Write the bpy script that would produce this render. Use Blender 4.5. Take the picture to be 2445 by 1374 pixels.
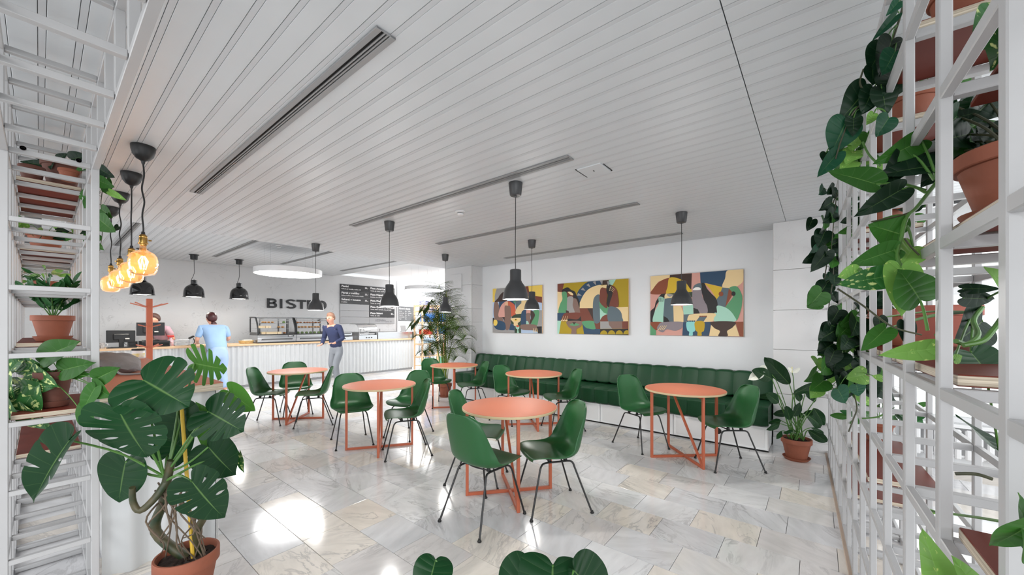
import bpy, bmesh, math, random
import numpy as np
from mathutils import Vector, Matrix
PI = math.pi
random.seed(7)
C = bpy.context.scene.collection
for o in list(bpy.data.objects):
    bpy.data.objects.remove(o)
SC = bpy.context.scene

# ------------------------------------------------------------------ camera, world, lights, exposure
EYE = 1.45                      # eye height; X runs along the counter, Y towards the counter
HEAD = 38.773
cam = bpy.data.cameras.new('camera'); camo = bpy.data.objects.new('camera', cam); C.objects.link(camo)
cam.sensor_width = 36; cam.lens = 13.336; cam.shift_y = 88 / 2445; cam.clip_start = 0.02
camo.location = (0, 0, EYE); camo.rotation_euler = (PI / 2, 0, math.radians(HEAD - 90))
SC.camera = camo
SC.view_settings.view_transform = 'Standard'
SC.view_settings.look = 'None'
SC.view_settings.gamma = 1
SC.view_settings.use_curve_mapping = False
SC.view_settings.exposure = 1.06
SC.cycles.use_denoising = True
SC.cycles.max_bounces = 7
SC.cycles.diffuse_bounces = 4
SC.cycles.glossy_bounces = 3
SC.cycles.transmission_bounces = 6
SC.cycles.transparent_max_bounces = 28
SC.cycles.caustics_reflective = False
SC.cycles.caustics_refractive = False
SC.cycles.sample_clamp_indirect = 4.0
w = bpy.data.worlds.new('world'); SC.world = w; w.use_nodes = True
w.node_tree.nodes['Background'].inputs[0].default_value = (0.93, 0.97, 1.0, 1)
w.node_tree.nodes['Background'].inputs[1].default_value = 0.86


def area(name, loc, rot, sx, sy, power, col=(1, 1, 1), spread=PI):
    l = bpy.data.lights.new(name, 'AREA'); l.shape = 'DISK' if 'disc' in name else 'RECTANGLE'; l.size = sx; l.size_y = sy if 'disc' not in name else sx
    l.energy = power; l.color = col; l.spread = spread
    o = bpy.data.objects.new(name, l); C.objects.link(o); o.location = loc; o.rotation_euler = rot
    return o


def point(name, loc, power, col, r=0.03):
    l = bpy.data.lights.new(name, 'POINT'); l.energy = power; l.color = col; l.shadow_soft_size = r
    o = bpy.data.objects.new(name, l); C.objects.link(o); o.location = loc
    return o


# unseen fill lights added around the room; daylight of the windows on the right
area('front_fill', (-4.2, -7.5, 2.2), (math.radians(88), 0, math.radians(-32)), 10.0, 4.6, 280, (1.0, 1.0, 1.0))  # added wide fill light behind the camera, no glazing stands there
area('window_daylight', (5.8, -2.0, 1.5), (math.radians(90), 0, math.radians(90)), 3.0, 2.0, 16, (1, 1, 1))
area('left_fill', (-2.4, 5.0, 1.6), (math.radians(90), 0, math.radians(-90)), 5.0, 2.2, 22, (1, 1, 1))  # added fill from the left side, no window built there
area('lobby_disc_light', (1.9, -1.9, 2.62), (0, 0, 0), 1.2, 1.2, 12, (1, 1, 1))  # added unseen overhead fill behind the camera, no lamp hangs here
area('lobby_disc_light', (-1.4, 1.2, 2.62), (0, 0, 0), 1.0, 1.0, 26, (1, 1, 1))  # second added overhead fill, left of the camera, without a lamp body
area('shop_side_fill', (11.5, 11.2, 2.5), (math.radians(60), 0, math.radians(90)), 4.0, 2.0, 80, (1, 1, 1))  # added light that brightens the shop, not from any window


# ------------------------------------------------------------------ materials
def lin(c):
    return tuple(((v / 255) / 12.92 if v / 255 <= 0.04045 else ((v / 255 + 0.055) / 1.055) ** 2.4) for v in c)


class NT:
    """small node-tree helper"""
    def __init__(s, name):
        s.m = bpy.data.materials.new(name); s.m.use_nodes = True
        s.t = s.m.node_tree; s.p = s.t.nodes['Principled BSDF']

    def n(s, typ, **kw):
        nd = s.t.nodes.new(typ)
        for k, v in kw.items():
            if isinstance(k, str) and k.startswith('i_'):
                key = k[2:].replace('_', ' ')
                nd.inputs[int(key) if key.isdigit() else key].default_value = v
            else:
                setattr(nd, k, v)
        return nd

    def l(s, a, b):
        s.t.links.new(a, b)

    def set(s, **kw):
        for k, v in kw.items():
            s.p.inputs[k.replace('_', ' ')].default_value = v


MC = {}


def mat(name, col, rough=0.5, metal=0.0, var=0.0, vscale=6.0, bump=0.0, bscale=80.0, spec=0.5, coat=0.0,
        emit=0.0, trans=0.0, ecol=None, aniso=None, col2=None):
    if name in MC:
        return MC[name]
    a = NT(name); c = lin(col)
    a.set(Base_Color=(*c, 1), Roughness=rough, Metallic=metal)
    a.p.inputs['Specular IOR Level'].default_value = spec
    if coat:
        a.p.inputs['Coat Weight'].default_value = coat; a.p.inputs['Coat Roughness'].default_value = 0.08
    if trans:
        a.p.inputs['Transmission Weight'].default_value = trans
    if emit:
        a.p.inputs['Emission Color'].default_value = (*lin(ecol or col), 1)
        a.p.inputs['Emission Strength'].default_value = emit
    if var or bump or col2:
        tc = a.n('ShaderNodeTexCoord')
        mp = a.n('ShaderNodeMapping')
        if aniso:
            mp.inputs['Scale'].default_value = aniso
        a.l(tc.outputs['Object'], mp.inputs['Vector'])
    if var or col2:
        nz = a.n('ShaderNodeTexNoise'); nz.inputs['Scale'].default_value = vscale; nz.inputs['Detail'].default_value = 5
        a.l(mp.outputs[0], nz.inputs['Vector'])
        cr = a.n('ShaderNodeValToRGB')
        d = 1 - var; e = 1 + var
        c2 = lin(col2) if col2 else tuple(min(1, v * e) for v in c)
        cr.color_ramp.elements[0].position = 0.3; cr.color_ramp.elements[1].position = 0.72
        cr.color_ramp.elements[0].color = (*(v * d for v in c), 1); cr.color_ramp.elements[1].color = (*c2, 1)
        a.l(nz.outputs[0], cr.inputs[0]); a.l(cr.outputs[0], a.p.inputs['Base Color'])
    if bump:
        nb = a.n('ShaderNodeTexNoise'); nb.inputs['Scale'].default_value = bscale; nb.inputs['Detail'].default_value = 4
        a.l(mp.outputs[0], nb.inputs['Vector'])
        bp = a.n('ShaderNodeBump'); bp.inputs['Strength'].default_value = bump; bp.inputs['Distance'].default_value = 0.01
        a.l(nb.outputs[0], bp.inputs['Height']); a.l(bp.outputs[0], a.p.inputs['Normal'])
    MC[name] = a.m
    return a.m


def marble():
    a = NT('marble_tile')
    geo = a.n('ShaderNodeNewGeometry'); oi = a.n('ShaderNodeObjectInfo')
    rnd = a.n('ShaderNodeMath', operation='ADD'); a.l(geo.outputs['Random Per Island'], rnd.inputs[0]); a.l(oi.outputs['Random'], rnd.inputs[1])
    fr = a.n('ShaderNodeMath', operation='FRACT'); a.l(rnd.outputs[0], fr.inputs[0])
    wn = a.n('ShaderNodeTexWhiteNoise', noise_dimensions='1D'); a.l(fr.outputs[0], wn.inputs['W'])
    off = a.n('ShaderNodeVectorMath', operation='SCALE'); a.l(wn.outputs['Color'], off.inputs[0]); off.inputs['Scale'].default_value = 60
    add = a.n('ShaderNodeVectorMath', operation='ADD'); a.l(geo.outputs['Position'], add.inputs[0]); a.l(off.outputs[0], add.inputs[1])
    rot = a.n('ShaderNodeVectorRotate', rotation_type='Z_AXIS'); a.l(add.outputs[0], rot.inputs['Vector'])
    ang = a.n('ShaderNodeMath', operation='MULTIPLY', i_1=6.28); a.l(fr.outputs[0], ang.inputs[0]); a.l(ang.outputs[0], rot.inputs['Angle'])
    mp = a.n('ShaderNodeMapping'); mp.inputs['Scale'].default_value = (1.0, 3.4, 1); a.l(rot.outputs[0], mp.inputs[0])
    # veins
    n1 = a.n('ShaderNodeTexNoise'); n1.inputs['Scale'].default_value = 2.1; n1.inputs['Detail'].default_value = 9; n1.inputs['Roughness'].default_value = 0.62
    n1.inputs['Distortion'].default_value = 0.9; a.l(mp.outputs[0], n1.inputs['Vector'])
    ab = a.n('ShaderNodeMath', operation='SUBTRACT', i_1=0.5); a.l(n1.outputs[0], ab.inputs[0])
    ab2 = a.n('ShaderNodeMath', operation='ABSOLUTE'); a.l(ab.outputs[0], ab2.inputs[0])
    vr = a.n('ShaderNodeMapRange', i_1=0.0, i_2=0.034, i_3=1.0, i_4=0.0); a.l(ab2.outputs[0], vr.inputs[0])
    n2 = a.n('ShaderNodeTexNoise'); n2.inputs['Scale'].default_value = 0.9; n2.inputs['Detail'].default_value = 3; a.l(mp.outputs[0], n2.inputs['Vector'])
    gate = a.n('ShaderNodeMapRange', i_1=0.42, i_2=0.66, i_3=0.0, i_4=0.62); a.l(n2.outputs[0], gate.inputs[0])
    mv = a.n('ShaderNodeMath', operation='MULTIPLY'); a.l(vr.outputs[0], mv.inputs[0]); a.l(gate.outputs[0], mv.inputs[1])
    base = a.n('ShaderNodeValToRGB'); e = base.color_ramp.elements
    e[0].position = 0.0; e[0].color = (*lin((214, 214, 216)), 1); e[1].position = 1.0; e[1].color = (*lin((222, 213, 205)), 1)
    for p_, c_ in ((0.3, (228, 228, 229)), (0.5, (222, 220, 218)), (0.68, (228, 221, 212)), (0.85, (216, 212, 210))):
        x = base.color_ramp.elements.new(p_); x.color = (*lin(c_), 1)
    base.color_ramp.interpolation = 'CONSTANT'
    wn2 = a.n('ShaderNodeSeparateColor'); a.l(wn.outputs['Color'], wn2.inputs[0]); a.l(wn2.outputs[1], base.inputs[0])
    n3 = a.n('ShaderNodeTexNoise'); n3.inputs['Scale'].default_value = 5; n3.inputs['Detail'].default_value = 6; a.l(mp.outputs[0], n3.inputs['Vector'])
    cl = a.n('ShaderNodeMapRange', i_1=0.3, i_2=0.7, i_3=0.9, i_4=1.04); a.l(n3.outputs[0], cl.inputs[0])
    mu = a.n('ShaderNodeVectorMath', operation='SCALE'); a.l(base.outputs[0], mu.inputs[0]); a.l(cl.outputs[0], mu.inputs['Scale'])
    mx = a.n('ShaderNodeMix', data_type='RGBA'); a.l(mv.outputs[0], mx.inputs['Factor']); a.l(mu.outputs[0], mx.inputs[6]); mx.inputs[7].default_value = (*lin((140, 138, 140)), 1)
    a.l(mx.outputs[2], a.p.inputs['Base Color'])
    a.set(Roughness=0.11); a.p.inputs['Specular IOR Level'].default_value = 0.55
    return a.m


def leafmat(name, col, back, vein=0.35, var=0.0, vcol=(200, 212, 140), rough=0.42, side=18.0):
    a = NT(name)
    uv = a.n('ShaderNodeUVMap', uv_map='UVMap'); sep = a.n('ShaderNodeSeparateXYZ'); a.l(uv.outputs[0], sep.inputs[0])
    # u: 0 centre .. 1 edge, v: position of the side vein
    mid = a.n('ShaderNodeMapRange', i_1=0.0, i_2=0.045, i_3=vein, i_4=0.0); a.l(sep.outputs[0], mid.inputs[0])
    sn = a.n('ShaderNodeMath', operation='MULTIPLY', i_1=side * 3.1416); a.l(sep.outputs[1], sn.inputs[0])
    s2 = a.n('ShaderNodeMath', operation='SINE'); a.l(sn.outputs[0], s2.inputs[0])
    s3 = a.n('ShaderNodeMath', operation='ABSOLUTE'); a.l(s2.outputs[0], s3.inputs[0])
    sv = a.n('ShaderNodeMapRange', i_1=0.0, i_2=0.16, i_3=vein * 0.14, i_4=0.0); a.l(s3.outputs[0], sv.inputs[0])
    mxm = a.n('ShaderNodeMath', operation='MAXIMUM'); a.l(mid.outputs[0], mxm.inputs[0]); a.l(sv.outputs[0], mxm.inputs[1])
    oi = a.n('ShaderNodeObjectInfo')
    hs = a.n('ShaderNodeMapRange', i_1=0.0, i_2=1.0, i_3=0.78, i_4=1.22); a.l(oi.outputs['Random'], hs.inputs[0])
    b = a.n('ShaderNodeVectorMath', operation='SCALE'); b.inputs[0].default_value = lin(col); a.l(hs.outputs[0], b.inputs['Scale'])
    cur = b.outputs[0]
    if var:
        tc = a.n('ShaderNodeMapping'); tc.inputs['Scale'].default_value = (1.1, 5.5, 1); a.l(uv.outputs[0], tc.inputs[0])
        ofs = a.n('ShaderNodeVectorMath', operation='ADD'); a.l(tc.outputs[0], ofs.inputs[0]); a.l(oi.outputs['Random'], ofs.inputs[1])
        nz = a.n('ShaderNodeTexNoise'); nz.inputs['Scale'].default_value = 1.6; nz.inputs['Detail'].default_value = 4; a.l(ofs.outputs[0], nz.inputs['Vector'])
        th = a.n('ShaderNodeMapRange', i_1=0.66 - var * 0.10, i_2=0.70 - var * 0.08, i_3=0.0, i_4=0.85); a.l(nz.outputs[0], th.inputs[0])
        vx = a.n('ShaderNodeMix', data_type='RGBA'); a.l(th.outputs[0], vx.inputs['Factor']); a.l(cur, vx.inputs[6]); vx.inputs[7].default_value = (*lin(vcol), 1)
        cur = vx.outputs[2]
    mx = a.n('ShaderNodeMix', data_type='RGBA'); a.l(mxm.outputs[0], mx.inputs['Factor']); a.l(cur, mx.inputs[6]); mx.inputs[7].default_value = (*lin((150, 190, 110)), 1)
    geo = a.n('ShaderNodeNewGeometry')
    bf = a.n('ShaderNodeMix', data_type='RGBA'); a.l(geo.outputs['Backfacing'], bf.inputs['Factor']); a.l(mx.outputs[2], bf.inputs[6]); bf.inputs[7].default_value = (*lin(back), 1)
    a.l(bf.outputs[2], a.p.inputs['Base Color'])
    bp = a.n('ShaderNodeBump'); bp.inputs['Strength'].default_value = 0.25; bp.inputs['Distance'].default_value = 0.003
    hgt = a.n('ShaderNodeMath', operation='POWER', i_1=0.5); a.l(s3.outputs[0], hgt.inputs[0])
    a.l(hgt.outputs[0], bp.inputs['Height']); a.l(bp.outputs[0], a.p.inputs['Normal'])
    a.set(Roughness=rough); a.p.inputs['Specular IOR Level'].default_value = 0.22
    a.p.inputs['Subsurface Weight'].default_value = 0.0
    # thin leaf: a little light passes through
    tr = a.n('ShaderNodeBsdfTranslucent'); a.l(bf.outputs[2], tr.inputs[0])
    ms = a.n('ShaderNodeMixShader'); ms.inputs[0].default_value = 0.16
    out = a.t.nodes['Material Output']
    a.l(a.p.outputs[0], ms.inputs[1]); a.l(tr.outputs[0], ms.inputs[2]); a.l(ms.outputs[0], out.inputs[0])
    return a.m


def plaster(name, col, crack=0.0, rough=0.7):
    """painted wall with trowel marks"""
    a = NT(name)
    geo = a.n('ShaderNodeNewGeometry')
    n1 = a.n('ShaderNodeTexNoise'); n1.inputs['Scale'].default_value = 1.3; n1.inputs['Detail'].default_value = 6; a.l(geo.outputs['Position'], n1.inputs['Vector'])
    cr = a.n('ShaderNodeMapRange', i_1=0.3, i_2=0.7, i_3=0.95, i_4=1.03); a.l(n1.outputs[0], cr.inputs[0])
    n2 = a.n('ShaderNodeTexNoise'); n2.inputs['Scale'].default_value = 3.1; n2.inputs['Detail'].default_value = 8; n2.inputs['Distortion'].default_value = 1.5
    a.l(geo.outputs['Position'], n2.inputs['Vector'])
    s = a.n('ShaderNodeMath', operation='SUBTRACT', i_1=0.5); a.l(n2.outputs[0], s.inputs[0])
    s2 = a.n('ShaderNodeMath', operation='ABSOLUTE'); a.l(s.outputs[0], s2.inputs[0])
    v = a.n('ShaderNodeMapRange', i_1=0.0, i_2=0.008, i_3=1.0 - crack, i_4=1.0); a.l(s2.outputs[0], v.inputs[0])
    n3 = a.n('ShaderNodeTexNoise'); n3.inputs['Scale'].default_value = 1.7; a.l(geo.outputs['Position'], n3.inputs['Vector'])
    g = a.n('ShaderNodeMapRange', i_1=0.5, i_2=0.6, i_3=1.0, i_4=0.0); a.l(n3.outputs[0], g.inputs[0])
    vm = a.n('ShaderNodeMath', operation='MAXIMUM'); a.l(v.outputs[0], vm.inputs[0]); a.l(g.outputs[0], vm.inputs[1])
    m = a.n('ShaderNodeMath', operation='MULTIPLY'); a.l(cr.outputs[0], m.inputs[0]); a.l(vm.outputs[0], m.inputs[1])
    b = a.n('ShaderNodeVectorMath', operation='SCALE'); b.inputs[0].default_value = lin(col); a.l(m.outputs[0], b.inputs['Scale'])
    a.l(b.outputs[0], a.p.inputs['Base Color'])
    bp = a.n('ShaderNodeBump'); bp.inputs['Strength'].default_value = 0.25; bp.inputs['Distance'].default_value = 0.01
    a.l(n2.outputs[0], bp.inputs['Height']); a.l(bp.outputs[0], a.p.inputs['Normal'])
    a.set(Roughness=rough)
    return a.m


def glass(name, col=(255, 255, 255), alpha=0.12, rough=0.02):
    a = NT(name)
    gl = a.n('ShaderNodeBsdfGlossy'); gl.inputs['Roughness'].default_value = rough
    tr = a.n('ShaderNodeBsdfTransparent'); tr.inputs[0].default_value = (*lin(col), 1)
    fr = a.n('ShaderNodeFresnel'); fr.inputs[0].default_value = 1.45
    ad = a.n('ShaderNodeMath', operation='ADD', i_1=alpha * 0.3); a.l(fr.outputs[0], ad.inputs[0])
    ms = a.n('ShaderNodeMixShader'); a.l(ad.outputs[0], ms.inputs[0]); a.l(tr.outputs[0], ms.inputs[1]); a.l(gl.outputs[0], ms.inputs[2])
    a.l(ms.outputs[0], a.t.nodes['Material Output'].inputs[0])
    return a.m


M_MARBLE = marble()
M_GROUT = mat('floor_grout', (84, 81, 79), 0.7)
M_CEIL = mat('ceiling_paint', (210, 214, 217), 0.42, var=0.03, vscale=2.0)
M_GAP = mat('ceiling_void', (108, 108, 109), 0.8)
M_STRIP = mat('ceiling_strip_paint', (202, 205, 208), 0.5)
M_WALL = mat('wall_paint', (222, 225, 228), 0.75, var=0.02, vscale=2)
M_ROUGHWALL = plaster('rough_plaster', (200, 201, 202), 0.28)
M_STONE = plaster('stone_panel_paint', (208, 208, 209), 0.12, 0.35)
M_WHITE = mat('white_enamel', (226, 226, 227), 0.28)
M_SHOPWHITE = mat('shop_white_paint', (235, 236, 237), 0.6)
M_LATTICE = mat('lattice_white_paint', (172, 172, 173), 0.4, var=0.02, vscale=9)
M_BOARD = mat('red_brown_film_face', (104, 42, 30), 0.5, spec=0.2, var=0.06, vscale=5)
M_CORAL = mat('coral_laminate', (176, 98, 68), 0.55, var=0.02)
M_CORALMETAL = mat('coral_powder_coat', (184, 96, 66), 0.45)
M_GREEN = mat('green_shell_plastic', (32, 88, 46), 0.36, var=0.02, bump=0.04, bscale=350)
M_BLACK = mat('black_metal', (30, 30, 31), 0.3)
M_RUBBER = mat('black_rubber', (18, 18, 18), 0.55)
M_LEATHER = mat('green_leatherette', (12, 60, 32), 0.45, spec=0.3, var=0.08, vscale=3, bump=0.08, bscale=260)
M_DARKLAMP = mat('anthracite_lamp_metal', (58, 59, 61), 0.34, bump=0.02)
M_GLOSSBLACK = mat('gloss_black_enamel', (24, 24, 25), 0.1, coat=0.5)
M_LAMPIN = mat('lamp_white_inside', (240, 238, 232), 0.5, emit=1.2, ecol=(255, 246, 230))
M_BULB = mat('lamp_bulb', (255, 250, 240), 0.4, emit=14, ecol=(255, 240, 215))
M_LED = mat('led_diffuser', (255, 255, 255), 0.5, emit=5.5, ecol=(255, 255, 255))
M_FILAMENT = mat('glowing_filament', (255, 200, 120), 0.4, emit=22, ecol=(255, 190, 110))
M_BRASS = mat('brass', (190, 150, 84), 0.25, 1.0)
M_STEEL = mat('stainless_steel', (198, 200, 202), 0.26, 0.9, var=0.05, vscale=3, aniso=(1, 1, 30))
M_ALU = mat('diffuser_grey_metal', (150, 151, 152), 0.45, 0.2)
M_SLOT = mat('slot_black', (14, 14, 14), 0.8)
M_CORR = mat('corrugated_white_metal', (200, 202, 203), 0.32, var=0.02)
M_OAK = mat('pale_wood', (226, 188, 148), 0.45, var=0.07, vscale=4, aniso=(1, 12, 12))
M_PLY = mat('plywood_edge', (176, 160, 138), 0.6, var=0.35, vscale=3, aniso=(1, 1, 160), col2=(222, 210, 190))
M_TERRA = mat('terracotta', (136, 76, 54), 0.7, var=0.12, vscale=9, bump=0.1, bscale=60)
M_TERRADARK = mat('weathered_terracotta', (92, 52, 40), 0.72, var=0.2, vscale=7, bump=0.12, bscale=60)
M_TERRAPINK = mat('pink_terracotta', (160, 88, 74), 0.7, var=0.14, vscale=8, bump=0.1, bscale=60)
M_SOIL = mat('potting_soil', (46, 34, 28), 0.95, var=0.4, vscale=50, bump=1.0, bscale=70)
M_STEM = mat('green_stem', (74, 116, 50), 0.45, var=0.2, vscale=14)
M_DARKSTEM = mat('dark_stem', (60, 62, 42), 0.5, var=0.25, vscale=18)
M_CANE = mat('monstera_cane', (30, 62, 32), 0.5, var=0.4, vscale=16, col2=(84, 74, 50))
M_ROOT = mat('aerial_root', (92, 78, 64), 0.8, var=0.3, vscale=20)
M_BAMBOO = mat('bamboo_stake', (206, 170, 62), 0.45, var=0.12, vscale=8)
M_PLASTIC = mat('black_plastic', (30, 31, 33), 0.4)
M_SCREEN = mat('dark_screen', (16, 17, 19), 0.12)
M_GLASS = glass('clear_glass')
M_AMBER = glass('amber_glass', (255, 232, 202), 0.0, 0.04)
_t = M_AMBER.node_tree; _o = _t.nodes['Material Output']; _src = _o.inputs[0].links[0].from_socket
_d = _t.nodes.new('ShaderNodeBsdfTranslucent'); _d.inputs[0].default_value = (*lin((255, 216, 165)), 1)
_m = _t.nodes.new('ShaderNodeMixShader'); _m.inputs[0].default_value = 0.16
_t.links.new(_src, _m.inputs[1]); _t.links.new(_d.outputs[0], _m.inputs[2]); _t.links.new(_m.outputs[0], _o.inputs[0])
for _n in _t.nodes:
    if _n.type == 'FRESNEL':
        _n.inputs[0].default_value = 1.2
M_WINGLASS = glass('window_glass', (250, 252, 250), 0.1)
L_MON = leafmat('monstera_leaf', (14, 54, 25), (48, 92, 34), 0.3, side=9)
L_MONL = leafmat('pale_backlit_monstera_leaf', (70, 122, 44), (86, 132, 50), 0.3, side=9)  # paler green: back light put into the colour, and pale leaf undersides
L_POT = leafmat('pothos_leaf', (48, 96, 34), (84, 126, 56), 0.34, side=8)
L_VAR = leafmat('variegated_pothos_leaf', (38, 86, 38), (84, 126, 60), 0.3, var=1.0, side=9)
L_DARK = leafmat('philodendron_leaf', (14, 40, 23), (32, 62, 34), 0.22, side=7)
L_TEAL = leafmat('glossy_philodendron_leaf', (24, 74, 50), (48, 94, 56), 0.25, side=7)
L_LIGHT = leafmat('pale_pothos_leaf', (112, 158, 74), (136, 172, 92), 0.36, var=0.25, vcol=(190, 206, 120), side=8)
L_LILY = leafmat('peace_lily_leaf', (18, 56, 24), (50, 92, 42), 0.3, side=14)
L_PALM = leafmat('palm_leaflet', (44, 64, 18), (66, 86, 28), 0.1, side=4)
L_ZZ = leafmat('zz_leaf', (34, 84, 40), (64, 112, 56), 0.2, side=6)
M_SPATHE = mat('white_spathe', (238, 238, 226), 0.5)

# ------------------------------------------------------------------ mesh helpers


def rotz(a):
    return Matrix.Rotation(a, 4, 'Z')


class B:
    """collects geometry for one mesh object"""
    def __init__(s):
        s.v = []; s.f = []; s.mi = []; s.uv = {}

    def add(s, vs, fs, mi=0, mx=None):
        o = len(s.v)
        s.v += [tuple(mx @ Vector(p)) for p in vs] if mx is not None else [tuple(p) for p in vs]
        s.f += [tuple(i + o for i in f) for f in fs]; s.mi += [mi] * len(fs)
        return o

    def box(s, c, size, bev=0.0, mx=None, mi=0):
        hx, hy, hz = (d / 2 for d in size); T = Matrix.Translation(c)
        if mx is not None:
            T = T @ mx
        if not bev:
            vs = [(sx * hx, sy * hy, sz * hz) for sx in (-1, 1) for sy in (-1, 1) for sz in (-1, 1)]
            fs = [(0, 1, 3, 2), (4, 6, 7, 5), (0, 4, 5, 1), (2, 3, 7, 6), (0, 2, 6, 4), (1, 5, 7, 3)]
            s.add(vs, fs, mi, T); return s
        b = min(bev, hx * 0.9, hy * 0.9, hz * 0.9); h = (hx, hy, hz); idx = {}; vs = []
        for sx in (-1, 1):
            for sy in (-1, 1):
                for sz in (-1, 1):
                    sg = (sx, sy, sz)
                    for ax in range(3):
                        idx[(sg, ax)] = len(vs)
                        vs.append(tuple(sg[k] * (h[k] if k == ax else h[k] - b) for k in range(3)))
        fs = []

        def put(q):
            a0, a1, a2 = (Vector(vs[i]) for i in q[:3]); nn = (a1 - a0).cross(a2 - a0)
            cc = sum((Vector(vs[i]) for i in q), Vector()) / len(q)
            fs.append(tuple(q) if nn.dot(cc) > 0 else tuple(reversed(q)))
        for ax in range(3):
            o1, o2 = [k for k in range(3) if k != ax]
            for sg in (-1, 1):
                q = []
                for a1, a2 in ((-1, -1), (1, -1), (1, 1), (-1, 1)):
                    t = [0, 0, 0]; t[ax] = sg; t[o1] = a1; t[o2] = a2; q.append(idx[(tuple(t), ax)])
                put(q)
            for s1 in (-1, 1):
                for s2 in (-1, 1):
                    t = [0, 0, 0]; t[o1] = s1; t[o2] = s2; t[ax] = -1; tm = tuple(t); t[ax] = 1; tp = tuple(t)
                    put([idx[(tm, o1)], idx[(tp, o1)], idx[(tp, o2)], idx[(tm, o2)]])
        for sg in [(a, b_, c_) for a in (-1, 1) for b_ in (-1, 1) for c_ in (-1, 1)]:
            put([idx[(sg, 0)], idx[(sg, 1)], idx[(sg, 2)]])
        s.add(vs, fs, mi, T); return s

    def bar(s, p, q, wd, ht=None, bev=0.0, mi=0):
        p, q = Vector(p), Vector(q); d = q - p
        R = d.to_track_quat('X', 'Z').to_matrix().to_4x4()
        return s.box((p + q) / 2, (d.length, wd, ht or wd), bev, R, mi)

    def tube(s, path, r, seg=8, mi=0, cap=True):
        P = [Vector(p) for p in path]; n = len(P)
        rs = r if isinstance(r, (list, tuple)) else [r] * n
        o = len(s.v); up = Vector((0, 0, 1)); prev = None
        for i, p in enumerate(P):
            t = (P[min(i + 1, n - 1)] - P[max(i - 1, 0)])
            if t.length < 1e-9:
                t = Vector((0, 0, 1))
            t.normalize()
            if prev is None:
                a = t.cross(up)
                if a.length < 1e-3:
                    a = t.cross(Vector((1, 0, 0)))
            else:
                a = prev - t * prev.dot(t)
                if a.length < 1e-4:
                    a = t.cross(Vector((1, 0, 0)))
            a.normalize(); prev = a; b = t.cross(a)
            for k in range(seg):
                an = 2 * PI * k / seg
                s.v.append(tuple(p + (a * math.cos(an) + b * math.sin(an)) * rs[i]))
        for i in range(n - 1):
            for k in range(seg):
                k2 = (k + 1) % seg
                s.f.append((o + i * seg + k, o + i * seg + k2, o + (i + 1) * seg + k2, o + (i + 1) * seg + k)); s.mi.append(mi)
        if cap:
            s.f.append(tuple(o + k for k in range(seg))[::-1]); s.mi.append(mi)
            s.f.append(tuple(o + (n - 1) * seg + k for k in range(seg))); s.mi.append(mi)
        return s

    def lathe(s, prof, seg=24, c=(0, 0, 0), mi=0, mx=None, cap=False):
        vs = []; fs = []
        for (r, z) in prof:
            for k in range(seg):
                an = 2 * PI * k / seg
                vs.append((r * math.cos(an), r * math.sin(an), z))
        n = len(prof)
        for i in range(n - 1):
            for k in range(seg):
                k2 = (k + 1) % seg
                fs.append((i * seg + k, i * seg + k2, (i + 1) * seg + k2, (i + 1) * seg + k))
        if cap:
            fs.append(tuple(range(seg))[::-1]); fs.append(tuple((n - 1) * seg + k for k in range(seg)))
        T = Matrix.Translation(c)
        if mx is not None:
            T = T @ mx
        s.add(vs, fs, mi, T); return s

    def grid(s, P, mi=0, closed=False):
        """P[i][j] points"""
        n, m = len(P), len(P[0]); vs = [p for row in P for p in row]
        fs = [(i * m + j, i * m + j + 1, (i + 1) * m + j + 1, (i + 1) * m + j) for i in range(n - 1) for j in range(m - 1)]
        return s.add(vs, fs, mi)

    def prism(s, poly, axis, a, b, mi=0, mx=None):
        """extrude 2D polygon along axis (0,1,2) from a to b"""
        o1, o2 = [k for k in range(3) if k != axis]; vs = []
        for w_ in (a, b):
            for (x, y) in poly:
                t = [0, 0, 0]; t[axis] = w_; t[o1] = x; t[o2] = y; vs.append(tuple(t))
        n = len(poly)
        fs = [tuple(range(n))[::-1], tuple(range(n, 2 * n))] + [(i, (i + 1) % n, n + (i + 1) % n, n + i) for i in range(n)]
        s.add(vs, fs, mi, mx); return s

    def mesh(s, name, mats, smooth=35, fix=False):
        me = bpy.data.meshes.new(name)
        me.from_pydata(s.v, [], s.f)
        if not isinstance(mats, (list, tuple)):
            mats = [mats]
        for m in mats:
            me.materials.append(m)
        if len(mats) > 1:
            me.polygons.foreach_set('material_index', s.mi)
        if fix:
            bm = bmesh.new(); bm.from_mesh(me); bmesh.ops.recalc_face_normals(bm, faces=bm.faces); bm.to_mesh(me); bm.free()
        if smooth:
            me.polygons.foreach_set('use_smooth', [True] * len(me.polygons))
            me.set_sharp_from_angle(angle=math.radians(smooth))
        me.update()
        return me

    def build(s, name, mats, parent=None, loc=(0, 0, 0), smooth=35, fix=True):
        o = bpy.data.objects.new(name, s.mesh(name, mats, smooth, fix)); C.objects.link(o)
        o.location = loc
        if parent is not None:
            o.parent = parent
        return o


def thing(name, label, cat, loc=(0, 0, 0), rot=0.0, group=None):
    o = bpy.data.objects.new(name, None); C.objects.link(o); o.empty_display_size = 0.05
    o.location = loc; o.rotation_euler = (0, 0, rot); o['label'] = label; o['category'] = cat
    if group:
        o['group'] = group
    return o


def tag(o, label, cat, group=None):
    o['label'] = label; o['category'] = cat
    if group:
        o['group'] = group
    return o


def struct(o):
    o['kind'] = 'structure'; return o


KIDS = {}


def kids(o):
    return [x for x in C.objects if x.parent == o]


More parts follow.
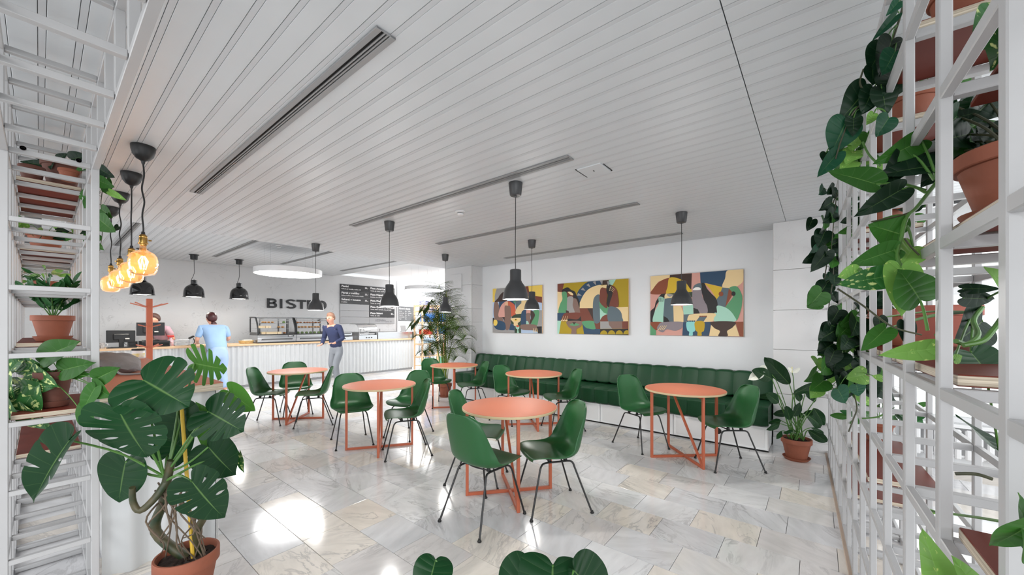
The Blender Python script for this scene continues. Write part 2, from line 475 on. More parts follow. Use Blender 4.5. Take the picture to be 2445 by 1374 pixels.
def dup(root, loc, rot, label, group=None):
    r = root.copy(); C.objects.link(r); r.location = loc; r.rotation_euler = (0, 0, rot); r['label'] = label
    if group:
        r['group'] = group
    if root.name not in KIDS:
        KIDS[root.name] = [(c, kids(c)) for c in kids(root)]
    for c, gs in KIDS[root.name]:
        a = c.copy(); C.objects.link(a); a.parent = r
        for g_ in gs:
            d = g_.copy(); C.objects.link(d); d.parent = a
    return r


BOXC = {}


def boxpart(name, c, size, m, parent, bev=0.002, rot=None):
    key = (tuple(round(x, 4) for x in size), m.name, bev)
    if key not in BOXC:
        BOXC[key] = B().box((0, 0, 0), size, bev).mesh(name, m, 35)
    o = bpy.data.objects.new(name, BOXC[key]); C.objects.link(o); o.location = c; o.parent = parent
    if rot is not None:
        o.rotation_euler = rot
    return o


def inst(name, me, c, parent, rot=None):
    o = bpy.data.objects.new(name, me); C.objects.link(o); o.location = c
    if parent is not None:
        o.parent = parent
    if rot is not None:
        o.rotation_euler = rot
    return o


def spline(pts, n):
    """Catmull-Rom through tuples"""
    P = [Vector(p) for p in pts]; out = []
    m = len(P) - 1
    for k in range(n + 1):
        t = k / n * m; i = min(int(t), m - 1); f = t - i
        p0, p1, p2, p3 = P[max(i - 1, 0)], P[i], P[i + 1], P[min(i + 2, m)]
        out.append(0.5 * ((2 * p1) + (p2 - p0) * f + (2 * p0 - 5 * p1 + 4 * p2 - p3) * f * f + (3 * p1 - p0 - 3 * p2 + p3) * f ** 3))
    return out


# surveying helper: a point seen in direction (px, py) of the level view, d metres in front of the eye
_a = math.radians(HEAD); FW = Vector((math.cos(_a), math.sin(_a), 0)); RT = Vector((math.sin(_a), -math.cos(_a), 0))


def W(px, py, d):
    return FW * d + RT * ((px - 1222.5) / 905.7 * d) + Vector((0, 0, EYE - (py - 775) / 905.7 * d))
# ================================================================== STRUCTURE
CE = 2.673      # dining ceiling
CE2 = 2.955     # ceiling over the counter
# floor: grout bed + marble tiles 0.305 x 0.41 laid in rows along Y
fl = struct(B().box((4.0, 5.2, -0.06), (17.0, 19.4, 0.104), 0).build('floor', M_GROUT))
floor_top = -0.008
tiles = []
rng = random.Random(3)
rows = range(-14, 38)
for r in rows:
    x0 = 1.10 + 0.3045 * r + 0.0
    known = {0: 0.23, 1: 0.05, 2: 0.25, 4: 0.27, 5: 0.08, 6: 0.307, 7: 0.167}
    off = known.get(r, rng.random() * 0.41)
    k0 = int((-4.3 - off) / 0.4085)
    for k in range(k0, 37):
        y0 = off + 0.4085 * k
        cx, cy = x0 + 0.152, y0 + 0.204
        if cx > 12.3 or cy > 14.8 or cx < -3.2:
            continue
        d = Vector((cx, cy, 0)).dot(FW); rr = Vector((cx, cy, 0)).dot(RT)
        vis = d > 0.6
        if vis:
            px = 1222.5 + 905.7 * rr / d; py = 775 + 905.7 * EYE / d
            vis = -60 < px < 2500 and py < 1420 and not (cx < 0.15 and cy > 3)
        tiles.append((d if vis else 99 + abs(d), cx, cy))
tiles.sort()
tme = B().box((0, 0, 0), (0.3018, 0.4058, 0.012), 0.0012).mesh('tile', M_MARBLE, 0)
for n_, (d, cx, cy) in enumerate(tiles[:300]):
    inst('tile', tme, (cx, cy, -0.006 + rng.uniform(-0.0003, 0.0003)), fl, (rng.uniform(-0.0012, 0.0012), rng.uniform(-0.0012, 0.0012), 0))
rest = B()
for d, cx, cy in tiles[300:]:
    if cx < 12.4:
        rest.box((cx, cy, -0.006), (0.3018, 0.4058, 0.012), 0)
ro = rest.build('far_tiles', M_MARBLE, fl, smooth=0, fix=False); ro['kind'] = 'stuff'

# ceiling of the dining part: recessed black-grey void, planks 0.08 wide, strips between
ce = struct(B().box((2.0, 1.4, CE + 0.11), (8.1, 9.9, 0.12), 0).build('ceiling', M_GAP))
pitch = 0.1035
k0, k1 = -18, 52


def plankrow(par, xs, y0, y1, z, name='plank'):
    me = B().box((0, 0, 0), (0.0795, y1 - y0, 0.016), 0.0016).mesh('plank', M_CEIL, 0)
    for x in xs:
        inst(name, me, (x, (y0 + y1) / 2, z + 0.008), par, (0, rng.uniform(-0.004, 0.004), 0))


def striprow(par, xs, y0, y1, z):
    me = B().box((0, 0, 0), (0.0205, y1 - y0, 0.008), 0).mesh('strip', M_STRIP, 0)
    for x in xs:
        inst('strip', me, (x + 0.0517, (y0 + y1) / 2, z + 0.0042), par)


def px_of(k):
    return 0.595 + 0.0315 + pitch * k + 0.052


XS = [px_of(k) for k in range(-8, 51)]
XS = [x for x in XS if x < 5.93]
plankrow(ce, XS, 0.287, 6.352, CE)
striprow(ce, XS, 0.287, 6.352, CE)
XA = [px_of(k) for k in range(-2, 51)]
plankrow(ce, [x for x in XA if x < 5.62], -3.4, 0.283, CE)
striprow(ce, [x for x in XA if x < 5.62], -3.4, 0.283, CE)
boxpart('soffit_face', (2.0, 6.36, CE + 0.15), (8.1, 0.016, 0.30), M_CEIL, ce)

ce2 = struct(B().box((1.85, 9.05, CE2 + 0.09), (7.7, 5.4, 0.1), 0).build('ceiling', M_GAP))
XS2 = [px_of(k) for k in range(-6, 49)]
XS2 = [x for x in XS2 if x < 5.66]
plankrow(ce2, XS2, 6.372, 11.66, CE2)
striprow(ce2, XS2, 6.372, 11.66, CE2)
ce3 = struct(B().box((9.0, 10.7, 3.18), (6.64, 8.7, 0.1), 0).build('ceiling', M_SHOPWHITE))
boxpart('ceiling_step', (5.69, 9.05, 3.04), (0.03, 5.4, 0.2), M_SHOPWHITE, ce3)

# walls
wr = struct(B().box((6.03, 3.0, 1.42), (0.2, 5.18, 2.84), 0).build('wall_right', M_WALL))
wb = struct(B().box((3.28, 11.78, 1.5), (9.36, 0.2, 3.0), 0).build('wall_back', M_ROUGHWALL))
boxpart('end_trim', (7.975, 11.70, 1.5), (0.05, 0.06, 3.0), M_ALU, wb)
for x in (6.6, 7.3):
    boxpart('panel_joint', (x, 11.676, 0.75), (0.03, 0.012, 1.1), M_ALU, wb)
boxpart('panel_joint', (6.9, 11.675, 1.2), (2.1, 0.012, 0.02), M_ALU, wb)
struct(B().box((10.2, 14.6, 1.6), (4.7, 0.16, 3.2), 0).build('wall_far', M_SHOPWHITE))
struct(B().box((12.3, 10.6, 1.6), (0.16, 8.4, 3.2), 0).build('wall_shop', M_SHOPWHITE))
struct(B().box((-2.6, 9.6, 1.5), (0.16, 4.4, 3.0), 0).build('wall_left', M_SHOPWHITE))


def column(x0, x1, y0, y1, zt, zs, side):
    """stone clad wall end: a core with thin stone panels whose joints are recessed"""
    core = struct(B().box(((x0 + x1) / 2 + 0.01, (y0 + y1) / 2, zt / 2), (x1 - x0 - 0.02, y1 - y0 - 0.03, zt), 0).build('wall_' + side, M_STONE))
    for a, b in zip(zs[:-1], zs[1:]):
        h = b - a - 0.004
        ny = max(1, round((y1 - y0) / 1.1))
        for q in range(ny):
            ya = y0 + (y1 - y0) * q / ny; yb = y0 + (y1 - y0) * (q + 1) / ny
            boxpart('panel', (x0 + 0.008, (ya + yb) / 2, (a + b) / 2), (0.022, yb - ya - 0.003, h), M_STONE, core, 0.0015)
        for yy, s_ in ((y0, 1), (y1, -1)):
            boxpart('panel', ((x0 + x1) / 2 + 0.01, yy + 0.008 * s_, (a + b) / 2), (x1 - x0 - 0.025, 0.022, h), M_STONE, core, 0.0015)
    return core


ZJ = [0.0, 0.16, 0.62, 1.15, 1.62, 2.1, CE]
colA = column(5.60, 6.5, 5.575, 6.38, CE, [0.0, 0.16, 0.85, 1.5, 1.78, 2.28, CE], 'column')
colB = column(5.545, 6.5, -0.42, 0.41, CE, ZJ, 'pier')
hb = boxpart('access_panel', (5.585, 6.0, 2.33), (0.02, 0.30, 0.38), M_STONE, colA)
hb2 = boxpart('access_panel', (5.585, 5.83, 0.46), (0.02, 0.26, 0.4), M_STONE, colA)
trim_g = boxpart('edge_strip', (5.75, 0.418, 1.33), (0.012, 0.012, 2.66), M_ALU, colB)

# window front on the right, behind the plant shelf
ww = struct(B().box((6.0, -2.0, 0.22), (0.22, 3.2, 0.44), 0).box((6.0, -2.0, 2.60), (0.22, 3.2, 0.16), 0).build('wall_window', M_SHOPWHITE))
for q in range(3):
    yy = -0.96 - q * 1.04
    wf = struct(thing('window_%d' % (q + 1), 'x', 'x', (5.92, yy, 0.44)))
    del wf['label']; del wf['category']
    fb = B()
    for s_ in (-1, 1):
        fb.box((0, s_ * 0.485, 1.04), (0.07, 0.06, 2.08), 0.004)
    for z in (0.03, 1.35, 2.05):
        fb.box((0, 0, z), (0.07, 0.92, 0.06), 0.004)
    fb.build('window_frame', M_WHITE, wf)
    boxpart('pane', (0.0, 0, 0.69), (0.006, 0.9, 1.26), M_WINGLASS, wf, 0)
    boxpart('pane', (0.0, 0, 1.70), (0.006, 0.9, 0.64), M_WINGLASS, wf, 0)
    boxpart('window_sill', (-0.07, 0, -0.012), (0.22, 1.03, 0.03), M_WHITE, wf)
# cast radiator under the windows
rd = thing('radiator', 'white ribbed radiator under the windows behind the right plant lattice', 'radiator', (5.76, -1.5, 0.1))
rib = B().box((0, 0, 0), (0.07, 0.045, 0.3), 0.012).mesh('rib', M_WHITE, 35)
for k in range(22):
    inst('rib', rib, (0, -0.72 + 0.07 * k, 0.15), rd)
B().tube([(0, -0.8, 0.03), (0, 0.8, 0.03)], 0.013).build('pipe', M_WHITE, rd)
for s_ in (-0.6, 0.6):
    boxpart('foot', (0, s_, -0.05), (0.05, 0.03, 0.1), M_WHITE, rd)
# skirting stones along the pier
bs = struct(B().box((5.52, -0.0, 0.05), (0.016, 0.82, 0.1), 0.002).build('baseboard_pier', M_STONE))
# timber strip on the floor at the foot of the right lattice
sk = struct(B().bar((0.2, -0.228, 0.004), (5.52, -0.0825, 0.004), 0.02, 0.012, 0.002).build('trim_1', mat('worn_timber_strip', (186, 166, 150), 0.6)))

# ceiling slot diffusers


def diffuser(x, y0, y1, z, label):
    t = thing('ceiling_slot_diffuser', label, 'air vent', (x, (y0 + y1) / 2, z), 0, 'ceiling slot diffusers')
    L = y1 - y0
    for s_ in (-1, 1):
        boxpart('flange', (s_ * 0.033, 0, -0.002), (0.026, L, 0.008), M_ALU, t, 0.0012)
    boxpart('slot', (0, 0, 0.004), (0.044, L - 0.006, 0.004), M_SLOT, t, 0)
    for dx in (-0.002, 0.012):
        boxpart('blade', (dx, 0, -0.001), (0.007, L - 0.01, 0.007), M_ALU, t, 0.0008)
    for s_ in (-1, 1):
        boxpart('end_cap', (0, s_ * (L / 2 - 0.002), -0.001), (0.09, 0.004, 0.008), M_ALU, t, 0)


for x, lb in ((0.906, 'grey slot diffuser nearest the left shelf tower, front ceiling'), (2.425, 'grey slot diffuser second from the left in front ceiling'),
              (3.775, 'grey slot diffuser third from the left in front ceiling'), (5.372, 'grey slot diffuser nearest the painting wall')):
    diffuser(x, 1.40, 4.48, CE - 0.004, lb)
for x, lb in ((0.906, 'grey slot diffuser over the counter, leftmost'), (2.425, 'grey slot diffuser over the counter, left of disc lamp'),
              (3.775, 'grey slot diffuser over the counter, right of disc lamp'), (5.30, 'short grey slot diffuser over counter nearest the menu boards')):
    diffuser(x, 6.6, 10.4, CE2 - 0.004, lb)


def smoke(loc, label):
    t = thing('smoke_detector', label, 'smoke detector', loc)
    B().lathe([(0.0, 0), (0.055, 0), (0.055, -0.012), (0.045, -0.016), (0, -0.016)], 20).build('base', M_WHITE, t)
    B().lathe([(0.036, -0.016), (0.036, -0.026), (0.028, -0.042), (0, -0.046)], 20).build('sensor', M_WHITE, t)
    B().lathe([(0.037, -0.02), (0.0372, -0.025)], 20).build('grille', M_SLOT, t)


smoke((2.848, 3.005, CE), 'white round smoke detector on the ceiling between the diffusers')
smoke((2.855, 7.99, CE2), 'white round smoke detector over the counter near disc lamp')
hp = thing('ceiling_hatch', 'square white access hatch with open dark joints in the plank ceiling', 'hatch', (2.745, 1.355, CE), 0)
B().box((0, 0.02, -0.004), (0.19, 0.2, 0.008), 0.001).build('hatch_door', M_CEIL, hp)
for c_, s_ in (((0, 0.128, -0.001), (0.2, 0.008, 0.006)), ((0.098, -0.03, -0.001), (0.006, 0.12, 0.006)), ((0.02, -0.09, -0.001), (0.16, 0.004, 0.006))):
    boxpart('joint', c_, s_, M_SLOT, hp, 0)
boxpart('handle_slot', (0.0, 0.02, -0.0085), (0.02, 0.008, 0.002), M_SLOT, hp, 0)
# ================================================================== COUNTER
CX0, CX1 = 0.3, 7.62


def wave(x0, x1, y, z0, z1, amp, per, axis='x', n=10):
    cnt = int((x1 - x0) / per * n); P0 = []; P1 = []
    for k in range(cnt + 1):
        u = x0 + (x1 - x0) * k / cnt; a = amp * math.sin(2 * PI * (u - x0) / per)
        p = (u, y + a) if axis == 'x' else (y + a, u)
        P0.append((*p, z0)); P1.append((*p, z1))
    return [P0, P1]


ct = thing('service_counter', 'long counter with corrugated white metal front and pale wood top', 'counter', (4.0, 10.5, 0))
OX, OY = 4.0, 10.5
b = B(); b.grid(wave(CX0 - OX, CX1 - OX, 10.265 - OY, 0.055, 0.955, 0.018, 0.1065)); b.build('corrugated_front', M_CORR, ct, smooth=60, fix=False)
b = B(); b.grid(wave(10.29 - OY, 10.86 - OY, CX1 + 0.0 - OX, 0.055, 0.955, 0.016, 0.1065, 'y')); b.build('corrugated_side', M_CORR, ct, smooth=60, fix=False)
boxpart('body', ((CX0 + CX1) / 2 - OX - 0.02, 0.09, 0.5), (CX1 - CX0 - 0.06, 0.6, 0.9), M_WHITE, ct, 0)
boxpart('plinth', ((CX0 + CX1) / 2 - OX, 0.07, 0.03), (CX1 - CX0 - 0.03, 0.58, 0.06), M_ALU, ct)
xs = [CX0, 2.62, 5.3, CX1 + 0.03]
for a, c in zip(xs[:-1], xs[1:]):
    boxpart('worktop', ((a + c) / 2 - OX, 0.06, 0.9775), (c - a - 0.003, 0.68, 0.042), M_OAK, ct, 0.003)
b = B(); b.box((2.27 - OX, 10.262 - OY, 0.505), (0.035, 0.045, 0.9), 0.004); b.build('corner_post', M_ALU, ct)

# ---- near bar with coral top beside the shelf tower
br = thing('standing_bar', 'corrugated white bar with coral top and plywood edge behind the monstera', 'bar counter', (0.46, 4.65, 0))
b = B(); b.grid(wave(-0.24, 0.285, -1.49, 0.0, 1.01, 0.022, 0.1557, n=16)); b.build('corrugated_front', M_CORR, br, smooth=60, fix=False)
b = B(); b.grid(wave(-1.49, 1.5, 0.285, 0.0, 1.01, 0.022, 0.1495, 'y', n=14)); b.build('corrugated_side', M_CORR, br, smooth=60, fix=False)
boxpart('body', (0.02, 0.02, 0.5), (0.48, 2.9, 1.0), M_WHITE, br, 0)
boxpart('edge_layers', (0.03, 0, 1.034), (0.563, 3.08, 0.046), M_PLY, br, 0.001)
boxpart('top_face', (0.03, 0, 1.059), (0.565, 3.082, 0.005), M_CORAL, br, 0.0006)

# grey bag lying on the bar
P = []
for i in range(25):
    row = []
    u = -1 + 2 * i / 24
    for j in range(28):
        th = 2 * PI * j / 28
        prof = (1 - abs(u) ** 2.6) ** 0.5 if abs(u) < 1 else 0
        rr = prof * (1 + 0.06 * math.sin(3 * th + 4 * u) + 0.04 * math.sin(7 * th - 9 * u))
        row.append((0.20 * rr * math.cos(th), 0.36 * u + 0.02 * math.sin(2 * th), max(0.0, 0.055 + 0.10 * rr * math.sin(th) * (1.0 if u > -0.3 else 0.86)) + 0.004 * math.sin(15 * u + th * 3)))
    row.append(row[0]); P.append(row)
bag = thing('fabric_bag', 'limp grey fabric bag lying on the coral bar top', 'bag', (0.34, 4.55, 1.062), 0.06)
b = B(); b.grid(P); b.build('bag_body', mat('grey_bag_cloth', (132, 130, 131), 0.85, var=0.1, vscale=6, bump=0.5, bscale=14), bag)
b = B(); b.tube(spline([(0.12, -0.34, 0.03), (0.2, -0.42, 0.012), (0.14, -0.5, 0.01), (0.02, -0.46, 0.012), (0.0, -0.36, 0.05)], 16), 0.008, 6); b.build('drawstring', M_ALU, bag)

jar = thing('storage_jar', 'small white jar with black lid on bar at coat stand foot', 'jar', (0.70, 6.0, 1.062))
B().lathe([(0, 0), (0.05, 0), (0.054, 0.01), (0.054, 0.085), (0.05, 0.092), (0, 0.092)], 24).build('body', M_WHITE, jar)
B().lathe([(0, 0.092), (0.056, 0.092), (0.056, 0.108), (0.052, 0.112), (0, 0.112)], 24).build('lid', M_RUBBER, jar)
B().lathe([(0.0545, 0.02), (0.0545, 0.06)], 24).build('label', mat('yellow_label', (226, 206, 60), 0.5, col2=(240, 240, 240), vscale=22), jar)

# coat stand
cs = thing('coat_stand', 'coral metal coat stand with short arms behind the bar', 'coat stand', (0.94, 7.13, 0))
boxpart('pole', (0, 0, 0.91), (0.062, 0.062, 1.78), M_CORALMETAL, cs, 0.004)
B().lathe([(0, 0), (0.2, 0), (0.2, 0.012), (0.19, 0.016), (0, 0.016)], 32).build('base', M_CORALMETAL, cs)
for z, L, da in ((1.68, 0.23, 0.0), (1.415, 0.115, 0.4), (1.13, 0.16, 0.0)):
    for q in range(4):
        a = math.radians(-51 + 8) + PI / 2 * q + da
        B().bar((math.cos(a) * 0.02, math.sin(a) * 0.02, z), (math.cos(a) * L, math.sin(a) * L, z + L * 0.26), 0.014, 0.014, 0.002).build('arm', M_CORALMETAL, cs)

# ================================================================== TABLES
TT = 0.745


def make_table():
    t = thing('round_table', 'x', 'table', (0, 0, 0), 0, 'round coral cafe tables')
    b = B(); b.lathe([(0, -0.022), (0.404, -0.022), (0.408, -0.019), (0.408, -0.004), (0.405, -0.001)], 72, (0, 0, TT)); b.build('tabletop', mat('birch_edge', (206, 186, 148), 0.55, var=0.1, vscale=4, aniso=(1, 1, 200)), t)
    b = B(); b.lathe([(0, -0.0005), (0.4, -0.0005), (0.4055, -0.002), (0.4055, -0.005)], 72, (0, 0, TT + 0.0015)); b.build('table_surface', M_CORAL, t)
    s = 0.025; R = 0.378; zt = TT - 0.022
    for k in range(4):
        a = PI / 2 * k; c_, s_ = math.cos(a), math.sin(a)
        boxpart('leg', ((R - s / 2) * c_, (R - s / 2) * s_, zt / 2), (s, s, zt), M_CORALMETAL, t, 0.002, (0, 0, a))
    for a in (0, PI / 2):
        e = 0.0006 if a else 0
        boxpart('foot_bar', (0, 0, s / 2 + e), (2 * R - 2 * s, s, s - 2 * e), M_CORALMETAL, t, 0.002, (0, 0, a))
        boxpart('top_bar', (0, 0, zt - s / 2 - e), (2 * R - 2 * s, s, s - 2 * e), M_CORALMETAL, t, 0.002, (0, 0, a))
    b = B(); b.bar((0, -R + s, s), (0, R - s - 0.06, zt - s), 0.02, 0.024, 0.002); b.build('diagonal_brace', M_CORALMETAL, t)
    return t


TABLES = [((2.546, 2.072), -40.3, 'round coral table nearest the camera, on criss-cross frame'),
          ((2.51, 4.01), -35, 'round coral table between the nearest table and the left chairs, middle row'),
          ((2.48, 6.19), -45.9, 'round coral table farthest left, nearest the service counter'),
          ((4.517, 4.915), -44, 'round coral table in front of the potted palm'),
          ((4.476, 3.193), -45.4, 'round coral table in front of the leftmost painting by the bench'),
          ((4.42, 1.13), -47.5, 'round coral table on the right, nearest the peace lily')]
tb0 = make_table()
for n_, ((x, y), a, lb) in enumerate(TABLES):
    if n_ == 0:
        tb0.location = (x, y, 0); tb0.rotation_euler = (0, 0, math.radians(a)); tb0['label'] = lb
    else:
        dup(tb0, (x, y, 0), math.radians(a), lb)

# ================================================================== CHAIRS


def shell_mesh():
    prof = [(0.232, 0.415), (0.238, 0.432), (0.215, 0.444), (0.15, 0.446), (0.07, 0.436), (-0.01, 0.426), (-0.08, 0.424), (-0.135, 0.438), (-0.172, 0.468),
            (-0.195, 0.52), (-0.212, 0.59), (-0.226, 0.66), (-0.24, 0.73), (-0.253, 0.79), (-0.262, 0.822)]
    wid = [0.150, 0.178, 0.206, 0.226, 0.234, 0.237, 0.236, 0.232, 0.225, 0.214, 0.204, 0.195, 0.182, 0.155, 0.098]
    upz = [0.0, 0.004, 0.010, 0.016, 0.022, 0.034, 0.050, 0.062, 0.060, 0.04, 0.018, 0.005, -0.002, -0.004, -0.006]
    fwd = [-0.02, -0.014, -0.006, 0, 0, 0.004, 0.022, 0.05, 0.078, 0.088, 0.082, 0.07, 0.056, 0.044, 0.036]
    N = 44
    pr = spline([(p[0], p[1], 0) for p in prof], N)
    ot = spline([(a, b_, c_) for a, b_, c_ in zip(wid, upz, fwd)], N)
    M_ = 26; P = []
    for i in range(N + 1):
        row = []
        for j in range(M_ + 1):
            u = -1 + 2 * j / M_
            w_, uz, fw_ = ot[i]
            au = abs(u) ** 2.3
            row.append((pr[i][0] + fw_ * au, w_ * math.sin(u * PI / 2 * 0.92) / math.sin(PI / 2 * 0.92), pr[i][1] + uz * au))
        P.append(row)
    return P


def make_chair():
    t = thing('shell_chair', 'x', 'chair', (0, 0, 0), 0, 'green shell chairs around the coral tables')
    b = B(); b.grid(shell_mesh())
    o = b.build('shell', M_GREEN, t, smooth=80)
    md = o.modifiers.new('thick', 'SOLIDIFY'); md.thickness = 0.0065; md.offset = 0; md.use_rim = True
    md2 = o.modifiers.new('sub', 'SUBSURF'); md2.levels = 1; md2.render_levels = 1
    for sy in (-1, 1):
        yt = 0.135 * sy; yf = 0.205 * sy
        pf = [(0.245, yf, 0.004), (0.16, yt + 0.018 * sy, 0.345)]
        pr_ = [(-0.245, yf, 0.004), (-0.125, yt + 0.012 * sy, 0.345)]
        for a in (pf, pr_):
            o = B().tube(a, 0.0075, 10).build('leg', M_BLACK, t)
            f = B().lathe([(0, 0), (0.013, 0), (0.0145, 0.006), (0.009, 0.014), (0.008, 0.022), (0, 0.022)], 14, (a[0][0], a[0][1], 0)).build('glide', M_RUBBER, o)
        path = [pf[1]] + [tuple(v) for v in spline([(0.16, yt + 0.018 * sy, 0.345), (0.145, yt + 0.01 * sy, 0.376), (0.112, yt, 0.392), (0.0, yt, 0.394), (-0.085, yt, 0.392), (-0.112, yt + 0.006 * sy, 0.378), (-0.125, yt + 0.012 * sy, 0.345)], 24)]
        B().tube(path, 0.0075, 10).build('side_bar', M_BLACK, t)
    for x, s_ in ((0.06, 1), (-0.05, -1)):
        B().tube(spline([(x, -0.135, 0.398), (x + 0.02 * s_, -0.08, 0.402), (x + 0.03 * s_, 0, 0.402), (x + 0.02 * s_, 0.08, 0.402), (x, 0.135, 0.398)], 12), 0.0055, 8).build('cross_bar', M_BLACK, t)
    for x in (0.07, -0.06):
        for y in (-0.115, 0.115):
            B().lathe([(0, 0.396), (0.016, 0.396), (0.016, 0.4), (0.012, 0.424), (0, 0.424)], 12, (x, y, 0)).build('shock_mount', M_RUBBER, t)
    return t


CH = [((2.08, 1.95), -1, 'green shell chair nearest the camera, its back turned, left of nearest table'),
      ((2.578, 1.654), 144, 'green shell chair facing left at the right side of the nearest table'),
      ((2.572, 2.486), -62, 'green shell chair behind the nearest table, partly hidden by it'),
      ((2.59, 3.60), 151, 'green shell chair at front right of the middle row table'),
      ((3.04, 4.175), 195, 'green shell chair at rear right of the middle row table'),
      ((2.40, 4.45), -110, 'green shell chair behind left of the middle row table, facing camera'),
      ((2.507, 5.716), 154, 'green shell chair right of the leftmost table, seen from the side'),
      ((2.10, 6.27), -42, 'green shell chair left of the leftmost table, by the monstera leaves'),
      ((2.62, 6.62), -105, 'green shell chair behind the leftmost table, against the counter'),
      ((4.45, 5.33), -100, 'green shell chair in front of the palm pot'),
      ((4.55, 4.49), 152, 'green shell chair between palm table and the left end of bench'),
      ((4.42, 3.58), -97, 'green shell chair left of the table under the leftmost painting'),
      ((4.557, 2.755), 142, 'green shell chair right of the table under the leftmost painting'),
      ((4.484, 1.643), -115.5, 'green shell chair left of the rightmost table, facing the camera side'),
      ((4.433, 0.706), 128.4, 'green shell chair right of the rightmost table, beside the peace lily')]
c0 = make_chair()
for n_, ((x, y), a, lb) in enumerate(CH):
    if n_ == 0:
        c0.location = (x, y, 0); c0.rotation_euler = (0, 0, math.radians(a)); c0['label'] = lb
    else:
        dup(c0, (x, y, 0), math.radians(a), lb)

# ================================================================== BENCH
BY0, BY1 = 0.425, 5.545
bn = thing('upholstered_bench', 'long green channel-tufted bench on white boxes under the paintings', 'bench', (5.5, 3.0, 0))
n = 24; wch = (BY1 - BY0) / n


def channel(profile, w_, bulge):
    """cushion roll: profile in x,z swept over the roll's width with soft edges"""
    P = []
    cx = sum(p[0] for p in profile) / len(profile); cz = sum(p[1] for p in profile) / len(profile)
    for k in range(9):
        u = -1 + 2 * k / 8; f = 1 - bulge * abs(u) ** 4
        row = [(cx + (p[0] - cx) * f, u * w_ / 2 * 0.996, cz + (p[1] - cz) * f) for p in profile]
        row.append(row[0]); P.append(row)
    b = B(); b.grid(P)
    b.f.append(tuple(range(len(profile)))); b.mi.append(0)
    o = 8 * (len(profile) + 1); b.f.append(tuple(o + i for i in range(len(profile)))[::-1]); b.mi.append(0)
    return b


def rounded(pts, r=0.02, seg=4):
    out = []; n_ = len(pts)
    for i in range(n_):
        p0, p1, p2 = Vector(pts[i - 1]), Vector(pts[i]), Vector(pts[(i + 1) % n_])
        a = (p0 - p1); c_ = (p2 - p1); ra = min(r, a.length * 0.45, c_.length * 0.45)
        a = p1 + a.normalized() * ra; c_ = p1 + c_.normalized() * ra
        for k in range(seg + 1):
            t = k / seg; out.append(tuple((1 - t) ** 2 * a + 2 * t * (1 - t) * p1 + t * t * c_))
    return out


seatp = rounded([(-0.40, 0.29), (-0.405, 0.505), (-0.37, 0.52), (0.25, 0.505), (0.25, 0.29)], 0.035)
backp = rounded([(0.12, 0.515), (0.225, 0.845), (0.335, 0.845), (0.335, 0.515)], 0.03)
sm = channel(seatp, wch, 0.07).mesh('seat_channel', M_LEATHER, 50, True)
bmh = channel(backp, wch, 0.10).mesh('back_channel', M_LEATHER, 50, True)
for k in range(n):
    y = BY0 + wch * (k + 0.5) - 3.0
    inst('seat_channel', sm, (0, y, 0), bn); inst('back_channel', bmh, (0, y, 0), bn)
boxpart('carcass', (0.02, (BY0 + BY1) / 2 - 3.0, 0.15), (0.72, BY1 - BY0, 0.27), M_SHOPWHITE, bn, 0)
boxpart('back_board', (0.345, (BY0 + BY1) / 2 - 3.0, 0.6), (0.012, BY1 - BY0, 0.46), M_SLOT, bn, 0)
for k in range(5):
    wd = (BY1 - BY0) / 5; y = BY0 + wd * (k + 0.5) - 3.0
    boxpart('front_panel', (-0.351, y, 0.152), (0.02, wd - 0.012, 0.262), M_SHOPWHITE, bn, 0.0015)
    boxpart('panel_inset', (-0.362, y, 0.155), (0.004, wd - 0.07, 0.215), M_WHITE, bn, 0.001)
boxpart('toe_line', (-0.345, (BY0 + BY1) / 2 - 3.0, 0.008), (0.018, BY1 - BY0, 0.012), M_SLOT, bn, 0)
B().lathe([(0, -0.012), (0.035, -0.012), (0.037, -0.006), (0.037, 0), (0, 0)], 24, (-0.366, 0.93 - 3.0, 0.16), mx=Matrix.Rotation(-PI / 2, 4, 'Y')).build('cable_outlet', M_RUBBER, bn)

# ================================================================== PAINTINGS


def homog(src, dst):
    A = []
    for (x, y), (u, v) in zip(src, dst):
        A.append([x, y, 1, 0, 0, 0, -u * x, -u * y, -u]); A.append([0, 0, 0, x, y, 1, -v * x, -v * y, -v])
    _, _, V = np.linalg.svd(np.array(A)); return V[-1].reshape(3, 3)


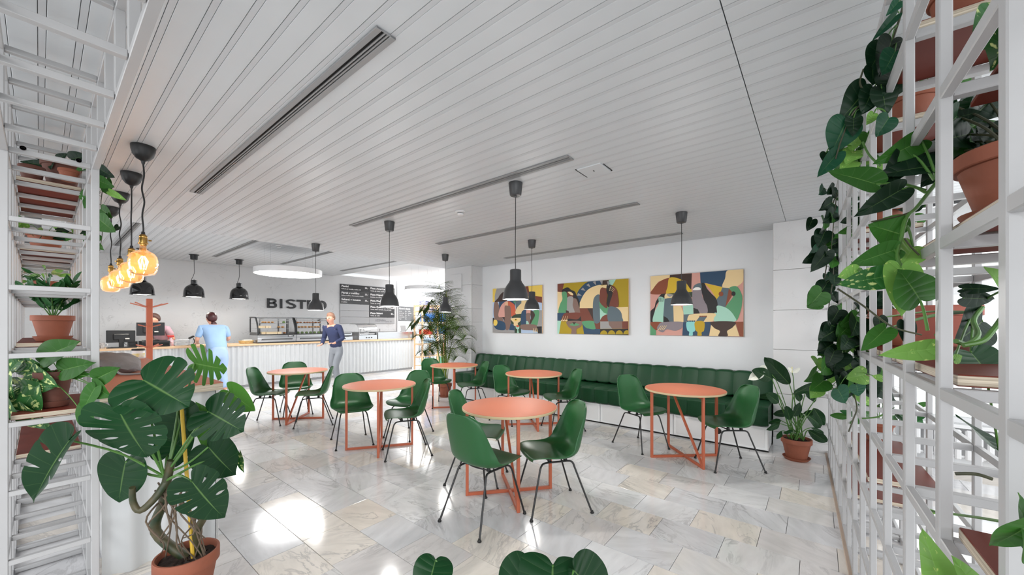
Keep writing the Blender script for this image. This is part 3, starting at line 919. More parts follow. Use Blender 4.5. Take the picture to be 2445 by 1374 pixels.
def artwork(name, label, quad, yl, yr, z0, z1, shapes):
    """quad: survey corners TL TR BR BL; shapes: (rgb, smooth flag, points)"""
    H_ = homog(quad, [(0, 1), (1, 1), (1, 0), (0, 0)])
    t = thing(name, label, 'painting', (5.905, (yl + yr) / 2, z0), 0)
    wd, ht = yl - yr, z1 - z0
    boxpart('canvas', (0, 0, ht / 2), (0.028, wd, ht), M_OAK, t, 0.001)
    px_ = -0.0142
    for k, (rgb, sm_, pts) in enumerate(shapes):
        if sm_ and len(pts) > 3:
            cl = list(pts) + [pts[0]]
            q = []
            P_ = [Vector((*p, 0)) for p in pts]; m_ = len(P_)
            for i in range(m_):
                p0, p1, p2, p3 = P_[i - 1], P_[i], P_[(i + 1) % m_], P_[(i + 2) % m_]
                for f in [x_ / 6 for x_ in range(6)]:
                    v = 0.5 * ((2 * p1) + (p2 - p0) * f + (2 * p0 - 5 * p1 + 4 * p2 - p3) * f * f + (3 * p1 - p0 - 3 * p2 + p3) * f ** 3)
                    q.append((v.x, v.y))
            pts = q
        uv = []
        for (x, y) in pts:
            r = H_ @ np.array([x, y, 1]); u, v = r[0] / r[2], r[1] / r[2]
            uv.append((min(1, max(0, u)), min(1, max(0, v))))
        xx = px_ - 0.00022 * (k + 1)
        b = B(); b.add([(xx, wd / 2 - u * wd, v * ht) for u, v in uv], [tuple(range(len(uv)))])
        me = b.mesh('paint_shape', mat('paint_%d_%d_%d' % rgb, rgb, 0.6), 0)
        o = bpy.data.objects.new('paint_shape', me); C.objects.link(o); o.parent = t
    return t


NAVY, BROWN, DBROWN, TAUPE, YEL, GRY, PINK, ORG, CRM, MINT, LBL, GRN, DGRN, BLK, SLT, OLV = ((34, 66, 94), (112, 54, 36), (56, 36, 28), (124, 98, 88), (228, 196, 88), (150, 148, 146), (206, 152, 140),
    (196, 92, 62), (226, 200, 150), (160, 206, 186), (176, 196, 222), (82, 146, 102), (44, 64, 44), (24, 22, 22), (86, 102, 110), (166, 142, 8))
artwork('painting', 'square abstract painting with figures, leftmost of the three over the bench',
        [(170, 205), (1325, 112), (1335, 1250), (178, 1232)], 5.245, 4.01, 1.28, 2.187, [
    (LBL, 0, [(160, 190), (1340, 100), (1345, 1260), (165, 1245)]),
    (YEL, 0, [(170, 205), (260, 195), (225, 350), (215, 520), (170, 520)]),
    (GRY, 0, [(265, 195), (500, 180), (500, 500), (220, 500), (218, 380), (240, 260)]),
    (YEL, 0, [(700, 150), (1330, 110), (1330, 390), (1150, 370), (700, 500)]),
    (BROWN, 0, [(700, 160), (1005, 140), (1020, 260), (1150, 370), (1330, 390), (1330, 530), (1200, 515), (900, 300), (760, 170)]),
    (CRM, 0, [(845, 480), (1000, 470), (900, 560), (845, 560)]),
    (SLT, 0, [(700, 480), (845, 480), (845, 590), (720, 690)]),
    (NAVY, 0, [(320, 500), (700, 480), (700, 860), (320, 860)]),
    (TAUPE, 1, [(215, 520), (290, 520), (325, 640), (325, 880), (220, 890), (195, 740)]),
    (DBROWN, 1, [(218, 505), (300, 420), (340, 350), (420, 280), (520, 300), (520, 470), (400, 500), (260, 515)]),
    (PINK, 1, [(325, 870), (330, 700), (400, 560), (520, 490), (560, 620), (560, 860)]),
    (ORG, 1, [(530, 500), (640, 540), (700, 620), (715, 830), (600, 840), (560, 700)]),
    (GRN, 0, [(640, 490), (705, 490), (705, 570)]),
    (CRM, 1, [(720, 790), (740, 660), (850, 540), (960, 500), (960, 790)]),
    (TAUPE, 1, [(455, 620), (520, 600), (590, 630), (612, 860), (600, 1010), (560, 1160), (475, 1160), (440, 1030), (458, 850)]),
    (BLK, 0, [(178, 890), (215, 880), (200, 960), (190, 1050), (178, 1050)]),
    (TAUPE, 0, [(225, 880), (400, 870), (455, 1000), (205, 930)]),
    (DGRN, 0, [(720, 800), (845, 790), (845, 890), (615, 895), (640, 840)]),
    (GRY, 0, [(178, 1040), (330, 1170), (690, 1180), (690, 1245), (178, 1240)]),
    (NAVY, 1, [(205, 960), (300, 945), (460, 1000), (470, 1165), (300, 1165), (215, 1090)]),
    (NAVY, 0, [(600, 1020), (690, 1060), (690, 1180), (565, 1175)]),
    (YEL, 1, [(195, 1000), (215, 935), (270, 940), (292, 1000), (265, 1065), (215, 1065)]),
    (DBROWN, 0, [(400, 870), (460, 870), (455, 960)]),
    (DGRN, 0, [(600, 895), (845, 890), (845, 1245), (695, 1245), (695, 1060), (610, 1020)]),
    (CRM, 1, [(612, 895), (840, 890), (825, 960), (770, 1010), (770, 1070), (680, 1070), (670, 1000), (625, 950)]),
    (YEL, 1, [(665, 930), (720, 915), (775, 930), (720, 965)]),
    (DBROWN, 0, [(700, 915), (745, 915), (720, 945)]),
    (MINT, 1, [(720, 1080), (800, 1080), (800, 1140), (780, 1160), (795, 1240), (755, 1240), (760, 1160), (730, 1140)]),
    (ORG, 1, [(725, 1080), (760, 1055), (805, 1075), (770, 1108)]),
    (NAVY, 1, [(850, 780), (900, 705), (965, 700), (965, 1040), (845, 1040)]),
    (PINK, 0, [(965, 700), (1070, 700), (1065, 790), (965, 790)]),
    (TAUPE, 1, [(965, 790), (1060, 780), (1060, 880), (1075, 960), (1045, 1040), (1010, 970), (970, 940)]),
    (MINT, 0, [(965, 960), (1010, 975), (1040, 1040), (965, 1040)]),
    (DBROWN, 1, [(1070, 710), (1175, 800), (1110, 960), (1060, 1040), (1055, 960), (1075, 900)]),
    (GRY, 0, [(1265, 705), (1332, 705), (1334, 1090), (1215, 1090)]),
    (GRN, 1, [(1130, 720), (1250, 700), (1270, 800), (1215, 1075), (1080, 1035), (1170, 830)]),
    (TAUPE, 1, [(850, 1050), (1170, 1045), (1240, 1130), (1235, 1200), (1140, 1180), (870, 1160)]),
    (BLK, 0, [(1215, 1090), (1334, 1085), (1335, 1250), (1245, 1250)]),
] + [(CRM, 0, [(1130 + 42 * q, 1130), (1140 + 42 * q, 1130), (1165 + 38 * q, 1225), (1145 + 38 * q, 1228)]) for q in range(3)]
  + [(CRM, 0, [(470, 520 + 22 * q), (540, 515 + 22 * q), (540, 525 + 22 * q), (470, 530 + 22 * q)]) for q in range(4)])
S2 = [
    (OLV, 0, [(118, 168), (1675, 55), (1658, 1285), (112, 1250)]),
    (BROWN, 0, [(118, 168), (262, 155), (215, 350), (118, 335)]),
    (CRM, 0, [(112, 335), (230, 350), (210, 800), (112, 800)]),
    (NAVY, 1, [(540, 420), (640, 240), (820, 110), (1080, 95), (1090, 190), (820, 290), (690, 430), (620, 560), (600, 700)]),
    (NAVY, 0, [(530, 430), (650, 470), (640, 700), (590, 700)]),
    (DBROWN, 0, [(1080, 100), (1245, 90), (1220, 190), (1075, 195)]),
    (MINT, 0, [(1245, 90), (1400, 75), (1325, 200), (1220, 195)]),
    (CRM, 1, [(600, 700), (640, 500), (760, 320), (920, 225), (1080, 200), (1080, 330), (1040, 410), (905, 520), (900, 700)]),
    (BLK, 1, [(215, 330), (270, 265), (350, 245), (420, 300), (500, 340), (540, 430), (600, 560), (600, 700), (590, 800), (440, 800), (320, 500)]),
    (BROWN, 1, [(330, 350), (360, 335), (420, 350), (460, 420), (440, 460), (350, 465)]),
    (CRM, 1, [(345, 345), (400, 340), (455, 380), (460, 415), (410, 410), (380, 385)]),
    (TAUPE, 1, [(450, 500), (530, 500), (580, 640), (610, 800), (480, 810), (440, 640)]),
    (GRY, 1, [(330, 470), (460, 460), (450, 640), (490, 800), (360, 800), (305, 700)]),
    (GRN, 1, [(215, 355), (320, 360), (325, 600), (300, 800), (140, 800), (170, 620), (225, 500)]),
    (NAVY, 0, [(112, 800), (310, 800), (200, 970), (112, 970)]),
    (DBROWN, 0, [(300, 740), (360, 760), (370, 800), (300, 800)]),
    (BROWN, 0, [(600, 700), (900, 700), (905, 990), (640, 985)]),
    (DBROWN, 0, [(770, 705), (900, 705), (900, 960)]),
    (BLK, 0, [(330, 930), (620, 850), (640, 990), (330, 990)]),
    (BROWN, 1, [(250, 830), (360, 800), (610, 800), (610, 890), (540, 945), (350, 930), (320, 980), (200, 970)]),
    (MINT, 0, [(112, 970), (195, 975), (150, 1250), (112, 1250)]),
    (TAUPE, 1, [(330, 985), (650, 985), (620, 1100), (530, 1160), (525, 1260), (420, 1260), (420, 1160), (345, 1090)]),
    (GRN, 1, [(380, 1060), (480, 1020), (600, 1060), (480, 1085)]),
    (DBROWN, 0, [(440, 1005), (520, 1005), (480, 1060)]),
    (NAVY, 0, [(655, 1020), (760, 1140), (1048, 1150), (1045, 1270), (695, 1262)]),
    (GRN, 1, [(660, 990), (920, 990), (945, 1150), (780, 1140), (700, 1090)]),
    (BROWN, 0, [(915, 990), (1048, 990), (1048, 1155), (950, 1150)]),
    (SLT, 1, [(905, 520), (1040, 410), (1045, 700), (1048, 990), (910, 990)]),
    (GRN, 1, [(1040, 560), (1130, 640), (1235, 690), (1230, 840), (1130, 800), (1050, 710)]),
    (BROWN, 1, [(1080, 260), (1200, 290), (1210, 430), (1190, 560), (1200, 700), (1120, 660), (1045, 560), (1045, 400)]),
    (CRM, 1, [(1085, 215), (1210, 195), (1210, 260), (1110, 250)]),
    (MINT, 0, [(1045, 700), (1130, 800), (1215, 835), (1100, 880), (1048, 980)]),
    (BROWN, 1, [(1052, 985), (1110, 880), (1225, 840), (1225, 985)]),
    (BROWN, 1, [(1320, 215), (1400, 280), (1440, 400), (1445, 670), (1240, 675), (1320, 380), (1250, 320)]),
    (BLK, 1, [(1210, 195), (1310, 210), (1330, 370), (1270, 560), (1240, 680), (1195, 600), (1220, 420), (1195, 330)]),
    (CRM, 0, [(1390, 685), (1665, 675), (1660, 990), (1530, 990), (1520, 820)]),
    (SLT, 1, [(1235, 690), (1390, 685), (1500, 780), (1530, 900), (1530, 1000), (1235, 1000)]),
    (GRY, 0, [(1052, 990), (1230, 990), (1240, 1060), (1310, 1150), (1052, 1150)]),
    (TAUPE, 0, [(1230, 990), (1530, 990), (1530, 1150), (1310, 1150), (1245, 1070)]),
    (BROWN, 0, [(1530, 990), (1662, 990), (1660, 1155), (1530, 1150)]),
    (BLK, 0, [(1048, 1155), (1660, 1155), (1658, 1285), (1045, 1272)])]
for q in range(4):
    cx = 1128 + 168 * q; S2.append((OLV, 0, [(cx + 80 * math.cos(PI * k / 12), 1272 - 88 * math.sin(PI * k / 12)) for k in range(13)]))
for q in range(6):
    a0 = math.radians(150 - 11 * q * 1.0 - q * 4); c_ = (1080, 700)
    R0, R1 = 505, 600
    S2.append((GRY, 0, [(c_[0] + R1 * math.cos(a0 + 0.05), c_[1] - R1 * math.sin(a0 + 0.05)), (c_[0] + R1 * math.cos(a0 - 0.06), c_[1] - R1 * math.sin(a0 - 0.06)), (c_[0] + R0 * math.cos(a0 - 0.05), c_[1] - R0 * math.sin(a0 - 0.05))]))
for q in range(4):
    S2.append((CRM, 0, [(1290 - 10 * q, 215 + 28 * q), (1310 - 10 * q, 222 + 28 * q), (1300 - 10 * q, 238 + 28 * q), (1282 - 10 * q, 232 + 28 * q)]))
    S2.append((CRM, 0, [(200 + 37 * q, 950), (232 + 37 * q, 950), (226 + 37 * q, 980), (200 + 37 * q, 980)]))
for q in range(3):
    S2.append((CRM, 0, [(228 + 46 * q, 950), (250 + 46 * q, 865), (256 + 46 * q, 867), (236 + 46 * q, 952)]))
    S2.append((CRM, 0, [(1320 - 14 * q, 250 + 28 * q), (1380 - 14 * q, 295 + 28 * q), (1378 - 14 * q, 302 + 28 * q), (1316 - 14 * q, 257 + 28 * q)]))
artwork('painting', 'wide mustard abstract painting with two figures, middle of the three', [(118, 168), (1675, 55), (1658, 1285), (112, 1250)], 3.672, 2.345, 1.281, 2.184, S2)
Y3, RST, AQ, LG = (206, 172, 40), (132, 66, 38), (136, 204, 200), (134, 124, 130)
S3 = [
    (PINK, 0, [(514, 272), (2033, 168), (2025, 1268), (505, 1232)]),
    (CRM, 0, [(514, 272), (835, 250), (820, 300), (640, 360), (522, 560)]),
    (DBROWN, 0, [(835, 250), (1195, 228), (1180, 530), (1050, 360), (830, 300)]),
    (RST, 1, [(522, 560), (560, 470), (660, 360), (826, 302), (800, 440), (770, 555)]),
    (Y3, 1, [(826, 302), (960, 305), (1080, 370), (1150, 460), (1178, 530), (940, 550), (775, 555), (795, 440)]),
    (NAVY, 0, [(1327, 215), (1782, 182), (1690, 455), (1420, 390), (1335, 395)]),
    (CRM, 1, [(1782, 182), (2033, 168), (2030, 350), (1960, 430), (1850, 475), (1690, 458), (1735, 320)]),
    (DGRN, 0, [(780, 555), (1205, 530), (1205, 615), (860, 640)]),
    (BLK, 1, [(655, 600), (700, 562), (765, 560), (755, 620), (640, 700), (590, 800), (545, 1020), (510, 1020), (510, 850), (575, 780), (600, 690)]),
    (CRM, 1, [(765, 560), (880, 575), (870, 620), (800, 645), (745, 630)]),
    (GRY, 1, [(780, 565), (860, 570), (880, 590), (820, 610)]),
    (MINT, 1, [(650, 610), (745, 640), (735, 800), (715, 1020), (550, 1020), (580, 850), (645, 720)]),
    (SLT, 0, [(745, 640), (885, 620), (890, 1020), (825, 1020), (720, 920)]),
    (BLK, 0, [(722, 920), (790, 960), (825, 1020), (720, 1020)]),
    (CRM, 0, [(885, 760), (1010, 760), (1050, 860), (1050, 1020), (893, 1020)]),
    (MINT, 0, [(1040, 760), (1210, 740), (1215, 890), (1055, 900)]),
    (SLT, 0, [(1055, 900), (1215, 890), (1110, 1020), (1052, 1020)]),
    (Y3, 0, [(1400, 392), (1690, 458), (1640, 600), (1600, 660), (1500, 500)]),
    (SLT, 0, [(1690, 465), (1795, 475), (1780, 620), (1735, 790), (1600, 770), (1600, 650), (1640, 600)]),
    (GRN, 1, [(1800, 480), (1915, 445), (1990, 540), (2015, 660), (1985, 850), (1900, 1015), (1740, 900), (1735, 790), (1870, 600)]),
    (RST, 0, [(1797, 482), (1870, 560), (1735, 790)]),
    (BLK, 1, [(1345, 400), (1400, 395), (1440, 480), (1510, 560), (1600, 670), (1600, 875), (1440, 880), (1380, 640), (1350, 520)]),
    (LG, 1, [(1208, 510), (1340, 500), (1360, 600), (1400, 690), (1440, 770), (1438, 880), (1300, 870), (1215, 790)]),
    (SLT, 1, [(1210, 495), (1240, 420), (1340, 395), (1350, 500), (1300, 460)]),
    ((238, 236, 230), 1, [(1212, 500), (1250, 460), (1320, 462), (1332, 498)]),
    (BLK, 0, [(1215, 790), (1290, 820), (1320, 885), (1218, 888)]),
    (MINT, 1, [(1600, 765), (1700, 775), (1800, 830), (1880, 930), (1890, 1018), (1560, 1018), (1560, 880), (1600, 870)]),
    (CRM, 1, [(1110, 1010), (1130, 930), (1200, 895), (1560, 885), (1550, 960), (1500, 1018), (1110, 1018)]),
    (SLT, 0, [(1320, 930), (1440, 935), (1380, 1018), (1255, 1015)]),
    (GRN, 0, [(505, 1022), (600, 1150), (598, 1235), (505, 1232)]),
    (RST, 1, [(508, 1022), (700, 1022), (640, 1080), (610, 1155), (540, 1100)]),
    (LG, 1, [(720, 1022), (1045, 1022), (1030, 1110), (920, 1165), (780, 1140), (710, 1190), (620, 1140), (640, 1070)]),
    (NAVY, 0, [(1048, 1022), (1510, 1022), (1465, 1252), (1030, 1242)]),
    (AQ, 1, [(1105, 1022), (1240, 1022), (1240, 1160), (1205, 1190), (1200, 1242), (1140, 1242), (1145, 1185), (1110, 1150)]),
    ((184, 150, 10), 1, [(1242, 1022), (1388, 1022), (1388, 1160), (1348, 1195), (1345, 1246), (1280, 1246), (1280, 1190), (1245, 1150)]),
    (CRM, 0, [(1510, 1030), (1650, 1170), (1622, 1256), (1470, 1252)]),
    (CRM, 0, [(1890, 1035), (1965, 1260), (1768, 1258), (1760, 1170)]),
    (DBROWN, 1, [(1510, 1024), (1888, 1024), (1860, 1110), (1765, 1175), (1770, 1256), (1622, 1256), (1645, 1175), (1550, 1120)]),
    (RST, 0, [(1900, 1024), (2027, 1024), (2025, 1268), (1970, 1262)]),
    (RST, 0, [(1668 + 38 * math.cos(k * PI / 8), 570 + 40 * math.sin(k * PI / 8)) for k in range(16)]),
    (BLK, 0, [(1872 + 34 * math.cos(k * PI / 8), 567 + 38 * math.sin(k * PI / 8)) for k in range(16)])]
for q in range(4):
    S3.append((NAVY, 0, [(1110 + 36 * q, 1000), (1138 + 36 * q, 1000), (1138 + 36 * q, 1018), (1110 + 36 * q, 1018)]))
    S3.append((RST, 0, [(1315 + 32 * q, 922), (1340 + 32 * q, 922), (1338 + 32 * q, 942), (1313 + 32 * q, 942)]))
    S3.append((CRM, 0, [(630 + 30 * q, 1150), (685 + 30 * q, 1075), (691 + 30 * q, 1078), (638 + 30 * q, 1156)]))
    S3.append((BLK, 0, [(655 + 20 * q, 690), (660 + 22 * q, 620), (665 + 22 * q, 620), (660 + 20 * q, 692)]))
artwork('painting', 'wide pastel abstract painting with green apple shape, rightmost of the three', [(514, 272), (2033, 168), (2025, 1268), (505, 1232)], 1.997, 0.765, 1.285, 2.189, S3)

# ================================================================== PENDANT LAMPS
# black cafe pendants: canopy, cord, shade, bulb


def make_pendant():
    t = thing('pendant_lamp', 'x', 'pendant lamp', (0, 0, CE), 0, 'anthracite pendant lamps over the tables')
    B().lathe([(0, 0), (0.058, 0), (0.061, -0.004), (0.05, -0.104), (0.044, -0.112), (0.01, -0.114), (0.006, -0.128), (0, -0.128)], 36).build('canopy', M_DARKLAMP, t)
    B().tube(spline([(0, 0, -0.12), (0.003, 0.002, -0.3), (-0.002, 0.001, -0.55), (0, 0, -0.752)], 16), 0.0034, 8).build('cord', M_BLACK, t)
    s = B().lathe([(0.0, -0.748), (0.040, -0.748), (0.047, -0.752), (0.049, -0.76), (0.049, -0.842), (0.053, -0.85), (0.058, -0.862), (0.078, -0.888), (0.096, -0.922), (0.106, -0.958), (0.110, -0.99), (0.1135, -1.004), (0.1135, -1.008), (0.110, -1.008), (0.1065, -0.99), (0.101, -0.958), (0.09, -0.925), (0.072, -0.894), (0.05, -0.866), (0.0, -0.86)], 56)
    s.build('shade', M_DARKLAMP, t, smooth=40, fix=False)
    B().lathe([(0.1085, -1.0), (0.104, -0.99), (0.0985, -0.958), (0.088, -0.927), (0.07, -0.897), (0.05, -0.87), (0, -0.868)], 48).build('reflector', M_LAMPIN, t, smooth=60, fix=False)
    B().lathe([(0, -0.985), (0.018, -0.98), (0.03, -0.962), (0.032, -0.945), (0.024, -0.918), (0.014, -0.895), (0.013, -0.875), (0, -0.87)], 24).build('bulb', M_BULB, t)
    return t


PD = [((2.576, 2.03), 'anthracite pendant lamp nearest the camera, over the nearest table'),
      ((2.61, 3.97), 'anthracite pendant lamp hanging before the menu boards'),
      ((2.63, 5.94), 'anthracite pendant lamp hanging before the last letters of BISTRO'),
      ((4.477, 3.226), 'anthracite pendant lamp before the right part of the leftmost painting'),
      ((4.44, 5.064), 'anthracite pendant lamp before the palm fronds'),
      ((4.395, 1.153), 'anthracite pendant lamp before the rightmost painting')]
p0 = make_pendant()
for n_, ((x, y), lb) in enumerate(PD):
    if n_ == 0:
        p0.location = (x, y, CE); p0['label'] = lb
    else:
        dup(p0, (x, y, CE), 0.7 * n_, lb)
    point('table_lamp_light', (x, y, CE - 1.04), 11.5, (1, 0.99, 0.97), 0.06)


# glossy black workshop lamps over the counter
def make_work():
    t = thing('dome_pendant_lamp', 'x', 'pendant lamp', (0, 0, CE2), 0, 'glossy black dome lamps over the counter')
    B().lathe([(0, 0), (0.088, 0), (0.088, -0.012), (0.066, -0.014), (0.062, -0.105), (0.05, -0.112), (0, -0.112)], 32).build('canopy', M_PLASTIC, t)
    B().tube(spline([(0, 0, -0.11), (0.004, 0.0, -0.25), (0.006, 0, -0.38), (-0.01, 0.005, -0.46), (-0.04, 0.005, -0.53), (-0.045, 0, -0.57)], 20), 0.005, 8).build('cord', M_BLACK, t)
    B().tube(spline([(-0.02, 0, -0.555), (0, 0, -0.53), (0.02, 0, -0.555)], 8), 0.004, 6).build('hook', M_STEEL, t)
    B().lathe([(0, -0.55), (0.05, -0.552), (0.056, -0.56), (0.056, -0.635), (0.074, -0.642), (0.078, -0.65), (0, -0.65)], 32).build('socket_housing', M_GLOSSBLACK, t)
    B().lathe([(0.05, -0.65), (0.09, -0.662), (0.13, -0.69), (0.16, -0.735), (0.174, -0.79), (0.18, -0.85), (0.182, -0.90), (0.192, -0.915), (0.192, -0.919), (0.179, -0.912), (0.175, -0.85), (0.169, -0.79), (0.155, -0.74), (0.125, -0.698), (0.05, -0.66)], 56).build('shade', M_GLOSSBLACK, t, smooth=40, fix=False)
    B().lathe([(0.177, -0.905), (0.173, -0.85), (0.166, -0.79), (0.152, -0.744), (0.122, -0.703), (0.0, -0.665)], 40).build('reflector', M_LAMPIN, t, smooth=60, fix=False)
    B().lathe([(0, -0.83), (0.03, -0.8), (0.034, -0.77), (0.02, -0.72), (0, -0.68)], 20).build('bulb', M_BULB, t)
    return t


w0 = make_work()
for n_, (x, lb) in enumerate(((1.279, 'glossy black dome lamp behind the glowing bulbs'), (2.083, 'glossy black dome lamp middle of three, over blue-dressed customer'), (2.904, 'glossy black dome lamp rightmost of three, left of BISTRO letters'))):
    if n_ == 0:
        w0.location = (x, 10.465, CE2); w0['label'] = lb
    else:
        dup(w0, (x, 10.47, CE2), 0.3 * n_, lb)
    point('counter_lamp_light', (x, 10.47, CE2 - 0.95), 5, (1, 0.99, 0.97), 0.08)


# amber filament bulbs over the bar
def make_bulb():
    t = thing('bulb_pendant', 'x', 'pendant lamp', (0, 0, CE), 0, 'amber filament bulbs over the bar')
    B().lathe([(0.0000, 0), (0.0645, 0), (0.0653, -0.004), (0.0630, -0.03), (0.0540, -0.062), (0.0375, -0.086), (0.0165, -0.098), (0.0120, -0.102), (0.0090, -0.118), (0.0045, -0.126), (0.0000, -0.126)], 40).build('canopy', M_PLASTIC, t)
    B().tube(spline([(0, 0, -0.12), (0.004, -0.002, -0.2), (-0.006, 0.003, -0.29), (0.006, 0.0, -0.38), (-0.004, 0.002, -0.47), (0.001, 0, -0.56), (0, 0, -0.60)], 30), 0.005, 8).build('cord', M_BLACK, t)
    B().lathe([(0, -0.585), (0.009, -0.587), (0.012, -0.61), (0, -0.61)], 16).build('cord_grip', M_PLASTIC, t)
    so = B().lathe([(0.0000, -0.606), (0.0144, -0.607), (0.0208, -0.614), (0.0224, -0.624), (0.0208, -0.628), (0.0224, -0.634), (0.0224, -0.662), (0.0272, -0.664), (0.0272, -0.67), (0.0192, -0.673), (0.0192, -0.683), (0.0000, -0.684)], 28).build('brass_socket', M_BRASS, t)
    B().tube([(0.026, 0, -0.642), (0.042, 0, -0.642)], 0.005, 8).build('switch', M_BRASS, so)
    B().lathe([(0.0178, -0.675), (0.0192, -0.70), (0.0222, -0.714), (0.0370, -0.722), (0.0577, -0.735), (0.0710, -0.756), (0.0770, -0.785), (0.0770, -0.815), (0.0725, -0.85), (0.0607, -0.876), (0.0370, -0.886), (0.0148, -0.889), (0.0000, -0.8895)], 44).build('glass_bulb', M_AMBER, t, smooth=80, fix=False)
    B().lathe([(0, -0.70), (0.008, -0.705), (0.006, -0.75), (0.01, -0.77), (0, -0.772)], 12).build('glass_stem', M_AMBER, t, smooth=80)
    fb = B()
    for k in range(7):
        a = 2 * PI * k / 7
        fb.tube([(0.008 * math.cos(a), 0.008 * math.sin(a), -0.755), (0.026 * math.cos(a), 0.026 * math.sin(a), -0.79), (0.014 * math.cos(a + 0.5), 0.014 * math.sin(a + 0.5), -0.845)], 0.0022, 5)
    fb.build('filament', M_FILAMENT, t)
    return t


g0 = make_bulb()
for n_, (x, y, lb) in enumerate(((0.445, 3.608, 'amber glass bulb pendant nearest the camera, lowest in view'), (0.465, 4.321, 'amber glass bulb pendant second from the camera'),
                                 (0.468, 5.05, 'amber glass bulb pendant third from the camera'), (0.465, 5.738, 'amber glass bulb pendant farthest, beside the tower'))):
    if n_ == 0:
        g0.location = (x, y, CE); g0['label'] = lb
    else:
        dup(g0, (x, y, CE), 1.9 * n_, lb)
    point('filament_light', (x, y, CE - 0.8), 0.35, (1, 0.76, 0.5), 0.03)

# round LED discs


def disc(x, y, z, R, zc, label, powr):
    t = thing('disc_lamp', label, 'ceiling lamp', (x, y, z), 0, 'round white LED disc lamps')
    B().lathe([(R - 0.012, 0.0), (R, 0), (R, 0.10), (R - 0.01, 0.104), (0, 0.104)], 72).build('housing', M_WHITE, t)
    B().lathe([(R - 0.012, 0.0), (R - 0.03, -0.004), (0, -0.006)], 72).build('diffuser', M_LED, t)
    for sx in (-1, 1):
        for sy in (-1, 1):
            q = R * 0.64
            B().tube([(sx * q, sy * q * 0.45, 0.1), (sx * q, sy * q * 0.45, zc - z)], 0.0012, 5).build('suspension_wire', M_STEEL, t)
    B().tube(spline([(0.05, 0, 0.104), (-0.03, 0.02, (zc - z) * 0.45), (0.08, 0, (zc - z) * 0.75), (0.08, 0, zc - z)], 12), 0.003, 6).build('power_cord', M_WHITE, t)


disc(3.09, 8.15, 2.435, 0.59, CE2, 'round white glowing disc lamp hanging over the counter aisle', 30)
area('disc_glow', (3.09, 8.15, 2.42), (0, 0, 0), 0.95, 0.95, 22, (1, 1, 1))
area('disc_glow', (7.25, 9.17, 2.455), (0, 0, 0), 0.95, 0.95, 18, (1, 1, 1))
disc(7.25, 9.17, 2.47, 0.59, 3.13, 'round white disc lamp hanging above the goods shelf', 30)
disc(10.05, 13.04, 2.47, 0.59, 3.13, 'round white disc lamp farthest back in the shop', 30)
area('shop_overhead_fill', (9.3, 11.5, 3.05), (0, 0, 0), 3.0, 3.0, 50, (1, 1, 1))  # added area fill under the shop ceiling, no fixture modelled
# ================================================================== LETTERING
M_SIGN = mat('sign_black', (38, 39, 41), 0.45)
M_CHALK = mat('board_black', (52, 53, 55), 0.5, var=0.05, vscale=3)
M_CHALK2 = mat('board_darkest', (34, 35, 37), 0.5)
M_GREYPANEL = mat('board_blank_grey', (158, 159, 161), 0.4)
M_PRINT = mat('white_print', (236, 236, 236), 0.6)
M_HAND = mat('marker_ink', (86, 88, 92), 0.6)


def text_mesh(body, size, off=0.0, extr=0.0, sx=1.0, align='LEFT'):
    cu = bpy.data.curves.new('t', 'FONT'); cu.body = body; cu.size = size; cu.offset = off; cu.extrude = extr
    cu.align_x = align; cu.resolution_u = 3
    ob = bpy.data.objects.new('t', cu); C.objects.link(ob)
    bpy.context.view_layer.update()
    me = bpy.data.meshes.new_from_object(ob.evaluated_get(bpy.context.evaluated_depsgraph_get()))
    C.objects.unlink(ob); bpy.data.objects.remove(ob); bpy.data.curves.remove(cu)
    if sx != 1:
        for v in me.vertices:
            v.co.x *= sx
    return me


def text(name, body, size, parent, loc, m, off=0.0, extr=0.0, sx=1.0, align='LEFT', rot=(PI / 2, 0, 0)):
    me = text_mesh(body, size, off, extr, sx, align); me.materials.clear(); me.materials.append(m)
    return inst(name, me, loc, parent, rot)


WY = 11.68
sg = thing('wall_sign', 'black three-dimensional letters reading BISTRO on the grey wall', 'sign', (4.66, WY, 1.93))
lx = [3.873, 4.12, 4.262, 4.53, 4.80, 5.10]


def letter(polys, name, x, wd):
    b = B()
    for pl in polys:
        b.prism([(x + p[0] * wd - 4.66, p[1] * 0.26 - 0.03) for p in pl], 1, -0.03, -0.004)
    b.build(name, M_SIGN, sg, smooth=0)


def arc(cx, cy, rx, ry, a0, a1, n=14):
    return [(cx + rx * math.cos(math.radians(a0 + (a1 - a0) * k / n)), cy + ry * math.sin(math.radians(a0 + (a1 - a0) * k / n))) for k in range(n + 1)]


def ring_seg(cx, cy, rx, ry, ix, iy, a0, a1, n=14):
    o = arc(cx, cy, rx, ry, a0, a1, n); i = arc(cx, cy, ix, iy, a0, a1, n); out = []
    for k in range(n):
        out.append([o[k], o[k + 1], i[k + 1], i[k]])
    return out


letter([[(0, 0), (.24, 0), (.24, 1), (0, 1)], [(.2, 0), (.6, 0), (.6, .2), (.2, .2)], [(.2, .41), (.6, .41), (.6, .6), (.2, .6)], [(.2, .8), (.58, .8), (.58, 1), (.2, 1)]]
       + ring_seg(.6, .3, .38, .3, .14, .1, -90, 90, 12) + ring_seg(.58, .75, .35, .25, .12, .06, -90, 90, 12), 'letter_b', 3.873, 0.25)
letter([[(0, 0), (1, 0), (1, 1), (0, 1)]], 'letter_i', 4.192, 0.06)
letter(ring_seg(.5, .745, .46, .27, .24, .1, 20, 250, 18) + ring_seg(.5, .275, .48, .29, .24, .11, -160, 75, 18) + [[(.34, .44), (.62, .38), (.66, .58), (.36, .64)]], 'letter_s', 4.335, 0.285)
letter([[(0, .78), (1, .78), (1, 1), (0, 1)], [(.37, 0), (.63, 0), (.63, .8), (.37, .8)]], 'letter_t', 4.63, 0.26)
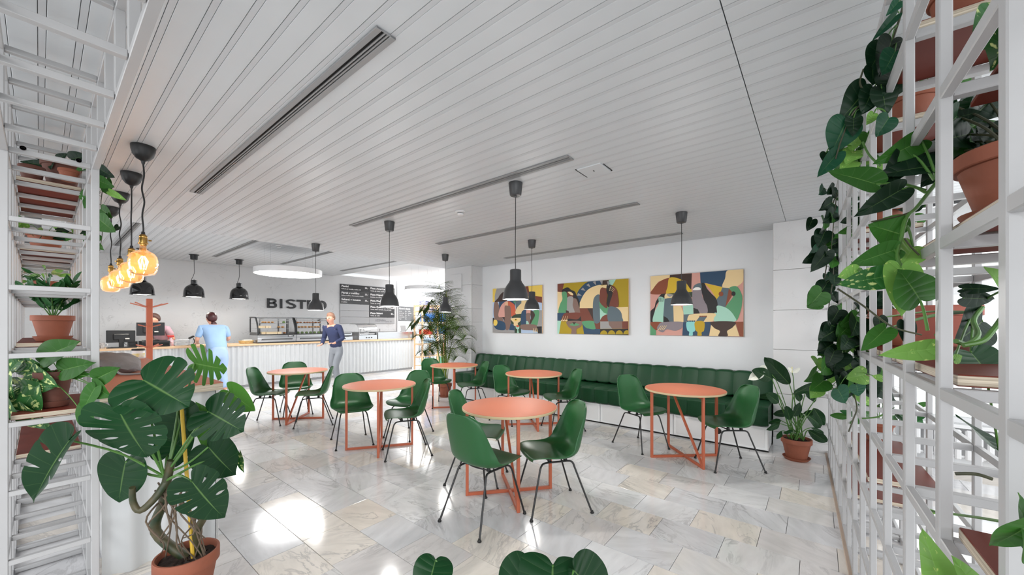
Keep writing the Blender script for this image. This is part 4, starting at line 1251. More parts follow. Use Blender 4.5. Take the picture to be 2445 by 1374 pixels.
letter([[(0, 0), (.24, 0), (.24, 1), (0, 1)], [(.2, .8), (.62, .8), (.62, 1), (.2, 1)], [(.2, .36), (.62, .36), (.62, .56), (.2, .56)], [(.5, .4), (.76, .4), (1.0, 0), (.72, 0)]] + ring_seg(.62, .68, .36, .32, .13, .12, -90, 90, 12), 'letter_r', 4.92, 0.25)
letter(ring_seg(.5, .5, .5, .53, .25, .3, 0, 360, 32), 'letter_o', 5.19, 0.29)

# menu boards
mb = thing('menu_board', 'large black slatted menu board with white dish names behind the counter', 'menu board', (5.9, WY, 1.476))
rowsL = [('Panini', 'Kuře & sýr kroužky, sladké chilli', '59,-'), ('Párek v rohlíku', 'Kečup, hořčice, francouzský dresink', '25,-'), ('Sekaná v housce', 'S hořčicí', '35,-'), None, None, None]
rowsR = [('Pizza Americana', 'Tomat, sýr, šunka, kukuřice', '89,-'), ('Pizza Napolska', 'Smetana, niva, klobása', '89,-'), ('Pizza Margherita', 'Tomat, sýr, šunka', '79,-'), ('Pizza Quattro Formaggi', 'Tomat, eidam, hermelín, niva, parmazán', '89,-'), ('Pizza Salami', 'Tomat, sýr, salám', '84,-'), 'hand']
for col, (rws, x0, wd) in enumerate(((rowsL, 0.0, 0.985), (rowsR, 0.99, 0.98))):
    for k, r in enumerate(rws):
        hh = 1.25 / 6; zc = 1.25 - hh * (k + 0.5)
        blank = r is None or r == 'hand'
        m = M_GREYPANEL if blank else (M_CHALK2 if (k == 0 and col == 0) else M_CHALK)
        pl = boxpart('menu_slat', (x0 + wd / 2, -0.02, zc), (wd, 0.012, hh - 0.008), m, mb, 0.0012)
        yt = -0.0275
        if not blank:
            text('dish_name', r[0], 0.082, mb, (x0 + 0.045, yt, zc + 0.012), M_PRINT, 0.0022, 0.0003, 1.18)
            text('dish_description', r[1], 0.05, mb, (x0 + 0.045, yt, zc - 0.062), M_PRINT, 0.0006, 0.0003, 1.0)
            text('price', r[2], 0.07, mb, (x0 + wd - 0.03, yt, zc + 0.002), M_PRINT, 0.0018, 0.0003, 1.1, 'RIGHT')
        elif r == 'hand':
            text('handwriting', 'UZENINA', 0.105, mb, (x0 + 0.22, yt, zc - 0.03), M_HAND, -0.0005, 0.0003, 0.9)
            text('handwriting', 'porce  30,-', 0.06, mb, (x0 + 0.62, yt, zc - 0.055), M_HAND, 0.0, 0.0003, 1.0)
for x in (0.3, 0.7, 1.3, 1.7):
    boxpart('wall_rail', (x, -0.007, 0.62), (0.03, 0.014, 1.2), M_ALU, mb)
mb2 = thing('menu_board', 'smaller grey drinks board right of the wall end trim', 'menu board', (8.02, WY - 0.02, 1.56))
boxpart('board', (0.37, 0, 0.27), (0.74, 0.012, 0.54), mat('drinks_board_grey', (116, 118, 120), 0.3), mb2, 0.002)
text('heading', 'Kávové nápoje', 0.085, mb2, (0.03, -0.0075, 0.43), M_PRINT, 0.002, 0.0003, 0.95)
for k, (a_, p_) in enumerate((('Espresso', '29,-'), ('Espresso lungo', '29,-'), ('Cappuccino', '35,-'), ('Latte macchiato', '39,-'), ('Frappé', '39,-'))):
    text('drink_name', a_, 0.045, mb2, (0.03, -0.0075, 0.35 - 0.07 * k), M_PRINT, 0.0004, 0.0003, 0.8)
    text('price', p_, 0.045, mb2, (0.36, -0.0075, 0.35 - 0.07 * k), M_PRINT, 0.0008, 0.0003, 1, 'RIGHT')
for k, (a_, p_) in enumerate((('Kofola', '25,-'), ('Limonáda', '28,-'), ('Čaj', '22,-'))):
    text('drink_name', a_, 0.045, mb2, (0.42, -0.0075, 0.35 - 0.07 * k), M_PRINT, 0.0004, 0.0003, 0.8)
    text('price', p_, 0.045, mb2, (0.72, -0.0075, 0.35 - 0.07 * k), M_PRINT, 0.0008, 0.0003, 1, 'RIGHT')
for x in (0.1, 0.64):
    boxpart('bracket', (x, 0.012, 0.4), (0.02, 0.022, 0.06), M_ALU, mb2)

ORD = ['first', 'second', 'third', 'fourth', 'fifth', 'sixth', 'seventh', 'eighth', 'ninth', 'tenth']
# ================================================================== DISPLAY CASES
CTZ = 0.9985
PAS = [mat('golden_pastry', (214, 150, 70), 0.6, var=0.2, vscale=30), mat('brown_roll', (176, 112, 58), 0.6, var=0.2, vscale=30), mat('cream_cake', (236, 214, 176), 0.6), mat('salad_green', (96, 128, 52), 0.7, var=0.4, vscale=40)]
M_TRAY = mat('tray_steel', (170, 172, 174), 0.3, 0.8)
M_PAPER = mat('paper_white', (236, 232, 222), 0.8)


def case(x, label, items, seed):
    t = thing('display_case', label, 'display case', (x, 10.5, CTZ))
    L = 0.84; D0, D1 = -0.28, 0.28
    # sloped base
    b = B(); b.prism([(D0 + 0.02, 0.02), (D0 - 0.01, 0.11), (D0 + 0.02, 0.20), (D1, 0.20), (D1, 0.02)], 0, -L / 2, L / 2); b.build('base', M_STEEL, t, smooth=0)
    boxpart('front_band', (0, D0 - 0.0, 0.165), (L, 0.02, 0.055), M_STEEL, t)
    for k in range(36):
        b_ = boxpart('vent_slit', (-0.33 + 0.66 * k / 35, D0 - 0.004, 0.09), (0.008, 0.008, 0.04), M_SLOT, t, 0, (0.32, 0.35, 0))
    boxpart('base_rim', (0, 0, 0.01), (L, 0.56, 0.02), M_RUBBER, t)
    # end frames with curved glass front edge
    cv = [(D0 + 0.0, 0.2), (D0 + 0.01, 0.34), (D0 + 0.045, 0.46), (D0 + 0.11, 0.565), (D0 + 0.2, 0.625), (D1, 0.632)]
    cs_ = [(v[0], v[1]) for v in spline([(p[0], p[1], 0) for p in cv], 26)]
    for s_ in (-1, 1):
        inner = [(p[0] + 0.03 if i < 20 else p[0], p[1] - (0.0 if i < 8 else 0.03)) for i, p in enumerate(cs_)]
        b = B(); n_ = len(cs_)
        xa, xb = s_ * (L / 2 - 0.0), s_ * (L / 2 - 0.022)
        P = []
        for q in (xa, xb):
            P.append([(q, p[0], p[1]) for p in cs_]); P.append([(q, p[0], p[1]) for p in inner])
        b.grid([P[0], P[2]]); b.grid([P[1], P[3]]); b.grid([P[0], P[1]]); b.grid([P[2], P[3]])
        b.build('end_frame', M_PLASTIC, t)
        boxpart('rear_post', (s_ * (L / 2 - 0.011), D1 - 0.02, 0.415), (0.022, 0.025, 0.43), M_PLASTIC, t)
        boxpart('side_plate', (s_ * (L / 2 - 0.002), 0.0, 0.225), (0.01, 0.5, 0.07), mat('charcoal_plate', (66, 68, 70), 0.4), t)
        b = B(); xg = s_ * (L / 2 - 0.012); b.grid([[(xg, D0 + 0.03, 0.21), (xg, D0 + 0.1, 0.54)], [(xg, D1 - 0.03, 0.21), (xg, D1 - 0.03, 0.61)]]); b.build('side_glass', M_GLASS, t, fix=False)
    b = B(); b.grid([[(q, p[0] + 0.006, p[1] - 0.004) for p in cs_] for q in (-L / 2 + 0.02, L / 2 - 0.02)]); b.build('curved_glass', M_GLASS, t, smooth=80, fix=False)
    boxpart('top_edge', (0, D0 + 0.24, 0.628), (L - 0.04, 0.05, 0.012), M_STEEL, t)
    boxpart('glass_foot', (0, D0 + 0.008, 0.205), (L - 0.03, 0.02, 0.015), M_RUBBER, t)
    for q in (-0.22, 0.2):
        boxpart('shelf_upright', (q, D1 - 0.05, 0.41), (0.035, 0.012, 0.4), M_ALU, t)
    for z, d in ((0.35, 0.40), (0.47, 0.32)):
        boxpart('glass_shelf', (0, D1 - 0.04 - d / 2, z), (L - 0.06, d, 0.006), M_GLASS, t, 0)
    B().box((0.3, D0 - 0.013, 0.166), (0.14, 0.004, 0.032), 0.001).build('maker_plate', M_SIGN, t)
    text('plate_lettering', 'didaro', 0.034, t, (0.245, D0 - 0.0165, 0.157), M_PRINT, 0.0006, 0.0003, 1.0)
    for s_ in (-1, 1):
        for (yy, zz) in ((D1 - 0.04, 0.225), (D0 + 0.03, 0.225), (D1 - 0.04, 0.6)):
            B().lathe([(0, 0), (0.012, 0), (0.01, 0.006), (0, 0.007)], 12, (s_ * (L / 2 + 0.003), yy, zz), mx=Matrix.Rotation(s_ * PI / 2, 4, 'Y')).build('bolt', M_STEEL, t)
    # trays and food: every piece a thing of its own
    r = random.Random(seed)
    for (z, x0, x1, kind, nn) in items:
        b = B(); b.box((0, 0, 0.004), (x1 - x0, 0.22, 0.008), 0.003)
        o = b.build('tray', M_TRAY if kind != 2 else M_PAPER, None, (x + (x0 + x1) / 2, 10.52, CTZ + z + 0.0035))
        tag(o, 'thin food tray %s the %s, %s half' % ({0.47: 'on the upper shelf of', 0.35: 'on the middle shelf of', 0.2: 'on the floor of'}[z], label.split(' on the counter')[0], 'left' if (x0 + x1) < 0 else 'right'), 'tray', 'trays inside the display cases')
        for q in range(nn):
            xx = x0 + (x1 - x0) * (q + 0.5) / nn
            w_ = min(0.075, (x1 - x0) / nn * 0.86)
            hh = 0.042 if kind < 2 else 0.06
            f = B()
            if kind in (0, 1):
                f.grid([[(w_ / 2 * math.sin(PI * i / 8) * math.cos(2 * PI * j / 10), 0.055 * math.sin(PI * i / 8) * math.sin(2 * PI * j / 10) * (1 + 0.2 * math.sin(3 * j)), hh / 2 - hh / 2 * math.cos(PI * i / 8)) for j in range(11)] for i in range(9)])
            elif kind == 2:
                f.prism([(-w_ / 2, 0), (w_ / 2, 0), (w_ * 0.62, 0.055), (-w_ * 0.62, 0.055)], 1, -0.04, 0.04)
            else:
                f.lathe([(0, 0), (w_ * 0.4, 0), (w_ * 0.5, 0.03), (w_ * 0.3, 0.05), (0, 0.055)], 10)
            ob = f.build('pastry' if kind < 2 else ('cake_cup' if kind == 2 else 'salad_bowl'), PAS[kind], None, (x + xx, 10.52 + r.uniform(-0.03, 0.03), CTZ + z + 0.012))
            lv = {0.47: 'upper', 0.35: 'middle', 0.2: 'lowest'}[z]
            tag(ob, '%s %s from the left, %s %s tray of %s' % (ORD[q], {0: 'golden pastry', 1: 'brown roll', 2: 'pale cake cup', 3: 'green salad bowl'}[kind], lv, 'left' if (x0 + x1) < 0 else 'right', label.split(' on the counter')[0]), 'food', 'food inside the display cases')


case(3.62, 'left glass display case on the counter, beside the basket', [(0.47, -0.26, 0.02, 0, 4), (0.47, 0.2, 0.3, 3, 1), (0.35, -0.34, -0.06, 2, 5), (0.35, 0.1, 0.26, 0, 2), (0.2, -0.25, 0.18, 2, 5), (0.2, 0.2, 0.34, 1, 1)], 1)
case(4.47, 'right glass display case on the counter, below the lamp', [(0.47, -0.3, 0.3, 1, 8), (0.35, -0.28, 0.3, 0, 7), (0.2, -0.3, 0.3, 3, 6)], 2)


# ================================================================== COUNTER ITEMS
def monitor(loc, rot, wd, ht, label, back=False):
    t = thing('computer_monitor', label, 'monitor', loc, rot)
    boxpart('housing', (0, 0, 0.10 + ht / 2), (wd, 0.04, ht), M_PLASTIC, t, 0.006)
    boxpart('screen', (0, 0.0205, 0.10 + ht / 2 + 0.004), (wd - 0.03, 0.002, ht - 0.035), M_SCREEN, t, 0)
    b = B(); b.box((0, -0.03, 0.1 + ht * 0.45), (wd * 0.55, 0.03, ht * 0.5), 0.01); b.build('rear_bulge', M_PLASTIC, t)
    boxpart('neck', (0, -0.03, 0.09), (0.07, 0.025, 0.17), M_PLASTIC, t, 0.004)
    boxpart('base', (0, -0.01, 0.008), (0.26, 0.18, 0.016), M_PLASTIC, t, 0.006)
    boxpart('rating_label', (wd * 0.2, -0.0465 if 1 else 0, 0.1 + ht * 0.3), (0.06, 0.001, 0.025), M_PAPER, t, 0)
    B().tube(spline([(0.02, -0.04, 0.12), (0.05, -0.09, 0.06), (0.12, -0.11, 0.01), (0.25, -0.1, 0.008)], 14), 0.004, 6).build('cable', M_PLASTIC, t)


monitor((0.99, 10.56, CTZ), 0.1, 0.40, 0.235, 'black computer monitor at left end of the counter, seen from behind')
monitor((1.42, 10.60, CTZ + 0.12), -0.15, 0.42, 0.27, 'black computer monitor on the cash drawer behind the coat stand')
cd = thing('cash_till', 'black cash drawer with receipt printer behind the coat stand', 'cash drawer', (1.46, 10.52, CTZ))
boxpart('body', (0, 0, 0.06), (0.42, 0.38, 0.118), M_PLASTIC, cd, 0.004)
boxpart('front_line', (0, -0.192, 0.05), (0.40, 0.004, 0.07), M_SCREEN, cd)
rp = thing('receipt_printer', 'small black receipt printer left of the coat stand pole', 'printer', (1.16, 10.66, CTZ))
boxpart('body', (0, 0, 0.06), (0.13, 0.16, 0.12), M_PLASTIC, rp, 0.008)
boxpart('paper_slot', (0, -0.03, 0.121), (0.09, 0.01, 0.003), M_PAPER, rp, 0)
kb = thing('keyboard', 'flat black keyboard lying before the left monitor', 'keyboard', (0.98, 10.33, CTZ))
boxpart('body', (0, 0, 0.008), (0.40, 0.13, 0.016), M_PLASTIC, kb, 0.003)
boxpart('keys', (0, 0, 0.018), (0.38, 0.11, 0.006), M_SCREEN, kb, 0.002)
mg = thing('patterned_mug', 'white dotted paper mug at the left end of the counter', 'mug', (0.73, 10.42, CTZ))
B().lathe([(0, 0), (0.03, 0), (0.04, 0.1), (0.041, 0.105), (0.038, 0.1), (0.03, 0.01), (0, 0.01)], 24).build('cup', mat('dotted_cup', (240, 238, 236), 0.5, vscale=60, col2=(70, 60, 66)), mg)
B().tube(spline([(0.038, 0, 0.085), (0.065, 0, 0.08), (0.068, 0, 0.045), (0.034, 0, 0.03)], 12), 0.005, 8).build('handle', M_WHITE, mg)
sp = thing('spray_bottle', 'clear spray bottle with red trigger head on the counter', 'spray bottle', (1.70, 10.42, CTZ))
B().lathe([(0, 0), (0.042, 0), (0.046, 0.01), (0.046, 0.09), (0.04, 0.12), (0.018, 0.15), (0.014, 0.175), (0, 0.175)], 24).build('bottle', mat('floral_bottle', (236, 234, 238), 0.3, vscale=26, col2=(196, 120, 130)), sp)
M_REDP = mat('red_plastic', (206, 40, 36), 0.35)
b = B(); b.box((0, 0, 0.205), (0.1, 0.03, 0.035), 0.008); b.box((-0.05, 0, 0.212), (0.03, 0.022, 0.02), 0.004); b.build('spray_head', M_REDP, sp)
b = B(); b.tube([(-0.03, 0, 0.19), (-0.045, 0, 0.17), (-0.04, 0, 0.15)], 0.006, 8); b.build('trigger', M_REDP, sp)
B().tube([(0, 0, 0.17), (0, 0, 0.192)], 0.012, 12).build('neck', M_REDP, sp)
tr = thing('paper_tray', 'silver two-tier metal tray right of the spray bottle', 'tray', (1.90, 10.5, CTZ))
for z in (0.01, 0.07, 0.125):
    boxpart('tier', (0, 0, z), (0.26, 0.2, 0.006), M_STEEL, tr, 0.001)
for sx in (-0.125, 0.125):
    for sy in (-0.09, 0.09):
        boxpart('post', (sx, sy, 0.064), (0.008, 0.008, 0.125), M_STEEL, tr, 0)
sc_ = thing('barcode_scanner', 'black barcode scanner on curved stand left of the blue-dressed customer', 'scanner', (2.06, 10.42, CTZ))
B().lathe([(0, 0), (0.05, 0), (0.05, 0.012), (0.02, 0.022), (0, 0.022)], 24).build('base', M_PLASTIC, sc_)
B().tube(spline([(0, 0, 0.02), (0.02, 0, 0.07), (0.015, 0, 0.12), (0.0, 0, 0.15)], 12), 0.009, 8).build('gooseneck', M_PLASTIC, sc_)
B().box((-0.03, 0, 0.175), (0.11, 0.045, 0.04), 0.014, Matrix.Rotation(-0.5, 4, 'Y')).build('scanner_head', M_PLASTIC, sc_)
B().tube(spline([(0.02, 0, 0.18), (0.06, 0, 0.14), (0.05, 0, 0.06), (0.0, -0.02, 0.03), (-0.1, -0.02, 0.012)], 20), 0.003, 6).build('cable', M_PLASTIC, sc_)
gl = thing('juice_glass', 'small glass of orange drink before the blue-dressed customer', 'glass', (2.29, 10.36, CTZ))
B().lathe([(0, 0), (0.03, 0), (0.035, 0.1), (0.033, 0.1), (0.028, 0.006), (0, 0.006)], 20).build('glass', M_GLASS, gl, smooth=60)
B().lathe([(0, 0.007), (0.027, 0.007), (0.03, 0.06), (0, 0.06)], 20).build('drink', mat('orange_drink', (226, 160, 50), 0.2), gl)
bk = thing('wicker_basket', 'low pale wicker basket with white paper left of the display cases', 'basket', (3.03, 10.42, CTZ))
b = B()
for k in range(6):
    b.tube([(0.15 * math.cos(a) * (0.86 + 0.03 * k), 0.1 * math.sin(a) * (0.86 + 0.03 * k), 0.008 + 0.012 * k) for a in [2 * PI * q / 28 for q in range(29)]], 0.0065, 5, cap=False)
b.lathe([(0, 0.002), (0.86, 0.002), (0.86, 0.008), (0, 0.008)], 28, mx=Matrix.Diagonal((0.15, 0.1, 1, 1)))
b.build('weave', mat('wicker', (208, 178, 122), 0.7, var=0.2, vscale=40), bk)
boxpart('paper_napkins', (0.02, 0, 0.075), (0.17, 0.12, 0.03), M_PAPER, bk, 0.004)

# steel machines on the right half of the counter
gr = thing('contact_grill', 'steel double contact grill right of the display cases', 'grill', (5.26, 10.5, CTZ))
for sx in (-0.17, 0.17):
    boxpart('lower_body', (sx, 0, 0.055), (0.31, 0.4, 0.11), M_STEEL, gr, 0.008)
    boxpart('lid', (sx, 0.0, 0.175), (0.30, 0.36, 0.09), M_STEEL, gr, 0.012)
    boxpart('hot_plate', (sx, 0, 0.12), (0.28, 0.34, 0.02), M_SLOT, gr, 0)
    boxpart('handle', (sx, -0.21, 0.19), (0.2, 0.03, 0.02), M_PLASTIC, gr, 0.006)
    B().lathe([(0, 0), (0.018, 0), (0.018, 0.015), (0, 0.018)], 16, (sx - 0.08, -0.2, 0.05), mx=Matrix.Rotation(PI / 2, 4, 'X')).build('knob', M_PLASTIC, gr)
rg = thing('roller_grill', 'steel hot dog roller grill with curved glass hood', 'grill', (6.05, 10.48, CTZ))
boxpart('body', (0, 0, 0.07), (0.58, 0.42, 0.14), M_STEEL, rg, 0.006)
for q in range(6):
    B().tube([(-0.25, -0.14 + 0.055 * q, 0.165), (0.25, -0.14 + 0.055 * q, 0.165)], 0.016, 10).build('roller', M_STEEL, rg)
for s_ in (-1, 1):
    boxpart('side_cheek', (s_ * 0.28, 0, 0.17), (0.03, 0.42, 0.1), M_ALU, rg, 0.004)
hc = [(v[0], v[1]) for v in spline([(-0.2, 0.22, 0), (-0.19, 0.32, 0), (-0.12, 0.42, 0), (0.0, 0.455, 0), (0.2, 0.46, 0)], 18)]
b = B(); b.grid([[(q, p[0], p[1]) for p in hc] for q in (-0.3, 0.3)]); b.build('glass_hood', M_GLASS, rg, smooth=80, fix=False)
for s_ in (-1, 1):
    B().tube([(s_ * 0.3, p[0], p[1]) for p in hc], 0.006, 6).build('hood_edge', M_ALU, rg)
B().tube([(-0.3, 0.2, 0.46), (0.3, 0.2, 0.46)], 0.008, 6).build('hood_rail', M_SIGN, rg)
for q in (-0.06, 0.02, 0.1):
    B().lathe([(0, 0), (0.016, 0), (0.016, 0.015), (0, 0.018)], 16, (q, -0.21, 0.06), mx=Matrix.Rotation(PI / 2, 4, 'X')).build('knob', M_PLASTIC, rg)
sh = thing('steel_guard', 'long low stainless steel guard at the right end of the counter', 'counter guard', (7.0, 10.42, CTZ))
boxpart('front_plate', (0, -0.12, 0.10), (1.24, 0.012, 0.2), M_STEEL, sh, 0.002)
boxpart('top_plate', (0, 0.05, 0.205), (1.24, 0.35, 0.01), M_STEEL, sh, 0.002)
boxpart('rear_plate', (0, 0.22, 0.10), (1.24, 0.012, 0.2), M_STEEL, sh, 0.002)
cr_ = thing('cash_register', 'grey cash register with tilted display behind the roller grill', 'cash register', (6.32, 10.86, CTZ))
boxpart('body', (0, 0, 0.1), (0.3, 0.3, 0.2), M_ALU, cr_, 0.01)
boxpart('display', (0, -0.05, 0.3), (0.24, 0.02, 0.12), M_ALU, cr_, 0.004, (-0.3, 0, 0))
boxpart('neck', (0, -0.03, 0.22), (0.05, 0.03, 0.08), M_ALU, cr_)
boxpart('screen', (0, -0.063, 0.302), (0.2, 0.004, 0.09), M_SCREEN, cr_, 0, (-0.3, 0, 0))
mwt = thing('side_table', 'low white worktop on steel legs beyond the counter end', 'table', (8.6, 11.6, 0))
boxpart('top', (0, 0, 0.88), (1.1, 0.6, 0.04), M_WHITE, mwt)
for sx in (-0.5, 0.5):
    for sy in (-0.26, 0.26):
        boxpart('leg', (sx, sy, 0.43), (0.04, 0.04, 0.86), M_STEEL, mwt)
mw = thing('microwave_oven', 'white microwave oven below the drinks board', 'microwave', (8.35, 11.55, 0.90))
boxpart('body', (0, 0, 0.16), (0.48, 0.36, 0.3), M_WHITE, mw, 0.008)
boxpart('door', (-0.06, -0.184, 0.16), (0.34, 0.012, 0.24), M_SCREEN, mw, 0.003)
boxpart('control_panel', (0.18, -0.184, 0.16), (0.1, 0.012, 0.26), M_ALU, mw, 0.002)
for sx in (-0.2, 0.2):
    boxpart('foot', (sx, 0, 0.005), (0.03, 0.2, 0.012), M_RUBBER, mw, 0)
th = thing('tablet_stand', 'grey tablet leaning on a stand at the counter end', 'tablet', (7.45, 10.56, CTZ + 0.21 * 0))
boxpart('foot', (0, 0, 0.225), (0.16, 0.12, 0.01), M_ALU, th)
boxpart('tablet', (0, -0.01, 0.32), (0.2, 0.012, 0.2), M_ALU, th, 0.003, (-0.25, 0, 0))

# ================================================================== GOODS SHELF
SX, SY = 7.6, 9.75
gs = thing('goods_shelf', 'open pale wood shelving with drinks and snacks behind the palm', 'shelf', (SX, SY, 0))
bays = [0.0, 0.62, 1.24]
for x in bays:
    for y in (0, 0.4):
        boxpart('post', (x, y, 1.04), (0.045, 0.045, 2.08), M_OAK, gs, 0.003)
SZ = [0.12, 0.42, 0.82, 1.12, 1.52, 1.88, 2.06]
for z in SZ:
    for k in range(2):
        boxpart('shelf_board', ((bays[k] + bays[k + 1]) / 2, 0.2, z), (0.575, 0.40, 0.022), M_OAK, gs, 0.002)
    if z > 0.2:
        boxpart('side_rail', (-0.0, 0.2, z - 0.03), (0.02, 0.36, 0.03), M_OAK, gs, 0.002)
M_BLUE = mat('blue_water_bottle', (52, 112, 190), 0.15, trans=0.2); M_GRNB = mat('green_water_bottle', (120, 190, 160), 0.15, trans=0.2)
M_CLRB = mat('pale_water_bottle', (176, 200, 216), 0.15, trans=0.2)
M_CAP = mat('blue_cap', (30, 50, 120), 0.4); M_BOXR = mat('red_carton', (204, 46, 38), 0.5, vscale=9, col2=(226, 70, 50)); M_BOXB = mat('blue_carton', (70, 110, 190), 0.5, vscale=14, col2=(240, 180, 60))
M_BOXY = mat('pastel_carton', (196, 186, 214), 0.5, vscale=18, col2=(110, 130, 200)); M_SNACK = mat('snack_packs', (70, 66, 74), 0.4, vscale=20, col2=(180, 170, 160)); M_BROWNB = mat('brown_bottle', (110, 66, 34), 0.2)


def bottle_mesh(h, r, m, cap):
    return B().lathe([(0, 0), (r, 0.004), (r, h * 0.35), (r * 0.92, h * 0.4), (r, h * 0.45), (r, h * 0.62), (r * 0.8, h * 0.76), (r * 0.36, h * 0.9), (r * 0.36, h * 0.93)], 14).mesh('bottle', m, 50, True), \
        B().lathe([(0, h * 0.92), (r * 0.42, h * 0.92), (r * 0.42, h), (0, h)], 12).mesh('cap', cap, 40, True)


def bottles(xs, ys, z, h, r, m, cap, label, group):
    me, ca = bottle_mesh(h, r, m, cap)
    for xi, x in enumerate(xs):
        for y in ys:
            t = thing('bottle', '%s from left, %s row: %s' % (ORD[xi], 'front' if y < 0.1 else 'rear', label), 'bottle', (SX + x, SY + y, z), 0, group)
            inst('body', me, (0, 0, 0), t); inst('cap', ca, (0, 0, 0), t)


bottles([0.09 + 0.085 * k for k in range(6)], [0.06, 0.16], SZ[4] + 0.0115, 0.32, 0.04, M_BLUE, M_CAP, 'large blue water bottle on the shelf, left bay', 'blue water bottles on the left bay')
bottles([0.71 + 0.085 * k for k in range(6)], [0.06, 0.16], SZ[4] - 0.4 + 0.0115 + 0.0, 0.32, 0.04, M_BLUE, M_CAP, 'large blue water bottle on the right bay, lower shelf', 'blue water bottles on the right bay')
bottles([0.71 + 0.085 * k for k in range(6)], [0.06], SZ[4] + 0.0115, 0.32, 0.04, M_BLUE, M_CAP, 'large blue water bottle on the right bay, upper shelf', 'blue water bottles upper right bay')
bottles([0.09 + 0.07 * k for k in range(7)], [0.06, 0.15], SZ[0] + 0.0115, 0.26, 0.032, M_GRNB, M_CAP, 'pale green water bottle on the lowest shelf, left bay', 'green water bottles lowest shelf')
bottles([0.71 + 0.07 * k for k in range(7)], [0.06, 0.15], SZ[0] + 0.0115, 0.26, 0.032, M_GRNB, M_CAP, 'pale green water bottle on the lowest shelf, right bay', 'green water bottles lowest right')
bottles([0.09 + 0.075 * k for k in range(7)], [0.06, 0.15], SZ[2] + 0.0115, 0.2, 0.032, M_CLRB, M_CAP, 'small clear water bottle on the middle shelf', 'clear water bottles middle shelf')


def cartons(specs, z, m, label, group):
    for ci, (x, y, w_, d_, h_) in enumerate(specs):
        t = thing('carton', ORD[ci] + ' from the left: ' + label, 'carton', (SX + x, SY + y, z), 0, group)
        boxpart('box', (0, 0, h_ / 2), (w_, d_, h_), m, t, 0.002)
        boxpart('flap', (0, 0, h_ + 0.001), (w_ * 0.9, d_ * 0.48, 0.003), m, t, 0)


cartons([(0.12, 0.12, 0.13, 0.2, 0.14), (0.27, 0.12, 0.13, 0.2, 0.14)], SZ[6] + 0.0115, M_BOXY, 'pastel snack carton on top of the goods shelf', 'cartons on the shelf top')
cartons([(0.12, 0.1, 0.16, 0.2, 0.13), (0.30, 0.1, 0.16, 0.2, 0.13), (0.48, 0.1, 0.16, 0.2, 0.12)], SZ[5] + 0.0115, M_BOXB, 'blue and yellow carton on the second highest shelf', 'blue cartons')
cartons([(0.12, 0.1, 0.18, 0.22, 0.16), (0.34, 0.1, 0.18, 0.22, 0.16)], SZ[3] + 0.0115, M_BOXR, 'red snack carton on the middle shelf', 'red cartons')
cartons([(0.72 + 0.12 * k, 0.1, 0.1, 0.16, 0.11) for k in range(4)], SZ[2] + 0.0115, M_SNACK, 'dark snack pack on the right bay', 'dark snack packs')
cartons([(0.1 + 0.12 * k, 0.1, 0.1, 0.16, 0.10) for k in range(4)], SZ[1] + 0.0115, M_SNACK, 'dark snack pack on the second lowest shelf', 'dark snack packs low')
# ================================================================== PEOPLE
SKIN = mat('skin', (214, 160, 136), 0.5, spec=0.3)


def skinned(name, joints, edges, m, parent, sub=2, smooth=True):
    """joints: list (x,y,z,r); a continuous surface grown over the joint graph"""
    me = bpy.data.meshes.new(name)
    me.from_pydata([j[:3] for j in joints], edges, [])
    ob = bpy.data.objects.new(name, me); C.objects.link(ob)
    sk = ob.modifiers.new('skin', 'SKIN'); sk.use_smooth_shade = True
    for i, j in enumerate(joints):
        r = j[3]; me.skin_vertices[0].data[i].radius = (r[0], r[1]) if isinstance(r, tuple) else (r, r)
    me.skin_vertices[0].data[0].use_root = True
    sb = ob.modifiers.new('sub', 'SUBSURF'); sb.levels = sub; sb.render_levels = sub
    bpy.context.view_layer.update()
    me2 = bpy.data.meshes.new_from_object(ob.evaluated_get(bpy.context.evaluated_depsgraph_get()))
    C.objects.unlink(ob); bpy.data.objects.remove(ob); bpy.data.meshes.remove(me)
    me2.materials.clear(); me2.materials.append(m); me2.name = name
    me2.polygons.foreach_set('use_smooth', [True] * len(me2.polygons))
    return inst(name, me2, (0, 0, 0), parent)


def chain(J, E_, start, pts):
    prev = start
    for p in pts:
        J.append(p); E_.append((prev, len(J) - 1)); prev = len(J) - 1
    return prev


def hand(J, E_, wrist_i, w_, d_, side, up):
    """palm and five fingers along d_"""
    d_ = Vector(d_).normalized(); s_ = Vector(side).normalized(); u_ = Vector(up).normalized(); w_ = Vector(w_)
    palm = chain(J, E_, wrist_i, [(*(w_ + d_ * 0.035), (0.030, 0.016)), (*(w_ + d_ * 0.075), (0.034, 0.013))])
    for k, (o, L) in enumerate(((-0.028, 0.062), (-0.010, 0.075), (0.010, 0.070), (0.028, 0.055))):
        b0 = w_ + d_ * 0.088 + s_ * o
        chain(J, E_, palm, [(*b0, 0.0085), (*(b0 + d_ * L * 0.5 - u_ * 0.008), 0.008), (*(b0 + d_ * L * 0.9 - u_ * 0.028), 0.0065)])
    t0 = w_ + d_ * 0.03 - s_ * 0.032
    chain(J, E_, palm - 1, [(*t0, 0.011), (*(t0 + d_ * 0.035 - s_ * 0.018 - u_ * 0.008), 0.009), (*(t0 + d_ * 0.06 - s_ * 0.02 - u_ * 0.018), 0.007)])


